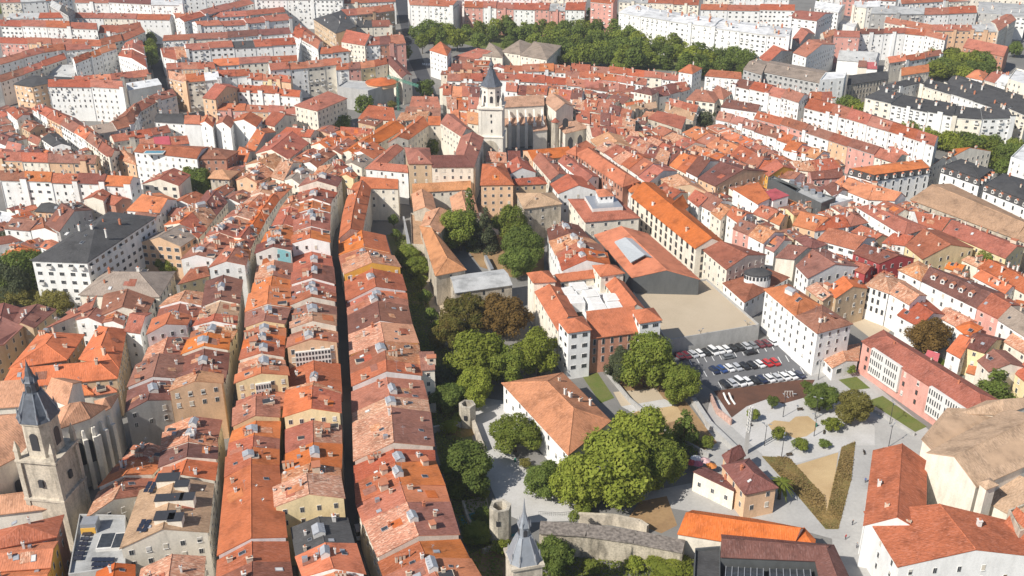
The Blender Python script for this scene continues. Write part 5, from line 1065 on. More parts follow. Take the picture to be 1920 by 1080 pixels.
# flying buttresses and pier buttresses along the aisle
for i in range(5):
    x = 956+i*15.5; pa = rel((x, 237-i*.7), 11.5); up = rel((x-2, 203-i*.5), 18.5)
    b = MB(); b.box((pa.x, pa.y-.6, 6.4), (1.7, 2.2, 12.8)); b.box((pa.x, pa.y-.4, 13.2), (1.0, 1.4, 1.2), 0, 0, .4)
    d = up-pa; m = (pa+up)/2
    for s in range(6):
        f0, f1 = s/6, (s+1)/6; q0 = pa+d*f0; q1 = pa+d*f1; z0, z1 = 12.6+5.0*f0, 12.6+5.0*f1
        for dx in (-.45,):
            b.poly([(q0.x-.45, q0.y, z0), (q0.x+.45, q0.y, z0), (q1.x+.45, q1.y, z1), (q1.x-.45, q1.y, z1)])
            b.poly([(q0.x-.45, q0.y, z0-1.2), (q0.x-.45, q0.y, z0), (q1.x-.45, q1.y, z1), (q1.x-.45, q1.y, z1-1.2)]); b.poly([(q0.x+.45, q0.y, z0-1.2), (q1.x+.45, q1.y, z1-1.2), (q1.x+.45, q1.y, z1), (q0.x+.45, q0.y, z0)])
            b.poly([(q0.x-.45, q0.y, z0-1.2), (q1.x-.45, q1.y, z1-1.2), (q1.x+.45, q1.y, z1-1.2), (q0.x+.45, q0.y, z0-1.2)])
    b.build('flying_buttress', [MSP], root)
for x in (1070, 1088):
    p = rel((x, 250-(x-1060)*.24), 12); b = MB(); arch(b, (p.x, p.y-.05, 3.0), math.radians(14), 2.6, 4.6, .15, 0, 8, True); b.build('pointed_window', [M_DARK], root)
p = rel((1058, 208), 20)
b = MB(); arch(b, (p.x+.6, p.y-1.5, 12.0), math.radians(18), 3.0, 3.2, .2, 0, 8); b.build('round_arched_window', [M_DARK], root)
for x in (1111, 1121):
    p = rel((x, 243), 12); b = MB(); b.box((p.x, p.y, 6), (1.1, 2.4, 12)); b.build('buttress', [MS], root)
b = MB(); p = rel((1041, 228), 15); b.loft([ring_at(p, 1.9, z, 8) for z in (0, 15)]); b.loft([ring_at(p, r, z, 8) for r, z in ((2.3, 15), (.1, 17))], 1); b.build('stair_turret', [MS, ROOF['r'][1]], root)
FOOT.append((tb.x+10, tb.y+6, 22))
R4 = lambda r: Matrix.Rotation(r, 3, 'Z')
# stone church at the lower left with its baroque spire
tip = U((46, 668), 50); tb2 = Vector((tip.x, tip.y, 0))
root = thing('church', tb2, 'weathered stone church with a grey baroque spire at the lower left', 'church')
rz = math.radians(-8); tb = tb2
b = MB(); b.loft([sq((0, 0), 4.6, 0, rz), sq((0, 0), 4.6, 14, rz), sq((0, 0), 5.0, 14.2, rz), sq((0, 0), 5.0, 14.8, rz), sq((0, 0), 4.3, 14.9, rz), sq((0, 0), 4.3, 24.5, rz), sq((0, 0), 5.0, 24.8, rz), sq((0, 0), 5.0, 25.4, rz), sq((0, 0), 4.0, 25.5, rz)])
def chamf(r, z, k=.55):
    R = Matrix.Rotation(rz, 3, 'Z'); return [R@Vector((x*r, y*r, z)) for x, y in ((1, -k), (1, k), (k, 1), (-k, 1), (-1, k), (-1, -k), (-k, -1), (k, -1))]
b.loft([chamf(3.5, 25.4), chamf(3.4, 34.0), chamf(3.8, 34.2), chamf(3.8, 34.8)])
tw = b.build('tower', [MS], root)
for k in range(4):
    q = R4(rz)@Vector(((-1, 1, 1, -1)[k]*4.3, (-1, -1, 1, 1)[k]*4.3, 0)); b = MB(); b.loft([sq(q, .5, 25.4, rz), sq(q, .45, 27.6, rz), sq(q, .6, 27.7, rz), sq(q, .05, 30.2, rz)]); b.build('pinnacle', [MS], root)
    q = R4(rz)@Vector(((-1, 1, 1, -1)[k]*4.3, (-1, -1, 1, 1)[k]*4.3, 0)); b = MB(); b.box((q.x, q.y, 12.2), (1.1, 1.1, 24.4), rz); b.build('corner_pilaster', [MS], root)
b = MB(); b.loft([chamf(4.0, 34.7), chamf(3.1, 37.2), chamf(2.2, 40.0), chamf(1.6, 41.2)], 0); b.loft([chamf(1.3, 41), chamf(1.2, 43.6), chamf(1.55, 43.8), chamf(1.3, 44.2), chamf(.8, 45.2), chamf(.6, 46.5), chamf(.3, 47.4), chamf(.1, 48.6), chamf(.04, 49.2)], 0)
R_ = Matrix.Rotation(rz, 3, 'Z')
b.build('spire', [M_SLATE], root)
for k in range(8):
    r0 = chamf(4.0, 34.9)[k]; r1 = chamf(1.65, 41.3)[k]; b = MB(); b.tube([r0, (r0+r1)/2-Vector((0, 0, .1)), r1], [.18, .15, .14], 5); b.build('ridge', [M_LEAD], root)
    q = chamf(3.6, 35)[k]; b = MB(); b.loft([ring_at(q, .3, 34.8, 6), ring_at(q, .25, 36.6, 6), ring_at(q, .03, 37.8, 6)]); b.build('pinnacle', [M_LEAD], root)
    q = chamf(1.45, 43)[k]; b = MB(); b.loft([ring_at(q, .16, 43.9, 5), ring_at(q, .03, 45.3, 5)]); b.build('pinnacle', [M_LEAD], root)
for k in range(4):
    t = rz-math.pi/2+k*math.pi/2; nrm = Vector((math.cos(t), math.sin(t), 0))
    if nrm.dot(CAM-tb2) < 0: continue
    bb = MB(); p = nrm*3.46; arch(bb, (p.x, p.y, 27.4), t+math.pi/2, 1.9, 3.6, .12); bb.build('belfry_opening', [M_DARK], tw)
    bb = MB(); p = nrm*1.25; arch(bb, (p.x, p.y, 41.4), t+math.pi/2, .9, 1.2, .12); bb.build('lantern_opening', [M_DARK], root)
    bb = MB(); p = nrm*4.3; bb.box((p.x, p.y, 19), (1.1, 1.1, 1.9), t); bb.build('tower_window', [M_DARK], tw)
W_, R2 = MB(), MB()
cpiece([(-60, 905), (52, 845), (56, 800), (-50, 830)], 19, 's', 3.5)
cpiece([(-40, 815), (44, 806), (40, 776), (-40, 782)], 19, 'g', 2.0)
cpiece([(112, 800), (168, 782), (196, 762), (110, 768)], 20, 'h', 3.4)
cpiece([(84, 742), (126, 758), (152, 716), (118, 710)], 20, 'g', 2.6)
cpiece([(190, 772), (206, 764), (220, 740), (180, 752)], 17, 'h', 1.6)
cpiece([(-20, 765), (46, 760), (48, 730), (-20, 735)], 18, 's', 2.5)
cpiece([(-30, 965), (98, 950), (113, 915), (-30, 935)], 12, 'h', 2.4)
cpiece([(108, 952), (134, 946), (140, 930), (114, 918)], 11, 's', 1.8)
cpiece([(38, 872), (62, 862), (56, 848), (44, 850)], 18, 's', 1.2)
W_.build('wall', [MSP], root); R2.build('roof', [ROOF['q'][1]], root)
EDG = [rel(c, 20) for c in ((112, 800), (168, 782), (196, 762))]
for e0, e1, k in ((EDG[0], EDG[1], 3), (EDG[1], EDG[2], 2)):
    d = (e1-e0); L_ = d.length; d.normalize(); n = Vector((d.y, -d.x, 0)); n = n if n.y < 0 else -n; a_ = math.atan2(d.y, d.x)
    for i in range(k+1):
        p = e0+d*(L_*i/k)+n*.9; b = MB(); b.box((p.x, p.y, 7.5), (1.1, 2.2, 15), a_); b.box((p.x-n.x*.3, p.y-n.y*.3, 16), (1.0, 1.4, 2.4), a_, 0, .5); b.build('buttress', [MSP], root)
    for i in range(k):
        p = e0+d*(L_*(i+.5)/k)+n*.03; b = MB(); arch(b, (p.x, p.y, 7.0), a_, 1.7, 5.5, .12, 0, 8, True); b.build('pointed_window', [M_DARK], root)
p = rel((46, 905), 12); b = MB(); arch(b, (p.x, p.y-1.2, 6.0), rz, 3.4, 6.2, .35); b.build('tall_arched_window', [M_DARK], root)
for x, y in ((12, 900), (68, 880)):
    p = rel((x, y), 12); b = MB(); b.box((p.x, p.y, 8), (1.6, 2.6, 16), rz); b.build('buttress', [WALL['S'][1]], root)
FOOT.append((tb2.x+2, tb2.y+6, 18))
# the spire that rises from below the frame in front of the old wall
tip = U((983, 942), 34); tb3 = Vector((tip.x, tip.y, 0)); rz = math.radians(14)
root = thing('church_tower', tb3, 'grey pinnacled church spire rising at the bottom edge before the old wall', 'church tower')
b = MB(); b.loft([sq((0, 0), 3.1, 0, rz), sq((0, 0), 3.1, 19.6, rz), sq((0, 0), 3.5, 19.8, rz), sq((0, 0), 3.5, 20.4, rz)]); b.build('tower', [MS], root)
b = MB(); b.loft([chamf(3.3, 20.3), chamf(2.7, 22.2), chamf(1.9, 24.6), chamf(1.3, 26)], 0); b.loft([chamf(1.05, 25.9), chamf(1.0, 28.2), chamf(1.3, 28.4), chamf(.9, 29.6), chamf(.55, 30.6), chamf(.3, 31.6), chamf(.1, 34), chamf(.04, 35)], 0)
b.build('spire', [M_LEAD], root)
for k in range(8):
    r0, r1 = chamf(3.3, 20.5)[k], chamf(1.35, 26.1)[k]; b = MB(); b.tube([r0, r1], [.15, .1], 5); b.build('ridge', [M_METAL], root)
    q = chamf(2.9, 20)[k]; b = MB(); b.loft([ring_at(q, .26, 20.3, 6), ring_at(q, .22, 22, 6), ring_at(q, .03, 23, 6)]); b.build('pinnacle', [M_METAL], root)
    q = chamf(1.2, 28)[k]; b = MB(); b.loft([ring_at(q, .14, 28.3, 5), ring_at(q, .03, 30, 5)]); b.build('pinnacle', [M_METAL], root)
for k in range(4):
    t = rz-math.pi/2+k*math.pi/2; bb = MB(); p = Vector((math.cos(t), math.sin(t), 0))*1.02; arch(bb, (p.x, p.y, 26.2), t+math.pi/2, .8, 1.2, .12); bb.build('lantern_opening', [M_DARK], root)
# ------------------------------------------------------------------ ground, paving, gardens
G_BASE = ground_mat('worn asphalt and paving', (.235, .225, .21), (.17, .165, .155), .05, .2)
def sheet(name, pts, mat, z, kind='structure', px=True, label=None):
    P = [U(p, z) if px else Vector((p[0], p[1], z)) for p in pts]
    P = [Vector((p.x, p.y, z)) for p in P]
    if not ccw(P): P = P[::-1]
    o = obj(name, mesh(name, P, [list(range(len(P)))], mat)); o['kind'] = kind
    if label: o['label'] = label
    return o
sheet('ground', [(-6000, -300), (6000, -300), (6000, 9000), (-6000, 9000)], G_BASE, 0, px=False)
M_PAVE = ground_mat('light granite paving', (.42, .41, .39), (.35, .34, .325), .08, .12, 1.2)
M_PLAZA = ground_mat('pale gravel', (.52, .505, .485), (.45, .435, .41), .12, .10, 1.6)
M_SAND = ground_mat('ochre sand', (.52, .38, .21), (.43, .30, .16), .12, .14)
M_SANDP = ground_mat('beige compacted sand', (.50, .415, .305), (.44, .36, .26), .06, .12)
M_ASPH = ground_mat('car park asphalt', (.16, .16, .165), (.13, .13, .135), .08, .12)
M_ROAD = ground_mat('road asphalt', (.065, .067, .075), (.05, .052, .058), .05, .15)
M_RUBBER = ground_mat('brown play surface', (.155, .075, .05), (.10, .055, .04), .12, .2)
M_GRASS = ground_mat('lawn', (.115, .155, .035), (.16, .165, .055), .2, .3, 2.2)
M_GRASSD = ground_mat('shaded garden grass', (.12, .145, .045), (.22, .19, .10), .15, .4, 1.5)
M_DRY = ground_mat('dry bank grass', (.30, .20, .075), (.155, .145, .05), .16, .45, 1.3)
M_EARTH = ground_mat('bare earth', (.36, .235, .12), (.27, .17, .09), .15, .3, 1.2)
M_TEAL = plain_mat('teal safety netting', (.055, .21, .20), .7, 0, .2, .25)
sheet('pavement', [(1150,935),(1300,905),(1330,755),(1500,700),(1560,650),(1640,720),(1770,830),(1660,980),(1640,1130),(1570,1130),(1560,1010),(1470,985),(1300,960)], M_PAVE, .012)
sheet('street', [(1440,632),(1470,620),(1660,745),(1640,775),(1560,725)], M_PAVE, .016)
sheet('plaza', [(1335,757),(1440,745),(1510,712),(1560,742),(1640,800),(1640,835),(1590,835),(1570,848),(1480,872),(1440,862),(1372,800)], M_PLAZA, .024)
sheet('play_area', [(1338,733),(1430,721),(1500,712),(1528,712),(1510,745),(1468,757),(1442,747),(1400,762),(1372,783)], M_RUBBER, .034)
sheet('sand_pit', [(1440,796),(1452,788),(1480,791),(1492,781),(1515,780),(1530,792),(1530,806),(1512,818),(1492,822),(1470,814),(1448,808)], M_SAND, .036)
sheet('car_park', [(1258,668),(1452,633),(1516,704),(1336,733),(1310,715)], M_ASPH, .02)
sheet('bank', [(1428,855),(1480,858),(1545,930),(1550,960),(1578,838),(1604,828),(1596,900),(1572,992),(1548,992),(1500,935)], M_DRY, .06)
sheet('sand_terrace', [(1480,876),(1572,848),(1556,962),(1546,962),(1515,918)], M_SAND, .03)
sheet('lawn', [(1626,752),(1655,742),(1738,800),(1716,810)], M_GRASS, .02)
sheet('small_lawn', [(1572,712),(1606,706),(1632,728),(1598,732)], M_GRASS, .02)
sheet('garden_path', [(880,790),(900,745),(948,752),(962,850),(1000,900),(1090,935),(1100,975),(985,980),(940,960),(915,900),(900,850)], M_PLAZA, .02)
sheet('garden_court', [(1145,700),(1235,690),(1300,770),(1345,830),(1310,850),(1200,800)], M_EARTH, .016)
sheet('sand_court', [(1150,735),(1230,728),(1245,748),(1165,762)], M_SANDP, .03)
sheet('second_sand_court', [(1190,772),(1268,760),(1285,785),(1220,800)], M_SAND, .03)
sheet('garden_walk', [(1165,762),(1246,748),(1268,760),(1186,774)], M_PLAZA, .028)
sheet('garden_slope', [(725,440),(760,440),(800,560),(830,640),(860,700),(900,750),(880,800),(920,940),(960,1000),(960,1100),(900,1100),(860,980),(820,850),(800,700),(760,560)], M_GRASSD, .014)
sheet('court_ground', [(840,420),(960,400),(1020,420),(1020,510),(960,520),(900,500)], M_EARTH, .014)
sheet('path_by_the_hall', [(772,462),(800,465),(850,600),(820,640),(790,560)], M_SANDP, .022)
sheet('dirt_slope', [(1175,975),(1200,940),(1250,930),(1270,985),(1240,1000)], M_EARTH, .02)
sheet('upper_court', [(900,385),(975,385),(985,440),(920,440)], M_PAVE, .02)
sheet('seminary_court', [(775,285),(835,270),(850,292),(800,300)], M_GRASSD, .02)
sheet('ruin_ground', [(1575,590),(1640,565),(1700,600),(1640,640)], M_SANDP, .02)
sheet('park_grass', [(780,60),(1000,40),(1150,50),(1400,90),(1420,140),(1200,130),(1060,110),(900,90)], M_GRASS, .02)
sheet('boulevard_verge', [(1580,190),(1640,210),(1920,260),(1920,310),(1760,280)], M_GRASSD, .02)
sheet('road', [(738,-10),(766,-10),(785,90),(820,180),(800,185),(765,110)], M_ROAD, .02)
sheet('avenue', [(272,55),(296,50),(318,190),(300,205)], M_ROAD, .02)
sheet('teal_netting', [(860,968),(900,958),(905,975),(868,985)], M_TEAL, .05)
# crossings on the dark road
M_MARK = plain_mat('road paint', (.75, .75, .73), .8)
for k in range(7):
    x, y = 792+k*3.2, 118+k*.2; sheet('crossing_stripe', [(x, y), (x+1.6, y), (x+2.2, y+4), (x+.6, y+4)], M_MARK, .035)
for row in range(3):
    for k in range(12):
        a = (1290+row*28+k*14, 672+row*22-k*2.5); sheet('bay_line', [a, (a[0]+1.2, a[1]), (a[0]+8, a[1]+12), (a[0]+6.8, a[1]+12)], M_MARK, .032)
# ------------------------------------------------------------------ walls, steps, terrace
def wall_run(name, label, pts, h, t, mat, cat='wall', z0=0.0, cap=None, top=None):
    P = [upright(U(p, h if top is None else top)) for p in pts]; c = sum(P, Vector())/len(P)
    b = MB()
    for a, d in zip(P, P[1:]):
        v = (d-a).normalized(); n = Vector((-v.y, v.x, 0))*t/2
        q = [a-n-c, d-n-c, d+n-c, a+n-c]; b.prism(q, z0, h, 0)
        if cap: m2 = [a-n*1.3-c, d-n*1.3-c, d+n*1.3-c, a+n*1.3-c]; b.prism(m2, h+.003, h+.25, 1)
    o = b.build(name, [mat]+([cap] if cap else []), None, loc=(c.x, c.y, 0)); tag(o, label, cat); return o
MC = WALL['G'][1]
ter = thing('raised_terrace', U((1300, 585), 0), 'raised square of beige sand with concrete wall above the parked cars', 'terrace')
bs = Vector(ter.location); b = MB(); P = [upright(U(c, 5.0))-bs for c in ((1180,541),(1325,526),(1424,612),(1250,641))]
if not ccw(P): P = P[::-1]
b.prism(P, 0, 5.0, 0); ring = P; inn = [p*.985 for p in P]
b.build('retaining_wall', [MC], ter); b = MB(); b.poly([Vector((p.x*.985, p.y*.985, 5.03)) for p in P]); b.build('sand_surface', [M_SANDP], ter)
b = MB()
for i in range(4):
    a, d = P[i], P[(i+1) % 4]; v = (d-a).normalized(); n = Vector((-v.y, v.x, 0))
    b.prism([a, d, d+n*.35, a+n*.35], 5.0, 5.75, 0)
b.build('parapet', [MC], ter)
wall_run('city_wall', 'old stone city wall with sunlit face along the bottom edge', [(1012,990),(1100,995),(1190,1008),(1282,1026)], 6.5, 3.6, wall_mat('rough city wall', (.55, .48, .37), .8), cap=plain_mat('weathered wall top', (.21, .18, .155), .95, 0, .1, .45))
wall_run('city_wall', 'low stone wall with iron fence at the top of the dirt slope', [(1085,962),(1150,965),(1200,975),(1215,985)], 3, .8, WALL['S'][1])
wall_run('garden_wall', 'narrow stone wall running down the garden beside the ruined turret', [(880,770),(892,800),(905,835)], 2.5, 1.0, WALL['S'][1])
wall_run('garden_wall', 'pale retaining wall crossing the shaded garden slope', [(812,800),(850,792),(882,786)], 2, .7, MC)
wall_run('garden_wall', 'long concrete ramp wall above the garden courts', [(1135,690),(1180,745),(1260,812),(1330,850)], 1.6, .5, MC)
wall_run('garden_wall', 'stepped ramp wall left of the paved square', [(1300,745),(1330,790),(1380,838)], 1.8, 1.4, MC)
wall_run('garden_wall', 'low pale wall below the long sandy hall', [(795,455),(815,500),(838,545)], 1.6, .6, WALL['S'][1])
wall_run('garden_wall', 'curb wall along the lawn of the pink school', [(1624,756),(1716,812)], 1.0, .4, MC)
wall_run('playground_wall', 'curved wall with painted patches edging the brown play area', [(1333,738),(1345,765),(1372,786)], 2.0, .5, plain_mat('painted playground wall', (.50, .33, .27), .8, 0, .2, .3))
wall_run('garden_wall', 'white boundary wall behind the brown tree', [(1690,640),(1705,655),(1740,668)], 3, .4, WALL['W'][1])
wall_run('garden_wall', 'stone wall around the excavated ruins', [(1578,592),(1640,568),(1702,602)], 2.2, .5, WALL['S'][1])
# turrets of the old wall
M_OLD = wall_mat('rough weathered masonry', (.58, .52, .42), .75)
def turret(label, c, r, h, rz):
    p = U(c, h); root = thing('wall_turret', (p.x, p.y, 0), label, 'turret'); b = MB()
    o, i = ring_at((0, 0), r, 0, 6, rz), ring_at((0, 0), r*.68, 0, 6, rz); Z = lambda R, z: [Vector((v.x, v.y, z)) for v in R]
    b.loft([Z(o, 0), Z(o, h)], 0, cap=False)
    for k in range(6):
        j = (k+1) % 6; b.poly([Z(o, h)[k], Z(o, h)[j], Z(i, h)[j], Z(i, h)[k]]); b.poly([Z(i, h)[k], Z(i, h)[j], Z(i, h-2.5)[j], Z(i, h-2.5)[k]])
    b.poly(Z(i, h-2.5)); b.build('masonry', [M_OLD], root)
    b = MB(); b.box((-.5, -r*.9, h-3.4), (.9, .5, 1.4), .2); b.build('loophole', [M_DARK], root)
turret('open-topped hexagonal stone turret beside the grey spire', (938, 948), 2.7, 10.5, .3)
turret('ruined square-topped stone turret among the garden trees', (876, 757), 2.4, 7, .9)
# stair ramp (escalator cover) beside the courtyard
for lab, pts in (('grey covered escalator ramp left of the sandy hall', [(755,405),(758,405),(771,462),(765,462)]), ('grey covered escalator ramp between the courtyard trees', [(908,478),(913,478),(926,503),(920,505)])):
    P = [upright(U(p, 2.5)) for p in pts]; c = sum(P, Vector())/4; b = MB(); q = [p-c for p in P]; q = q if ccw(q) else q[::-1]; b.prism(q, 0, 2.4, 0, 1)
    o = b.build('escalator_cover', [MC, M_METAL], None, loc=c); tag(o, lab, 'escalator')
# swimming pool and glass hall details
rp = [o for o in COL.objects if o.get('label') == 'white block with a rooftop pool and red roofs'][0]
b = MB(); p = U((290, 288), 18.2)-Vector(rp.location); b.box((p.x, p.y, 18.7), (9, 4, .5), 0, 0); b.box((p.x, p.y, 18.97), (8.2, 3.2, .08), 0, 1); b.build('pool', [M_CHIMW, plain_mat('pool water', (.10, .28, .36), .1, 0, .6)], rp)
# tan solar-panel house extras and the modern grey roof beside it
tr = [o for o in COL.objects if 'solar panels and dark roof boxes' in o.get('label', '')][0]; tbs = Vector(tr.location)
for x, y, w, d in ((316,900,6.5,4),(318,938,8,3.2),(310,972,5.5,4),(342,912,4,3),(352,936,4,3.4),(330,975,4,3.6)):
    p = U((x, y), 17.5)-tbs; b = MB(); b.box((p.x, p.y, 16.6), (w*.75, d*.75, 3.4), .1, 0); b.box((p.x, p.y, 18.36), (w*.75+.3, d*.75+.3, .14), .1, 1); b.build('roof_box', [WALL['C'][1], M_DARK], tr)
for x, y in ((283, 913), (271, 985)):
    p = U((x, y), 16.6)-tbs
    b = MB()
    for i in range(3):
        for j in range(2): b.box((p.x-.55+j*1.1, p.y-1.7+i*1.4, 16.9-.1*j), (1.0, 1.25, .1), .1)
    b.build('solar_panels', [M_PANEL], tr)
gr = building('house', 'modern grey flat roof carrying rows of solar panels, bottom left', [[(150,968),(129,1082),(236,1066),(236,970)]], 'G', 'g', 11, 'f', n=0, sky=0, win=None)[0]; gb = Vector(gr.location)
for X0, Y0, nx, ny in ((158, 1000, 2, 6), (176, 1048, 5, 3)):
    for i in range(nx):
        for j in range(ny):
            p = U((X0+i*8.5-j*3.2*(nx < 3), Y0+j*9), 11.6)-gb; b = MB(); b.box((p.x, p.y, 11.5), (.95, 1.25, .1), .12); b.build('solar_panel', [M_PANEL], gr)
b = MB(); p = U((168, 978), 13.2)-gb; b.box((p.x, p.y, 12), (3.4, 3.0, 3.2), .1, 0); b.box((p.x, p.y-1.55, 11.6), (3.2, .1, 2.0), .1, 1); b.build('stair_head', [M_METAL, WALL['O'][1]], gr)
b = MB(); p = U((212, 1012), 12)-gb; b.box((p.x, p.y, 11.3), (6.5, 5.2, 1.0), .12, 0)
for i in range(2): b.box((p.x-1.6+i*3.2, p.y, 11.85), (2.9, 4.7, .1), .12, 1)
b.build('rooflight', [M_CHIMW, M_GLASS], gr)

# mural on the gable of the house below the white hipped one
mh = [o for o in COL.objects if 'mural-painted' in o.get('label', '')][0]; mb = Vector(mh.location); a, c = upright(U((481,488), 15))-mb, upright(U((547,482), 15))-mb; d = c-a; n = Vector((d.y, -d.x, 0)).normalized(); n = n if n.y < 0 else -n
b = MB()
P = lambda s, z: Vector((a.x+d.x*s+n.x*.06, a.y+d.y*s+n.y*.06, z))
b.poly([P(.58, 10.5), P(.97, 10.5), P(.97, 16.8), P(.80, 18.0), P(.62, 18.6)], 0); b.poly([P(.20, 12.0), P(.33, 11.6), P(.38, 13.8), P(.30, 15.6), P(.18, 15.2), P(.14, 13.4)], 1); b.poly([P(.42, 11.5), P(.52, 11.3), P(.54, 14), P(.44, 14.4)], 2)
b.build('mural', [plain_mat('aqua mural paint', (.28, .60, .62), .9), plain_mat('orange mural paint', (.50, .17, .06), .9), plain_mat('yellow mural paint', (.62, .55, .35), .9)], mh)
# white dormers on the dark maroon roof
r_, ats = ATS['dark maroon roof with white dormers above the white and pink facade']; at = ats[0][0]
best = -1 if at(.5, -.5)[0].y < at(.5, .5)[0].y else 1
for s_ in (.16, .32, .48, .64, .80):
    p, out, sl = at(s_, best*.55); obj('dormer', DORM, r_, (p.x, p.y, p.z+.3), math.atan2(out.y, out.x)+math.pi/2, .9)

sheet('lawn', [(1092,706),(1120,698),(1152,746),(1126,756)], M_GRASS, .024)
def gallery(roofword, pos, A_, B_, H, s0, s1, z0, z1, mat, grid=(8, 3)):
    h = [o for o in COL.objects if o.get('group') == pos[0] and f' {pos[1]} from' in o.get('label', '')][0]; hb = Vector(h.location); a, c = upright(U(A_, H))-hb, upright(U(B_, H))-hb; d = c-a; n = Vector((d.y, -d.x, 0)).normalized(); n = n if n.y < 0 else -n; L = d.length; d.normalize(); rz = math.atan2(d.y, d.x)
    b = MB(); m = a+d*(L*(s0+s1)/2)+n*.35; b.box((m.x, m.y, (z0+z1)/2), (L*(s1-s0), .7, z1-z0), rz, 0)
    for i in range(grid[0]):
        for j in range(grid[1]):
            p = a+d*(L*(s0+(s1-s0)*(i+.5)/grid[0]))+n*.7; b.box((p.x, p.y, z0+(z1-z0)*(j+.5)/grid[1]), (L*(s1-s0)/grid[0]*.62, .08, (z1-z0)/grid[1]*.6), rz, 1)
    b.build('glazed_gallery', [M_CHIMW, M_GLASS], h)
gallery('', ('houses in the row left of the dark street', 'seventeenth'), (541,672), (633,662), 15, .14, .86, 12.2, 17.0, None, (11, 3))
gallery('', ('houses in the row right of the western street', 'fifteenth'), (444,733), (541,718), 15, .36, .66, 12.4, 16.4, None, (6, 2))

sheet('garden_yard', [(866,940),(912,928),(918,958),(874,968)], M_SANDP, .04)
sheet('garden_terrace', [(842,802),(884,794),(892,815),(850,826)], M_DRY, .04)
sheet('lower_yard', [(880,1040),(940,1010),(985,1030),(985,1080),(905,1085)], M_EARTH, .04)
sheet('teal_netting', [(925,1012),(972,998),(976,1015),(935,1026)], M_TEAL, .06)
sheet('steps', [(812,640),(838,636),(842,646),(816,650)], M_PAVE, .05)
wall_run('garden_wall', 'short stone wall beside the beige yard under the dark round tree', [(868,938),(878,970),(890,990)], 1.8, .6, WALL['S'][1])
wall_run('garden_wall', 'low pale wall above the teal netting', [(905,1030),(940,1015),(985,1000)], 1.4, .6, WALL['S'][1])
# ------------------------------------------------------------------ trees
LEAF = {'g': leaf_mat('green leaves', (.18, .23, .038), (.255, .285, .052)), 'd': leaf_mat('dark green leaves', (.135, .185, .04), (.185, .23, .05)), 'l': leaf_mat('yellow green leaves', (.215, .255, .036), (.29, .315, .052)),
        'b': leaf_mat('rusty chestnut leaves', (.15, .095, .03), (.22, .135, .038)), 'o': leaf_mat('turning chestnut leaves', (.155, .155, .034), (.21, .155, .04)), 'e': leaf_mat('grey green needles', (.10, .12, .06), (.145, .16, .075)),
        'y': leaf_mat('golden olive leaves', (.20, .18, .045), (.27, .235, .065))}
LW = {'g': 'green', 'd': 'dark green', 'l': 'yellow-green', 'b': 'rusty brown', 'o': 'green and rust', 'e': 'grey-green', 'y': 'golden'}
def crown_mesh(name, kind, n, seed, leaf):
    r = random.Random(seed); b = MB(); lobes = []
    if kind == 'round':
        for i in range(38):
            t = r.uniform(0, 2*math.pi); z = r.uniform(-.75, .95); k = math.sqrt(max(0, 1-z*z))*r.uniform(.40, .92); lobes.append((Vector((k*math.cos(t), k*math.sin(t), z*.66)), r.uniform(.17, .36)))
        lobes.append((Vector((0, 0, 0)), .58)); lobes.append((Vector((r.uniform(-.2, .2), r.uniform(-.2, .2), .3)), .46))
    elif kind == 'poplar':
        for i in range(20):
            z = -1+2*i/19; k = .26*math.sqrt(max(.08, 1-(z*.95)**2)); t = r.uniform(0, 6.28); lobes.append((Vector((k*.5*math.cos(t), k*.5*math.sin(t), z)), k*r.uniform(.7, 1.0)+.05))
    else:  # conifer
        for i in range(40):
            f = r.random()**1.4; z = -1+2*f; k = .62*(1-f)+.05; t = r.uniform(0, 6.28); lobes.append((Vector((k*.75*math.cos(t), k*.75*math.sin(t), z)), .12+.16*(1-f)))
    wts = [l[1]**2 for l in lobes]
    for i in range(n):
        c, rad = r.choices(lobes, wts)[0]
        d = Vector((r.gauss(0, 1), r.gauss(0, 1), r.gauss(.15, 1))).normalized(); p = c+d*rad*(r.uniform(.72, 1.05) if r.random() < .85 else r.uniform(1.0, 1.28))
        if any((p-c2).length < r2*.78 for c2, r2 in lobes if c2 is not c): 
            if r.random() < .85: continue
        nr = (d+Vector((r.gauss(0, .38), r.gauss(0, .38), r.gauss(.28, .38)))).normalized(); a = nr.orthogonal().normalized(); q = nr.cross(a); t = r.uniform(0, 6.28)
        a, q = a*math.cos(t)+q*math.sin(t), q*math.cos(t)-a*math.sin(t); s = leaf*r.choice((.45, .7, .9, 1.0, 1.2, 1.6)); e = s*r.uniform(.5, .8)
        b.poly([p-a*s, p-q*e+nr*s*.15, p+a*s, p+q*e-nr*s*.1])
    return b.mesh(name, [LEAF['g']])
CR = {'round': [crown_mesh('crown', 'round', 21000, s, .040) for s in (1, 2, 3, 4)], 'roundf': [crown_mesh('crown', 'round', 4200, s, .075) for s in (11, 12, 13)],
      'poplar': [crown_mesh('crown', 'poplar', 3200, s, .05) for s in (21, 22)], 'conifer': [crown_mesh('crown', 'conifer', 7500, s, .04) for s in (31, 32)]}
def trunk_mesh(seed):
    r = random.Random(seed); b = MB(); b.tube([(0, 0, 0), (.1, 0, 2), (.05, .1, 5), (.1, .05, 9)], [.42, .32, .26, .12], 8)
    for i in range(6):
        t = i*1.05+r.uniform(-.3, .3); z = r.uniform(2.6, 5.5); L = r.uniform(2.2, 3.6); b.tube([(0, 0, z), (L*.5*math.cos(t), L*.5*math.sin(t), z+1.3), (L*math.cos(t), L*math.sin(t), z+3.2)], [.17, .11, .05], 6)
    return b.mesh('trunk', [M_TRUNK])
TR = [trunk_mesh(s) for s in (1, 2)]
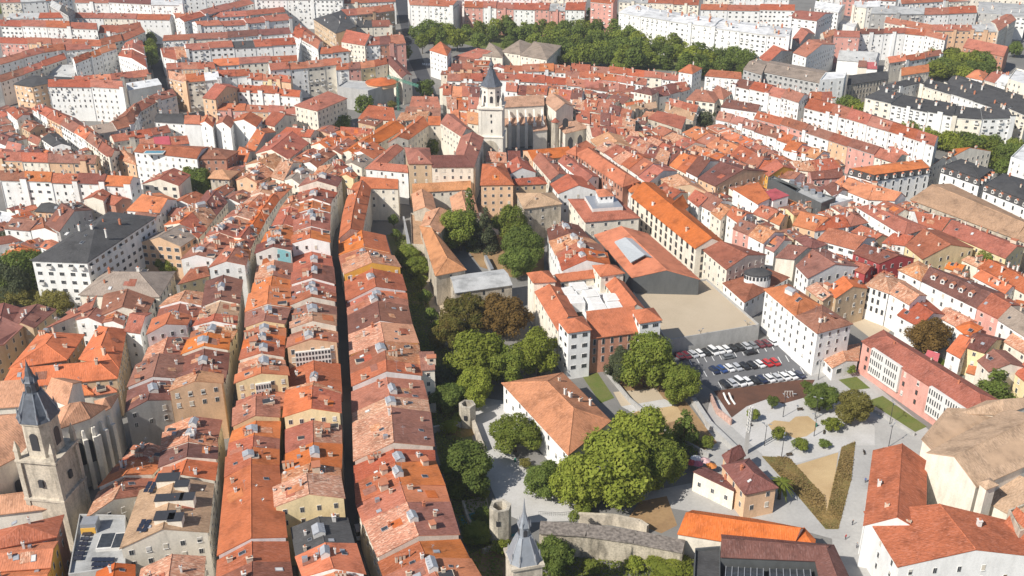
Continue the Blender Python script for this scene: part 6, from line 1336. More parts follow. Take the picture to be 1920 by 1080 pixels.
def tree(label, x, y, r, h, col='g', kind='round', far=False, group=None, cz=None, name=None):
    """x,y: photo point of the crown centre; r: crown radius in m; h: crown centre height"""
    if not far: r *= 1.22
    zc = cz or h; p = U((x, y), zc)
    nm = name or {'round': 'broadleaf_tree', 'poplar': 'poplar_tree', 'conifer': 'conifer_tree'}[kind]
    t = thing(nm, (p.x, p.y, 0), label, 'tree', group)
    key = 'roundf' if (far and kind == 'round') else kind
    me = rnd.choice(CR[key])
    sc = {'round': (r*rnd.uniform(.93, 1.07), r*rnd.uniform(.93, 1.07), min(r*1.12, zc-.4)), 'poplar': (r*2.6, r*2.6, zc*.95), 'conifer': (r*1.5, r*1.5, zc*.97)}[kind]
    c = obj('crown', me, t, (0, 0, zc), rnd.uniform(0, 6.28), sc)
    c.material_slots[0].link = 'OBJECT'; c.material_slots[0].material = LEAF[col]
    k = (zc+.3)/9.0; obj('trunk', rnd.choice(TR), t, (0, 0, 0), rnd.uniform(0, 6.28), (max(.5, r/6), max(.5, r/6), k))
    return t
near = [
 ('rusty chestnut tree with the darkest brown crown in the garden', 945, 590, 7.0, 8, 'b'), ('half-rusted chestnut tree left of the dark brown one', 872, 592, 6.6, 8, 'o'), ('rust-tinged tree at the left edge of the big garden clump', 842, 622, 5.0, 6.5, 'o'),
 ('tall yellow-green tree in the middle of the garden clump', 890, 668, 7.4, 9, 'l'), ('bright green tree right of the tall yellow-green tree', 948, 682, 5.6, 7, 'g'), ('yellow-green tree nearest the palace corner', 1010, 660, 6.2, 8, 'l'),
 ('lower yellow-green tree above the ruined turret', 890, 725, 5.0, 6, 'l'), ('small dark tree beside the ruined turret', 838, 745, 4.2, 5, 'd'), ('dark grey-green tree in the shade of the long row', 832, 710, 3.8, 5, 'e'),
 ('round green tree on the pale garden path before the white mansion', 966, 812, 5.6, 6, 'g'), ('dark dense round tree left of the pale path', 877, 876, 6.2, 6.5, 'd'), ('small dark green tree left of the giant plane tree', 1022, 900, 4.6, 5, 'd'),
 ('giant yellow-green plane tree in front of the mansion', 1140, 880, 9.6, 10, 'l'), ('second giant plane tree crown behind the first', 1200, 822, 7.6, 10, 'l'), ('right-hand plane tree shading the dirt slope', 1236, 868, 5.6, 8, 'g'), ('left lower bough tree of the plane group', 1085, 905, 5.8, 7, 'l'),
 ('big green tree beside the car park', 1212, 676, 7.4, 9, 'g'), ('lighter green tree between the car park and garden', 1281, 718, 5.4, 6, 'g'), ('pale grey-green tree before the brick palace front', 1162, 684, 4.4, 6.5, 'e'),
 ('dark conifer-like tree right of the second plane tree', 1284, 805, 4.0, 6, 'd'), ('small light bush tree left of the terrace house', 1326, 828, 2.0, 2.4, 'g'),
 ('large green tree in the courtyard beside the sandy hall', 862, 430, 7.2, 9, 'g'), ('tall narrow dark tree behind the courtyard tree', 880, 410, 4.2, 12, 'd'), ('dark cedar in the courtyard shadow', 910, 430, 4.2, 9, 'e'),
 ('upper green tree of the right courtyard clump', 958, 420, 6.2, 10, 'g'), ('middle dark tree of the right courtyard clump', 980, 460, 6.4, 9, 'd'), ('lower dark tree of the right courtyard clump', 970, 490, 5.4, 7, 'd'),
 ('green tree nearest the bend of the long row', 765, 478, 3.8, 5, 'g'), ('mixed green shrub tree with berries by the stone hall wall', 784, 500, 3.6, 4.5, 'g'), ('bright little tree on the slope below the sandy hall', 790, 528, 2.6, 3.2, 'l'),
 ('ivy-dark tree low on the garden slope', 798, 556, 2.6, 3.4, 'd'), ('slim dark tree beside the white stair', 808, 590, 2.6, 4, 'd'), ('dark hedge tree at the head of the garden slope', 738, 412, 2.4, 4, 'd'), ('second dark hedge tree at the head of the garden slope', 742, 438, 2.0, 3, 'd'),
 ('golden round tree on the paved square', 1600, 762, 4.6, 5, 'y'), ('green tree behind the playground', 1540, 745, 4.0, 4.5, 'd'), ('small bright tree left of the playground tree', 1525, 752, 2.2, 2.6, 'g'), ('small round tree on the left of the pale square', 1411, 776, 1.9, 2.6, 'g'),
 ('slender tree at the edge of the brown play area', 1449, 752, 1.8, 2.6, 'd'), ('pale lime shrub beside the golden tree', 1560, 795, 2.8, 2.4, 'l'), ('small lime tree by the sand pit', 1460, 812, 2.0, 2.4, 'l'), ('dark green round bush below the sand pit', 1503, 833, 2.5, 2.0, 'g'),
 ('low flat bush right of the round bush', 1545, 831, 1.8, 1.4, 'd'), ('olive hedge tree beside the lilac wall of the pink school', 1592, 690, 2.6, 2.2, 'g'),
 ('round copper-brown tree in the white courtyard', 1742, 628, 5.4, 6.5, 'b'), ('spreading dark green conifer at the right edge', 1868, 726, 5.6, 6, 'd'), ('small green bush by the white courtyard wall', 1762, 680, 2.2, 2, 'g'), ('green vine-covered arbour behind the red hall', 1852, 488, 4.6, 8, 'g'),
 ('dark courtyard tree beside the cream timber block', 1320, 405, 3.6, 6, 'd'), ('small tree at the end of the cream timber block', 1340, 432, 2.2, 4, 'd'), ('little tree between palace and cream block', 1228, 432, 2.4, 4, 'd'), ('tree in the gap below the brick block', 1168, 372, 2.4, 5, 'd'),
 ('tree in the seminary court', 808, 275, 5.4, 6, 'd'), ('large dark tree at the left before the white flats', 40, 512, 8.0, 10, 'd'), ('very dark conifer mass beside it', 22, 530, 6.0, 9, 'e'), ('olive tree below the dark trees at the left edge', 28, 556, 5.4, 5, 'y'), ('yellow-green tree in front of the white flats', 108, 562, 6.0, 5, 'y'),
 ('green tree before the cream three-storey house', 324, 492, 4.6, 5.5, 'g'), ('small olive shrub left of it', 268, 498, 3.4, 3.4, 'g'), ('dark garden tree at the stone tower house', 374, 344, 6.4, 8, 'd'), ('slim top of the garden tree', 350, 322, 2.4, 12, 'g'),
 ('dark tree by the round-ended hall', 682, 196, 6.2, 8, 'd'), ('dark tree before the shaded flats', 712, 226, 5.0, 7, 'd'), ('row tree under the flat-iron block', 640, 232, 5.2, 6, 'd'), ('second row tree under the flat-iron block', 612, 240, 4.8, 5, 'd'), ('olive row tree near the crane', 690, 234, 4.0, 5, 'g'),
 ('golden shrub tree beside the round-ended hall', 735, 196, 2.6, 3, 'y'), ('bright tree by the curved brown terrace', 302, 205, 6.0, 5, 'l'), ('dark tree behind the bright one', 318, 192, 5.4, 6, 'd'), ('dark round tree right of the cloister', 1323, 222, 5.6, 6, 'e'),
 ('dark tree in the boulevard bend', 798, 165, 5.6, 7, 'd'), ('tree beside the cream wing', 760, 98, 5.0, 8, 'd'), ('tree before the pinkish block', 690, 102, 6.2, 8, 'd'), ('shrub by the convent wall', 1905, 390, 4.6, 6, 'd'), ('small tree at the left frame edge below the white gables', 14, 450, 3.0, 7, 'e'),
 ('overgrown shrub at the foot of the open-topped turret', 1035, 1040, 4.4, 5, 'd'), ('bush on the slope left of the turret', 896, 1000, 3.4, 2.5, 'g'), ('green shrub by the dark glass box', 1255, 1065, 4.6, 2.5, 'l'), ('shrub in the shaded slope below the dark round tree', 905, 965, 2.6, 2.2, 'd'), ('creeper-covered bush beside the bottom terrace', 850, 1070, 2.6, 3, 'd'), ('small bush on the gravel below the mansion', 1096, 955, 2.4, 2, 'g'),
 ('leafy shrub at the foot of the old wall', 1110, 1062, 2.0, 2.2, 'g'), ('pale green shrub against the right part of the old wall', 1190, 1056, 2.4, 2.0, 'l'), ('small shrub growing on the top of the old wall', 1075, 968, 1.4, 6.6, 'g'), ('round shrub on the grass below the pale turret', 940, 1025, 2.4, 2, 'l'), ('shrub between the two sand courts', 1262, 752, 1.6, 1.6, 'g'), ('low shrub at the edge of the white mansion court', 985, 868, 1.8, 1.4, 'y'), ('shrub at the corner of the brown play area', 1512, 722, 1.6, 1.8, 'd'), ('bright hedge tree beside the sloping stone wall', 820, 612, 2.4, 3, 'l'), ('small lime tree at the crossing of the shaded garden', 842, 800, 2.4, 2.6, 'l'), ('green shrub above the pale crossing wall', 862, 782, 2.2, 2, 'g'),
 ('sunlit shrub beneath the dark round tree', 905, 925, 1.8, 1.6, 'l'), ('leafy tree in the shade at the garden foot', 858, 920, 2.6, 3, 'g'), ('shrub beside the teal netting', 900, 985, 1.8, 1.5, 'l'), ('tall shrub in the shade behind the ruined turret', 850, 700, 3.0, 4.4, 'g')]
for lab, x, y, r, h, c in near:
    tree(lab, x, y, r, h, c, 'conifer' if 'conifer at' in lab or 'cedar' in lab or 'narrow dark' in lab or 'conifer-like' in lab else 'round', far=(y < 330 or r < 3))
# palm by the brick house
p = U((1465, 905), 5); t = thing('palm_tree', (p.x, p.y, 0), 'single palm tree with arching fronds beside the brick house', 'tree')
b = MB(); b.tube([(0, 0, 0), (0, .05, 2.5), (0, 0, 5)], [.45, .38, .42], 10); b.build('trunk', [M_TRUNK], t)
b = MB()
for i in range(46):
    a = i*2.4; el = rnd.uniform(-.2, 1.1); L = rnd.uniform(2.8, 3.8); prev = None
    for s in range(7):
        f = s/6; rr = L*f*math.cos(el*(1-f*.6)); z = 5+L*(math.sin(el)*f-.75*f*f); q = Vector((rr*math.cos(a), rr*math.sin(a), z)); sd = Vector((-math.sin(a), math.cos(a), 0))*(.34*math.sin(math.pi*min(1, f*.9+.1))+.03)
        if prev: b.poly([prev[0]-prev[1]-Vector((0, 0, .12)), prev[0], q, q-sd-Vector((0, 0, .12))]); b.poly([prev[0], prev[0]+prev[1]-Vector((0, 0, .12)), q+sd-Vector((0, 0, .12)), q])
        prev = (q, sd)
b.build('crown', [LEAF['g']], t)
# the park behind the cathedral and the boulevard trees: each its own tree
def grove(base, grp, pts, names):
    for i, (x, y, r, h, c, k) in enumerate(pts):
        tree(names(i, x, y, c, k), x, y, r, h, c, k, True, grp)
PK = []
pr = random.Random(5)
for (xa, xb, ya, yb, n) in ((785, 900, 52, 78, 13), (890, 1010, 42, 72, 14), (1000, 1160, 38, 88, 24), (1060, 1170, 74, 108, 12), (1150, 1290, 62, 112, 22), (1280, 1412, 78, 124, 20)):
    got = []
    for i in range(400):
        if len(got) >= n: break
        x, y = pr.uniform(xa, xb), pr.uniform(ya, yb)
        if all(math.hypot((x-a)*.8, (y-b)*2.0) > 19 for a, b in got+[(p[0], p[1]) for p in PK]):
            got.append((x, y)); PK.append((x, y, pr.uniform(5.2, 8.2), pr.uniform(6.5, 9.5), pr.choice('ggdddlg'), pr.choices(['round', 'poplar', 'conifer'], [8, 1.6 if x > 1140 else .2, .5])[0]))
cols = ['far left', 'left', 'left middle', 'middle', 'right middle', 'right', 'far right']
seen = {}
def pname(i, x, y, c, k):
    col = cols[min(6, int((x-780)/91))]; kk = {'round': 'broad', 'poplar': 'slender', 'conifer': 'pointed'}[k]
    key = (col, c, kk); seen[key] = seen.get(key, 0)+1
    return f"{kk} {LW[c]} tree, {ORD[seen[key]-1]} such from left in the {col} of the park"
PK.sort(); grove('', 'park trees behind the cathedral', PK, pname)
BV = []
for i in range(17): f = i/16; BV.append((1590+f*215+pr.uniform(-5, 5), 196+f*82+pr.uniform(-5, 5), pr.uniform(4.2, 5.6), 6, pr.choice('gdl'), 'round'))
for i in range(8): f = i/7; BV.append((1790+f*130, 256+f*40+pr.uniform(-5, 6), pr.uniform(4.2, 6), 6, pr.choice('gdd'), 'round'))
grove('', 'boulevard trees along the dark triangular block', BV, lambda i, x, y, c, k: f"{LW[c]} street tree, {ORD[i]} from the left in the boulevard by the triangular block")
NE = [(1740+pr.uniform(0, 130), 92+pr.uniform(0, 48), pr.uniform(5, 8), 7, pr.choice('llgd'), 'round') for i in range(20)]; NE.sort()
grove('', 'trees in the small park at the upper right', NE, lambda i, x, y, c, k: f"{LW[c]} tree, {ORD[i]} from the left in the small upper right park")
SQ = [(1645+i*19+pr.uniform(-4, 4), 356-i*6+pr.uniform(-3, 3), pr.uniform(2.6, 3.8), 4, pr.choice('gl'), 'round') for i in range(8)]
grove('', 'trees before the mansard block', SQ, lambda i, x, y, c, k: f"{LW[c]} tree, {ORD[i]} from the left before the white mansard block")
RE = [(1855, 300, 5, 6, 'g', 'round'), (1880, 312, 4.5, 5, 'd', 'round'), (1862, 270, 5, 6, 'd', 'round'), (1900, 275, 5, 6, 'g', 'round'), (1870, 60, 5, 6, 'd', 'round'), (1905, 92, 5, 6, 'd', 'round')]
grove('', 'trees at the right edge', RE, lambda i, x, y, c, k: f"{LW[c]} tree, {ORD[i]} in the scattered group at the right edge")
AV = [(282+f*1.2*i*0, 62+i*12, 5.2, 7, pr.choice('dg'), 'round') for i, f in enumerate([0]*5)]
grove('', 'trees of the dark avenue', AV, lambda i, x, y, c, k: f"{LW[c]} avenue tree, {ORD[i]} from the top of the dark avenue")
MO = [(905, 118, 4, 4, 'd', 'round'), (945, 112, 4.4, 4.5, 'd', 'round'), (1000, 114, 4, 4.5, 'd', 'round'), (1018, 112, 3.6, 4, 'd', 'round'), (1055, 112, 4.2, 4, 'g', 'round'), (1085, 108, 5, 5, 'g', 'round')]
grove('', 'trees round the monastery', MO, lambda i, x, y, c, k: f"{LW[c]} round tree, {ORD[i]} from the left in front of the tan monastery")
TL = [(10, 18, 8, 7, 'l', 'round'), (34, 10, 7, 7, 'g', 'round'), (58, 6, 6, 7, 'y', 'round'), (235, 0, 7, 7, 'g', 'round'), (262, -3, 6, 7, 'l', 'round'), (1400, 4, 6, 7, 'g', 'round'), (1430, 2, 6, 7, 'd', 'round'), (1545, 3, 6, 7, 'g', 'round'), (1110, 24, 5, 6, 'd', 'round')]
grove('', 'trees along the top edge', TL, lambda i, x, y, c, k: f"{LW[c]} tree, {ORD[i]} from the left along the top edge of the photo")

# undergrowth on the shaded slope and long dry grass on the bank: nobody could count it
def in_poly(x, y, P):
    c = False
    for i in range(len(P)):
        a, b = P[i], P[i-1]
        if (a[1] > y) != (b[1] > y) and x < (b[0]-a[0])*(y-a[1])/(b[1]-a[1])+a[0]: c = not c
    return c
def cover(name, label, poly, n, mats, hmin, hmax, size):
    r = random.Random(n); b = MB(); xs = [p[0] for p in poly]; ys = [p[1] for p in poly]; k = 0
    W_ = [U(p) for p in poly]; x0, x1, y0, y1 = min(p.x for p in W_), max(p.x for p in W_), min(p.y for p in W_), max(p.y for p in W_); PW = [(p.x, p.y) for p in W_]
    while k < n:
        x, y = r.uniform(x0, x1), r.uniform(y0, y1)
        if not in_poly(x, y, PW): k += .2; continue
        k += 1; cl = math.sin(x*.7)*math.sin(y*.5+1)+math.sin(x*.23+y*.31); z = max(.02, hmin+(hmax-hmin)*max(0, .5+.35*cl)*r.random())
        t = r.uniform(0, 6.28); d = Vector((math.cos(t), math.sin(t), 0))*size*r.uniform(.5, 1.2); u = Vector((r.gauss(0, .35), r.gauss(0, .35), 1)).normalized(); w_ = d.cross(u).normalized()*size*r.uniform(.3, .8); c = Vector((x, y, z))
        b.poly([c-d, c-w_+u*.1, c+d, c+w_-u*.1], r.randrange(len(mats)))
    o = b.build(name, mats); o['kind'] = 'stuff'; o['label'] = label
cover('undergrowth', 'low shrubs and weeds covering the shaded garden slope', [(738,440),(762,445),(800,560),(830,640),(860,700),(880,745),(860,800),(870,840),(905,920),(925,985),(950,1000),(940,1090),(900,1090),(850,960),(822,850),(800,720),(770,580)], 16000, [LEAF['g'], LEAF['l'], LEAF['d']], .05, 1.8, .35)
cover('dry_grass', 'long dry grass on the V-shaped bank beside the paved street', [(1428,855),(1480,858),(1545,930),(1550,960),(1578,838),(1604,828),(1596,900),(1572,992),(1548,992),(1500,935)], 9000, [leaf_mat('dry grass', (.36, .25, .10), (.24, .19, .07)), leaf_mat('straw', (.42, .30, .14), (.34, .24, .10)), leaf_mat('brown stalks', (.28, .19, .085), (.22, .16, .06))], .05, .8, .22)
cover('wall_weeds', 'weeds and creepers along the foot of the old stone wall', [(985,1035),(1000,1030),(1150,1055),(1285,1075),(1285,1110),(990,1110)], 5000, [LEAF['g'], LEAF['d'], LEAF['l']], .1, 1.2, .3)
# ------------------------------------------------------------------ parked cars
PAINT = {n: plain_mat(n+' car paint', c, .3, 0, .6, .04) for n, c in (('white', (.75, .75, .75)), ('black', (.02, .02, .022)), ('grey', (.20, .21, .22)), ('silver', (.45, .46, .48)), ('red', (.45, .015, .02)), ('blue', (.035, .075, .22)), ('dark blue', (.02, .03, .07)), ('maroon', (.13, .02, .03)))}
def car_parts(van):
    L, W = (4.9, 1.95) if van else (4.3, 1.78)
    prof = [(-L/2, .35), (-L/2, .85), (-L/2+.15, 1.0), (-L*.02 if not van else -L*.30, 1.08), (L/2-.9, 1.05), (L/2-.1, .95), (L/2, .75), (L/2, .35)] if not van else [(-L/2, .35), (-L/2, 1.2), (L/2, 1.2), (L/2, .35)]
    prof = [(-L/2, .32), (-L/2-.02, .7), (-L/2+.1, .95), (-L*.18, 1.0), (L*.30, 1.0), (L/2-.05, .92), (L/2, .6), (L/2, .32)]
    body = MB(); R = [[Vector((s*W/2*(1 if 0 < i < 7 else .94), y, z)) for i, (y, z) in enumerate(prof)] for s in (-1, 1)]
    n = len(prof)
    for i in range(n):
        j = (i+1) % n; body.poly([R[0][i], R[0][j], R[1][j], R[1][i]])
    body.poly(R[0][::-1]); body.poly(R[1])
    top = [(-L*.28, 1.46), (L*.22, 1.48), (L*.40, 1.42)] if not van else [(-L*.27, 1.98), (L*.3, 2.02), (L*.46, 1.95)]
    # roof panel
    y0, y1, zt = top[0][0]+.25, top[2][0]-.05, top[1][1]
    body.box((0, (y0+y1)/2, zt), (W*.80, y1-y0, .07))
    gl = MB(); low = [Vector((sx*W*.47, y, .99)) for sx, y in ((-1, -L*.30), (1, -L*.30), (1, L*.46), (-1, L*.46))]; hi = [Vector((sx*W*.40, y, zt-.03)) for sx, y in ((-1, y0), (1, y0), (1, y1), (-1, y1))]
    gl.loft([low, hi])
    wh = MB(); ring = lambda x, r: [Vector((x, r*math.cos(t), r*math.sin(t))) for t in [2*math.pi*i/12 for i in range(12)]]
    wh.loft([ring(-.1, .05), ring(-.1, .32), ring(.1, .32), ring(.1, .05)])
    return body.mesh('body', [PAINT['white']]), gl.mesh('glazing', [M_GLASS]), wh.mesh('wheel', [M_DARK]), L, W
CARM = {False: car_parts(False), True: car_parts(True)}
def car(label, x, y, ang, col, van=False, group=None):
    bd, gl, wh, L, W = CARM[van]; p = U((x, y), .8); t = thing('parked_car' if not van else 'parked_van', (p.x, p.y, .03), label, 'car' if not van else 'van', group, ang); t.scale = (.94,)*3
    o = obj('body', bd, t); o.material_slots[0].link = 'OBJECT'; o.material_slots[0].material = PAINT[col]
    obj('glazing', gl, t)
    for sx in (-1, 1):
        for sy in (-1, 1): obj('wheel', wh, t, (sx*(W/2-.1), sy*L*.31, .32))
    return t
def car_row(rowname, p0, p1, cols, ang):
    n = len(cols)
    for i, c in enumerate(cols):
        if not c: continue
        f = (i+.5)/n; x = p0[0]+(p1[0]-p0[0])*f; y = p0[1]+(p1[1]-p0[1])*f; van = c.endswith('V'); c = c.rstrip('V')
        car(f"{c} {'van' if van else 'car'}, {ORD[i]} from the left in the {rowname} of the car park", x, y, ang+rnd.uniform(-.05, .05), c, van, 'cars in the car park')
a0 = U((1300, 668)); a1 = U((1440, 643)); ang = math.atan2((a1-a0).y, (a1-a0).x)+math.radians(0)
car_row('top row', (1268, 668), (1456, 640), ['maroon', 'maroon', 'silver', 'white', 'black', 'whiteV', 'white', 'white', 'black', 'black', 'silver', 'grey', 'maroon', 'maroon', 'white'], ang+.12)
car_row('middle row', (1332, 694), (1460, 677), ['dark blue', 'blue', 'white', 'silver', 'black', 'black', 'white', 'red', 'red'], ang+.12)
car_row('bottom row', (1352, 720), (1506, 701), ['black', 'silver', 'whiteV', 'white', 'black', 'dark blue', 'white', 'silver', 'white', 'white', 'dark blue'], ang+.12)
car('black car waiting in the aisle below the top row', 1408, 660, ang+1.57, 'black'); car('grey car waiting in the aisle left of the black one', 1366, 668, ang+1.57, 'grey')
car('white car parked beside the theatre yard', 1440, 492, .6, 'white'); car('dark car parked behind the white one at the theatre yard', 1446, 482, .6, 'black')
car('white van parked in the narrow dark street', 673, 999, .3, 'white', True)
car('blue car parked in the narrow alley', 539, 645, .1, 'blue')
for i, (x, y) in enumerate(((1545, 112), (1553, 116), (1561, 113), (1536, 120))): car(f"tiny {['white', 'grey', 'white', 'black'][i]} car, {ORD[i]} in the yard of the old factory", x, y, .8, ['white', 'grey', 'white', 'black'][i])
# ------------------------------------------------------------------ lamp posts with two arms
def lamp_mesh():
    b = MB(); b.tube([(0, 0, 0), (0, 0, 4), (0, 0, 7)], [.11, .09, .06], 6); a = MB()
    for s in (-1, 1): a.tube([(0, 0, 6.2), (s*.9, 0, 7.2)], [.05, .04], 5)
    h = MB(); h.box((.95, 0, 7.25), (.8, .28, .14)); return b.mesh('pole', [M_DARK]), a.mesh('arm', [M_DARK]), h.mesh('lamp_head', [M_METAL])
LP = lamp_mesh()
for i, (lab, x, y) in enumerate((('double-armed lamp post left of the sand pit', 1468, 782), ('double-armed lamp post right of the play area', 1528, 786), ('double-armed lamp post below the sand pit', 1433, 836), ('double-armed lamp post by the dry bank', 1465, 858),
        ('double-armed lamp post before the tan church', 1666, 838), ('lamp post beside the lawn of the pink school', 1668, 795), ('double-armed lamp post at the corner of the pale square', 1526, 818), ('lamp post on the edge of the raised terrace', 1311, 655), ('second lamp post on the edge of the raised terrace', 1398, 640), ('lamp post in the street by the pink school', 1534, 712))):
    p = U((x, y)); t = thing('street_lamp', (p.x, p.y, .03), lab, 'street lamp', 'lamp posts of the square', rnd.uniform(0, 3))
    obj('pole', LP[0], t); obj('arm', LP[1], t); obj('lamp_head', LP[2], t); obj('lamp_head', LP[2], t, rz=math.pi)
# construction crane by the round-ended hall
p = U((748, 208)); t = thing('crane', (p.x, p.y, 0), 'green tower crane with short jib beside the round-ended hall', 'crane'); M_CR = plain_mat('green crane paint', (.10, .28, .20), .5)
def truss(b, a, c, w, n):
    a, c = Vector(a), Vector(c); d = (c-a).normalized(); u = d.orthogonal().normalized(); v = d.cross(u); K = [u*w+v*w, u*w-v*w, -u*w-v*w, -u*w+v*w]
    for k in K: b.tube([a+k, c+k], [.12, .12], 4)
    for i in range(n):
        p0, p1 = a+(c-a)*(i/n), a+(c-a)*((i+1)/n)
        for j in range(4): b.tube([p0+K[j], p1+K[(j+1) % 4]], [.08, .08], 3)
b = MB(); truss(b, (0, 0, 0), (0, 0, 19), .6, 9); b.build('mast', [M_CR], t); b = MB(); truss(b, (-6, 3, 19.5), (13, -12, 17.5), .5, 10); b.build('jib', [M_CR], t); b = MB(); b.box((-5, 2.6, 18.6), (1.8, 1.2, 1.5), -.5); b.build('counterweight', [MC], t)
# ------------------------------------------------------------------ playground, terrace parasols, fences
p = U((1478, 742)); t = thing('play_frame', (p.x, p.y, 0), 'white climbing frame on the brown play area', 'playground frame'); b = MB()
for i in range(4): b.tube([(i*1.4-2, -.8, 0), (i*1.2-1.8, 0, 2.6), (i*1.4-2, .8, 0)], [.09]*3, 5)
b.tube([(-2.2, 0, 2.6), (2, 0, 2.6)], [.09, .09], 5); b.build('frame', [M_FRAME], t); t.scale = (.62,)*3; b = MB(); b.box((2.9, 0, 1.1), (1.8, .7, .12)); b.build('slide', [M_METAL], t)
p = U((1358, 752)); t = thing('slide', (p.x, p.y, 0), 'pair of white slides on the slope at the left of the play area', 'slide')
for k in (0, 1): b = MB(); b.tube([(k*1.6, 2, 1.6), (k*1.6+.4, 0, .8), (k*1.6+1.2, -2.2, .15)], [.3, .3, .3], 6); b.build('chute', [M_FRAME], t)
p = U((1398, 850)); t = thing('lattice_mast', (p.x, p.y, 0), 'white lattice aerial mast on the brick house', 'mast'); b = MB(); truss(b, (0, 0, 7), (0, 0, 15), .35, 8); b.build('lattice', [M_FRAME], t); b = MB(); b.box((0, 0, 3.5), (.9, .9, 7.0)); b.build('base', [MC], t)
for i, (x, y, cn, c) in enumerate(((1296, 866, 'red', (.45, .05, .05)), (1308, 868, 'pink', (.55, .16, .22)), (1322, 862, 'pale pink', (.60, .40, .40)), (1305, 858, 'white', (.75, .74, .72)), (1334, 872, 'orange', (.55, .20, .05)))):
    p = U((x, y), 2.4); t = thing('parasol', (p.x, p.y, 0), f"{cn} parasol on the terrace behind the brick house", 'parasol', 'terrace parasols'); b = MB(); b.loft([ring_at((0, 0), 1.5, 2.2, 8), ring_at((0, 0), .05, 2.9, 8)]); b.build('canopy', [plain_mat(cn+' canvas', c, .8)], t); b = MB(); b.tube([(0, 0, 0), (0, 0, 2.8)], [.04, .04], 5); b.build('pole', [M_DARK], t)
for x, y, lab in ((1018, 965, 'iron railing along the gravel below the mansion'),):
    P = [U(c) for c in ((1010, 966), (1050, 968), (1086, 964))]; c0 = P[0]; b = MB()
    for a, d in zip(P, P[1:]):
        b.tube([a-c0+Vector((0, 0, 1.1)), d-c0+Vector((0, 0, 1.1))], [.04, .04], 4); n = int((d-a).length/.5)
        for i in range(n): q = a+(d-a)*(i/n)-c0; b.tube([q, q+Vector((0, 0, 1.1))], [.025, .025], 3)
    o = b.build('railing', [M_DARK], None, loc=c0); tag(o, lab, 'railing')
# people on the square, each standing or walking
def person(lab, x, y, shirt, legs, rz):
    p = U((x, y)); t = thing('person', (p.x, p.y, .04), lab, 'person', 'people on the paved square', rz); b = MB()
    sk = MB()
    sk.loft([ring_at((0, 0), r, z, 10, 0, ry) for r, z, ry in ((.05, 1.44, .05), (.06, 1.50, .06), (.085, 1.56, .10), (.09, 1.64, .11), (.07, 1.71, .09), (.02, 1.75, .02))], 0)
    sk.loft([ring_at((0, 0), r, z, 10, 0, ry) for r, z, ry in ((.17, .88, .11), (.16, 1.05, .10), (.20, 1.30, .12), (.21, 1.40, .11), (.06, 1.47, .06))], 1)
    for s in (-1, 1):
        sk.tube([(s*.09, 0, .9), (s*.095, .05*s, .5), (s*.1, -.04*s, .08), (s*.1, .08, .03)], [.09, .07, .045, .04], 8, 2); sk.tube([(s*.2, 0, 1.38), (s*.25, .05*s, 1.12), (s*.24, .12, .88), (s*.23, .14, .78)], [.055, .045, .035, .03], 7, 1)
    sk.build('body', [plain_mat('skin', (.45, .26, .18), .6), plain_mat('shirt', shirt, .8), plain_mat('trousers', legs, .8)], t)
person('person in a dark top walking up the paved street', 1598, 985, (.04, .04, .05), (.03, .03, .05), .5); person('person in a white top by the pale square', 1402, 829, (.7, .7, .7), (.05, .06, .1), 1.2); person('person in blue on the street right of the dry bank', 1622, 905, (.08, .12, .3), (.05, .05, .06), 2)
# ------------------------------------------------------------------ light, sky, camera
w = bpy.data.worlds.new('World'); SC.world = w; w.use_nodes = True
nt = w.node_tree; bg = nt.nodes['Background']; sk = nt.nodes.new('ShaderNodeTexSky'); sk.sky_type = 'NISHITA'; sk.sun_disc = False
SUN_EL, SUN_AZ = math.radians(42), math.atan2(-.77, -.638)   # direction towards the sun, measured from +Y clockwise
sk.sun_elevation = SUN_EL; sk.sun_rotation = SUN_AZ; sk.altitude = 500; sk.dust_density = 1.0
nt.links.new(sk.outputs[0], bg.inputs[0]); bg.inputs[1].default_value = 0.075
sd = Vector((-.77*math.cos(SUN_EL), -.638*math.cos(SUN_EL), math.sin(SUN_EL)))
l = bpy.data.lights.new('sun', 'SUN'); l.energy = 4.4; l.angle = math.radians(.5); l.color = (1, .95, .87)
so = bpy.data.objects.new('sun', l); COL.objects.link(so); so.rotation_euler = sd.to_track_quat('Z', 'Y').to_euler(); so.location = (0, 0, 300)
cd = bpy.data.cameras.new('camera'); cd.lens = 36*F/1920; cd.sensor_width = 36; cd.clip_end = 12000; cd.clip_start = 1
co = bpy.data.objects.new('camera', cd); COL.objects.link(co); co.location = CAM; co.rotation_euler = (math.pi/2-TH, 0, 0); SC.camera = co
SC.view_settings.view_transform = 'Standard'; SC.view_settings.look = 'None'; SC.view_settings.gamma = 1; SC.view_settings.exposure = 0.46
SC.cycles.max_bounces = 5; SC.cycles.diffuse_bounces = 3

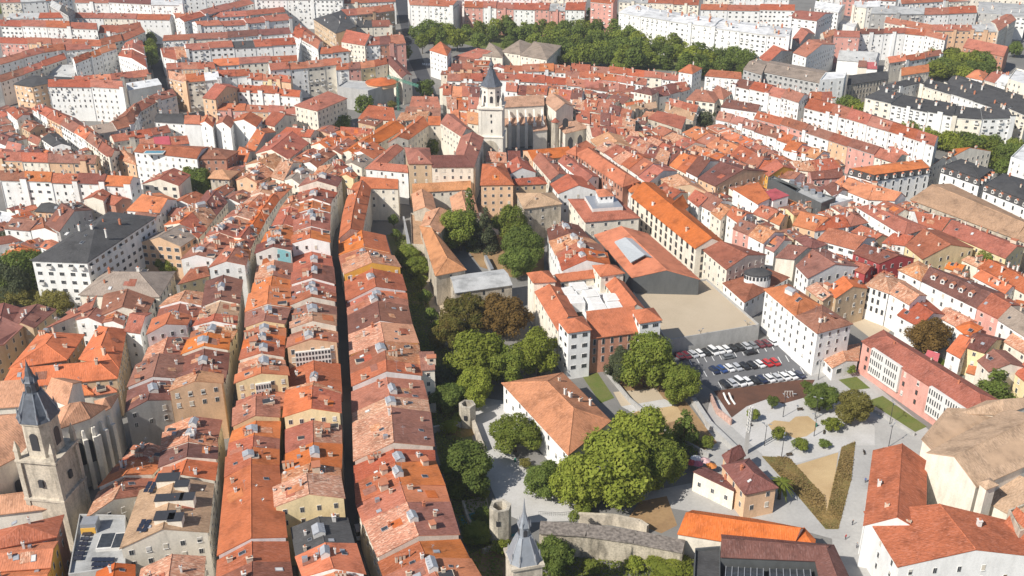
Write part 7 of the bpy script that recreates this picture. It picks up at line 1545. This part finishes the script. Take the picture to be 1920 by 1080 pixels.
# benches, bins and more people on the square
BN = MB(); BN.box((0, 0, .42), (1.8, .45, .08)); BN.box((0, .22, .7), (1.8, .06, .4)); BNL = MB(); [BNL.box((x, 0, .2), (.08, .4, .4)) for x in (-.7, .7)]
bm, bl = BN.mesh('seat', [M_TRUNK]), BNL.mesh('legs', [M_DARK])
for i, (x, y, a, where) in enumerate(((1405, 800, .3, 'left of the sand pit'), (1500, 770, .1, 'above the sand pit'), (1545, 812, 1.2, 'beside the lime shrub'), (1480, 855, .2, 'at the lower edge of the pale square'), (1620, 850, 1.4, 'along the paved street'), (1085, 948, .2, 'on the gravel below the mansion'))):
    p = U((x, y)); t = thing('bench', (p.x, p.y, .04), f'dark wooden bench {where}', 'bench', 'park benches', a); obj('seat', bm, t); obj('legs', bl, t)
bn = MB(); bn.loft([ring_at((0, 0), .28, 0, 10), ring_at((0, 0), .32, 1.0, 10), ring_at((0, 0), .25, 1.1, 10)]); bn = bn.mesh('litter_bin', [plain_mat('green bin', (.03, .16, .11), .5)])
for i, (x, y, where) in enumerate(((966, 866, 'on the gravel beside the round green tree'), (1530, 800, 'by the sand pit'), (1648, 900, 'against the white seminary'))): p = U((x, y)); o = obj('litter_bin', bn, None, (p.x, p.y, .04)); tag(o, f'green litter bin {where}', 'litter bin')
for lab, x, y, sh, lg, a in (('person in red crossing the street below the bank', 1585, 1012, (.4, .05, .05), (.05, .05, .07), .3), ('person in grey beside the white seminary corner', 1606, 1028, (.25, .25, .26), (.04, .04, .05), 2), ('person in beige near the play area', 1420, 790, (.5, .42, .3), (.1, .1, .14), 1),
     ('person in black by the lamp post of the tan church', 1655, 848, (.02, .02, .02), (.02, .02, .03), 2.4), ('person in pale blue on the gravel garden path', 905, 838, (.3, .4, .55), (.2, .18, .15), .7), ('person in white before the brick house door', 1440, 950, (.7, .7, .68), (.05, .05, .08), 1.8)): person(lab, x, y, sh, lg, a)
# thin haze between the roofs and the far districts
hz = MB(); hz.box((0, 4350, 90), (12040, 9340, 182)); m = bpy.data.materials.new('haze'); m.use_nodes = True; n_ = m.node_tree; n_.nodes.remove(n_.nodes['Principled BSDF'])
pv = n_.nodes.new('ShaderNodeVolumePrincipled'); pv.inputs['Density'].default_value = 0.00012; pv.inputs['Color'].default_value = (.93, .95, 1, 1); pv.inputs['Anisotropy'].default_value = .2
n_.links.new(pv.outputs[0], n_.nodes['Material Output'].inputs['Volume']); ho = hz.build('haze', [m]); ho['kind'] = 'stuff'; ho['label'] = 'thin pale summer haze over the city'
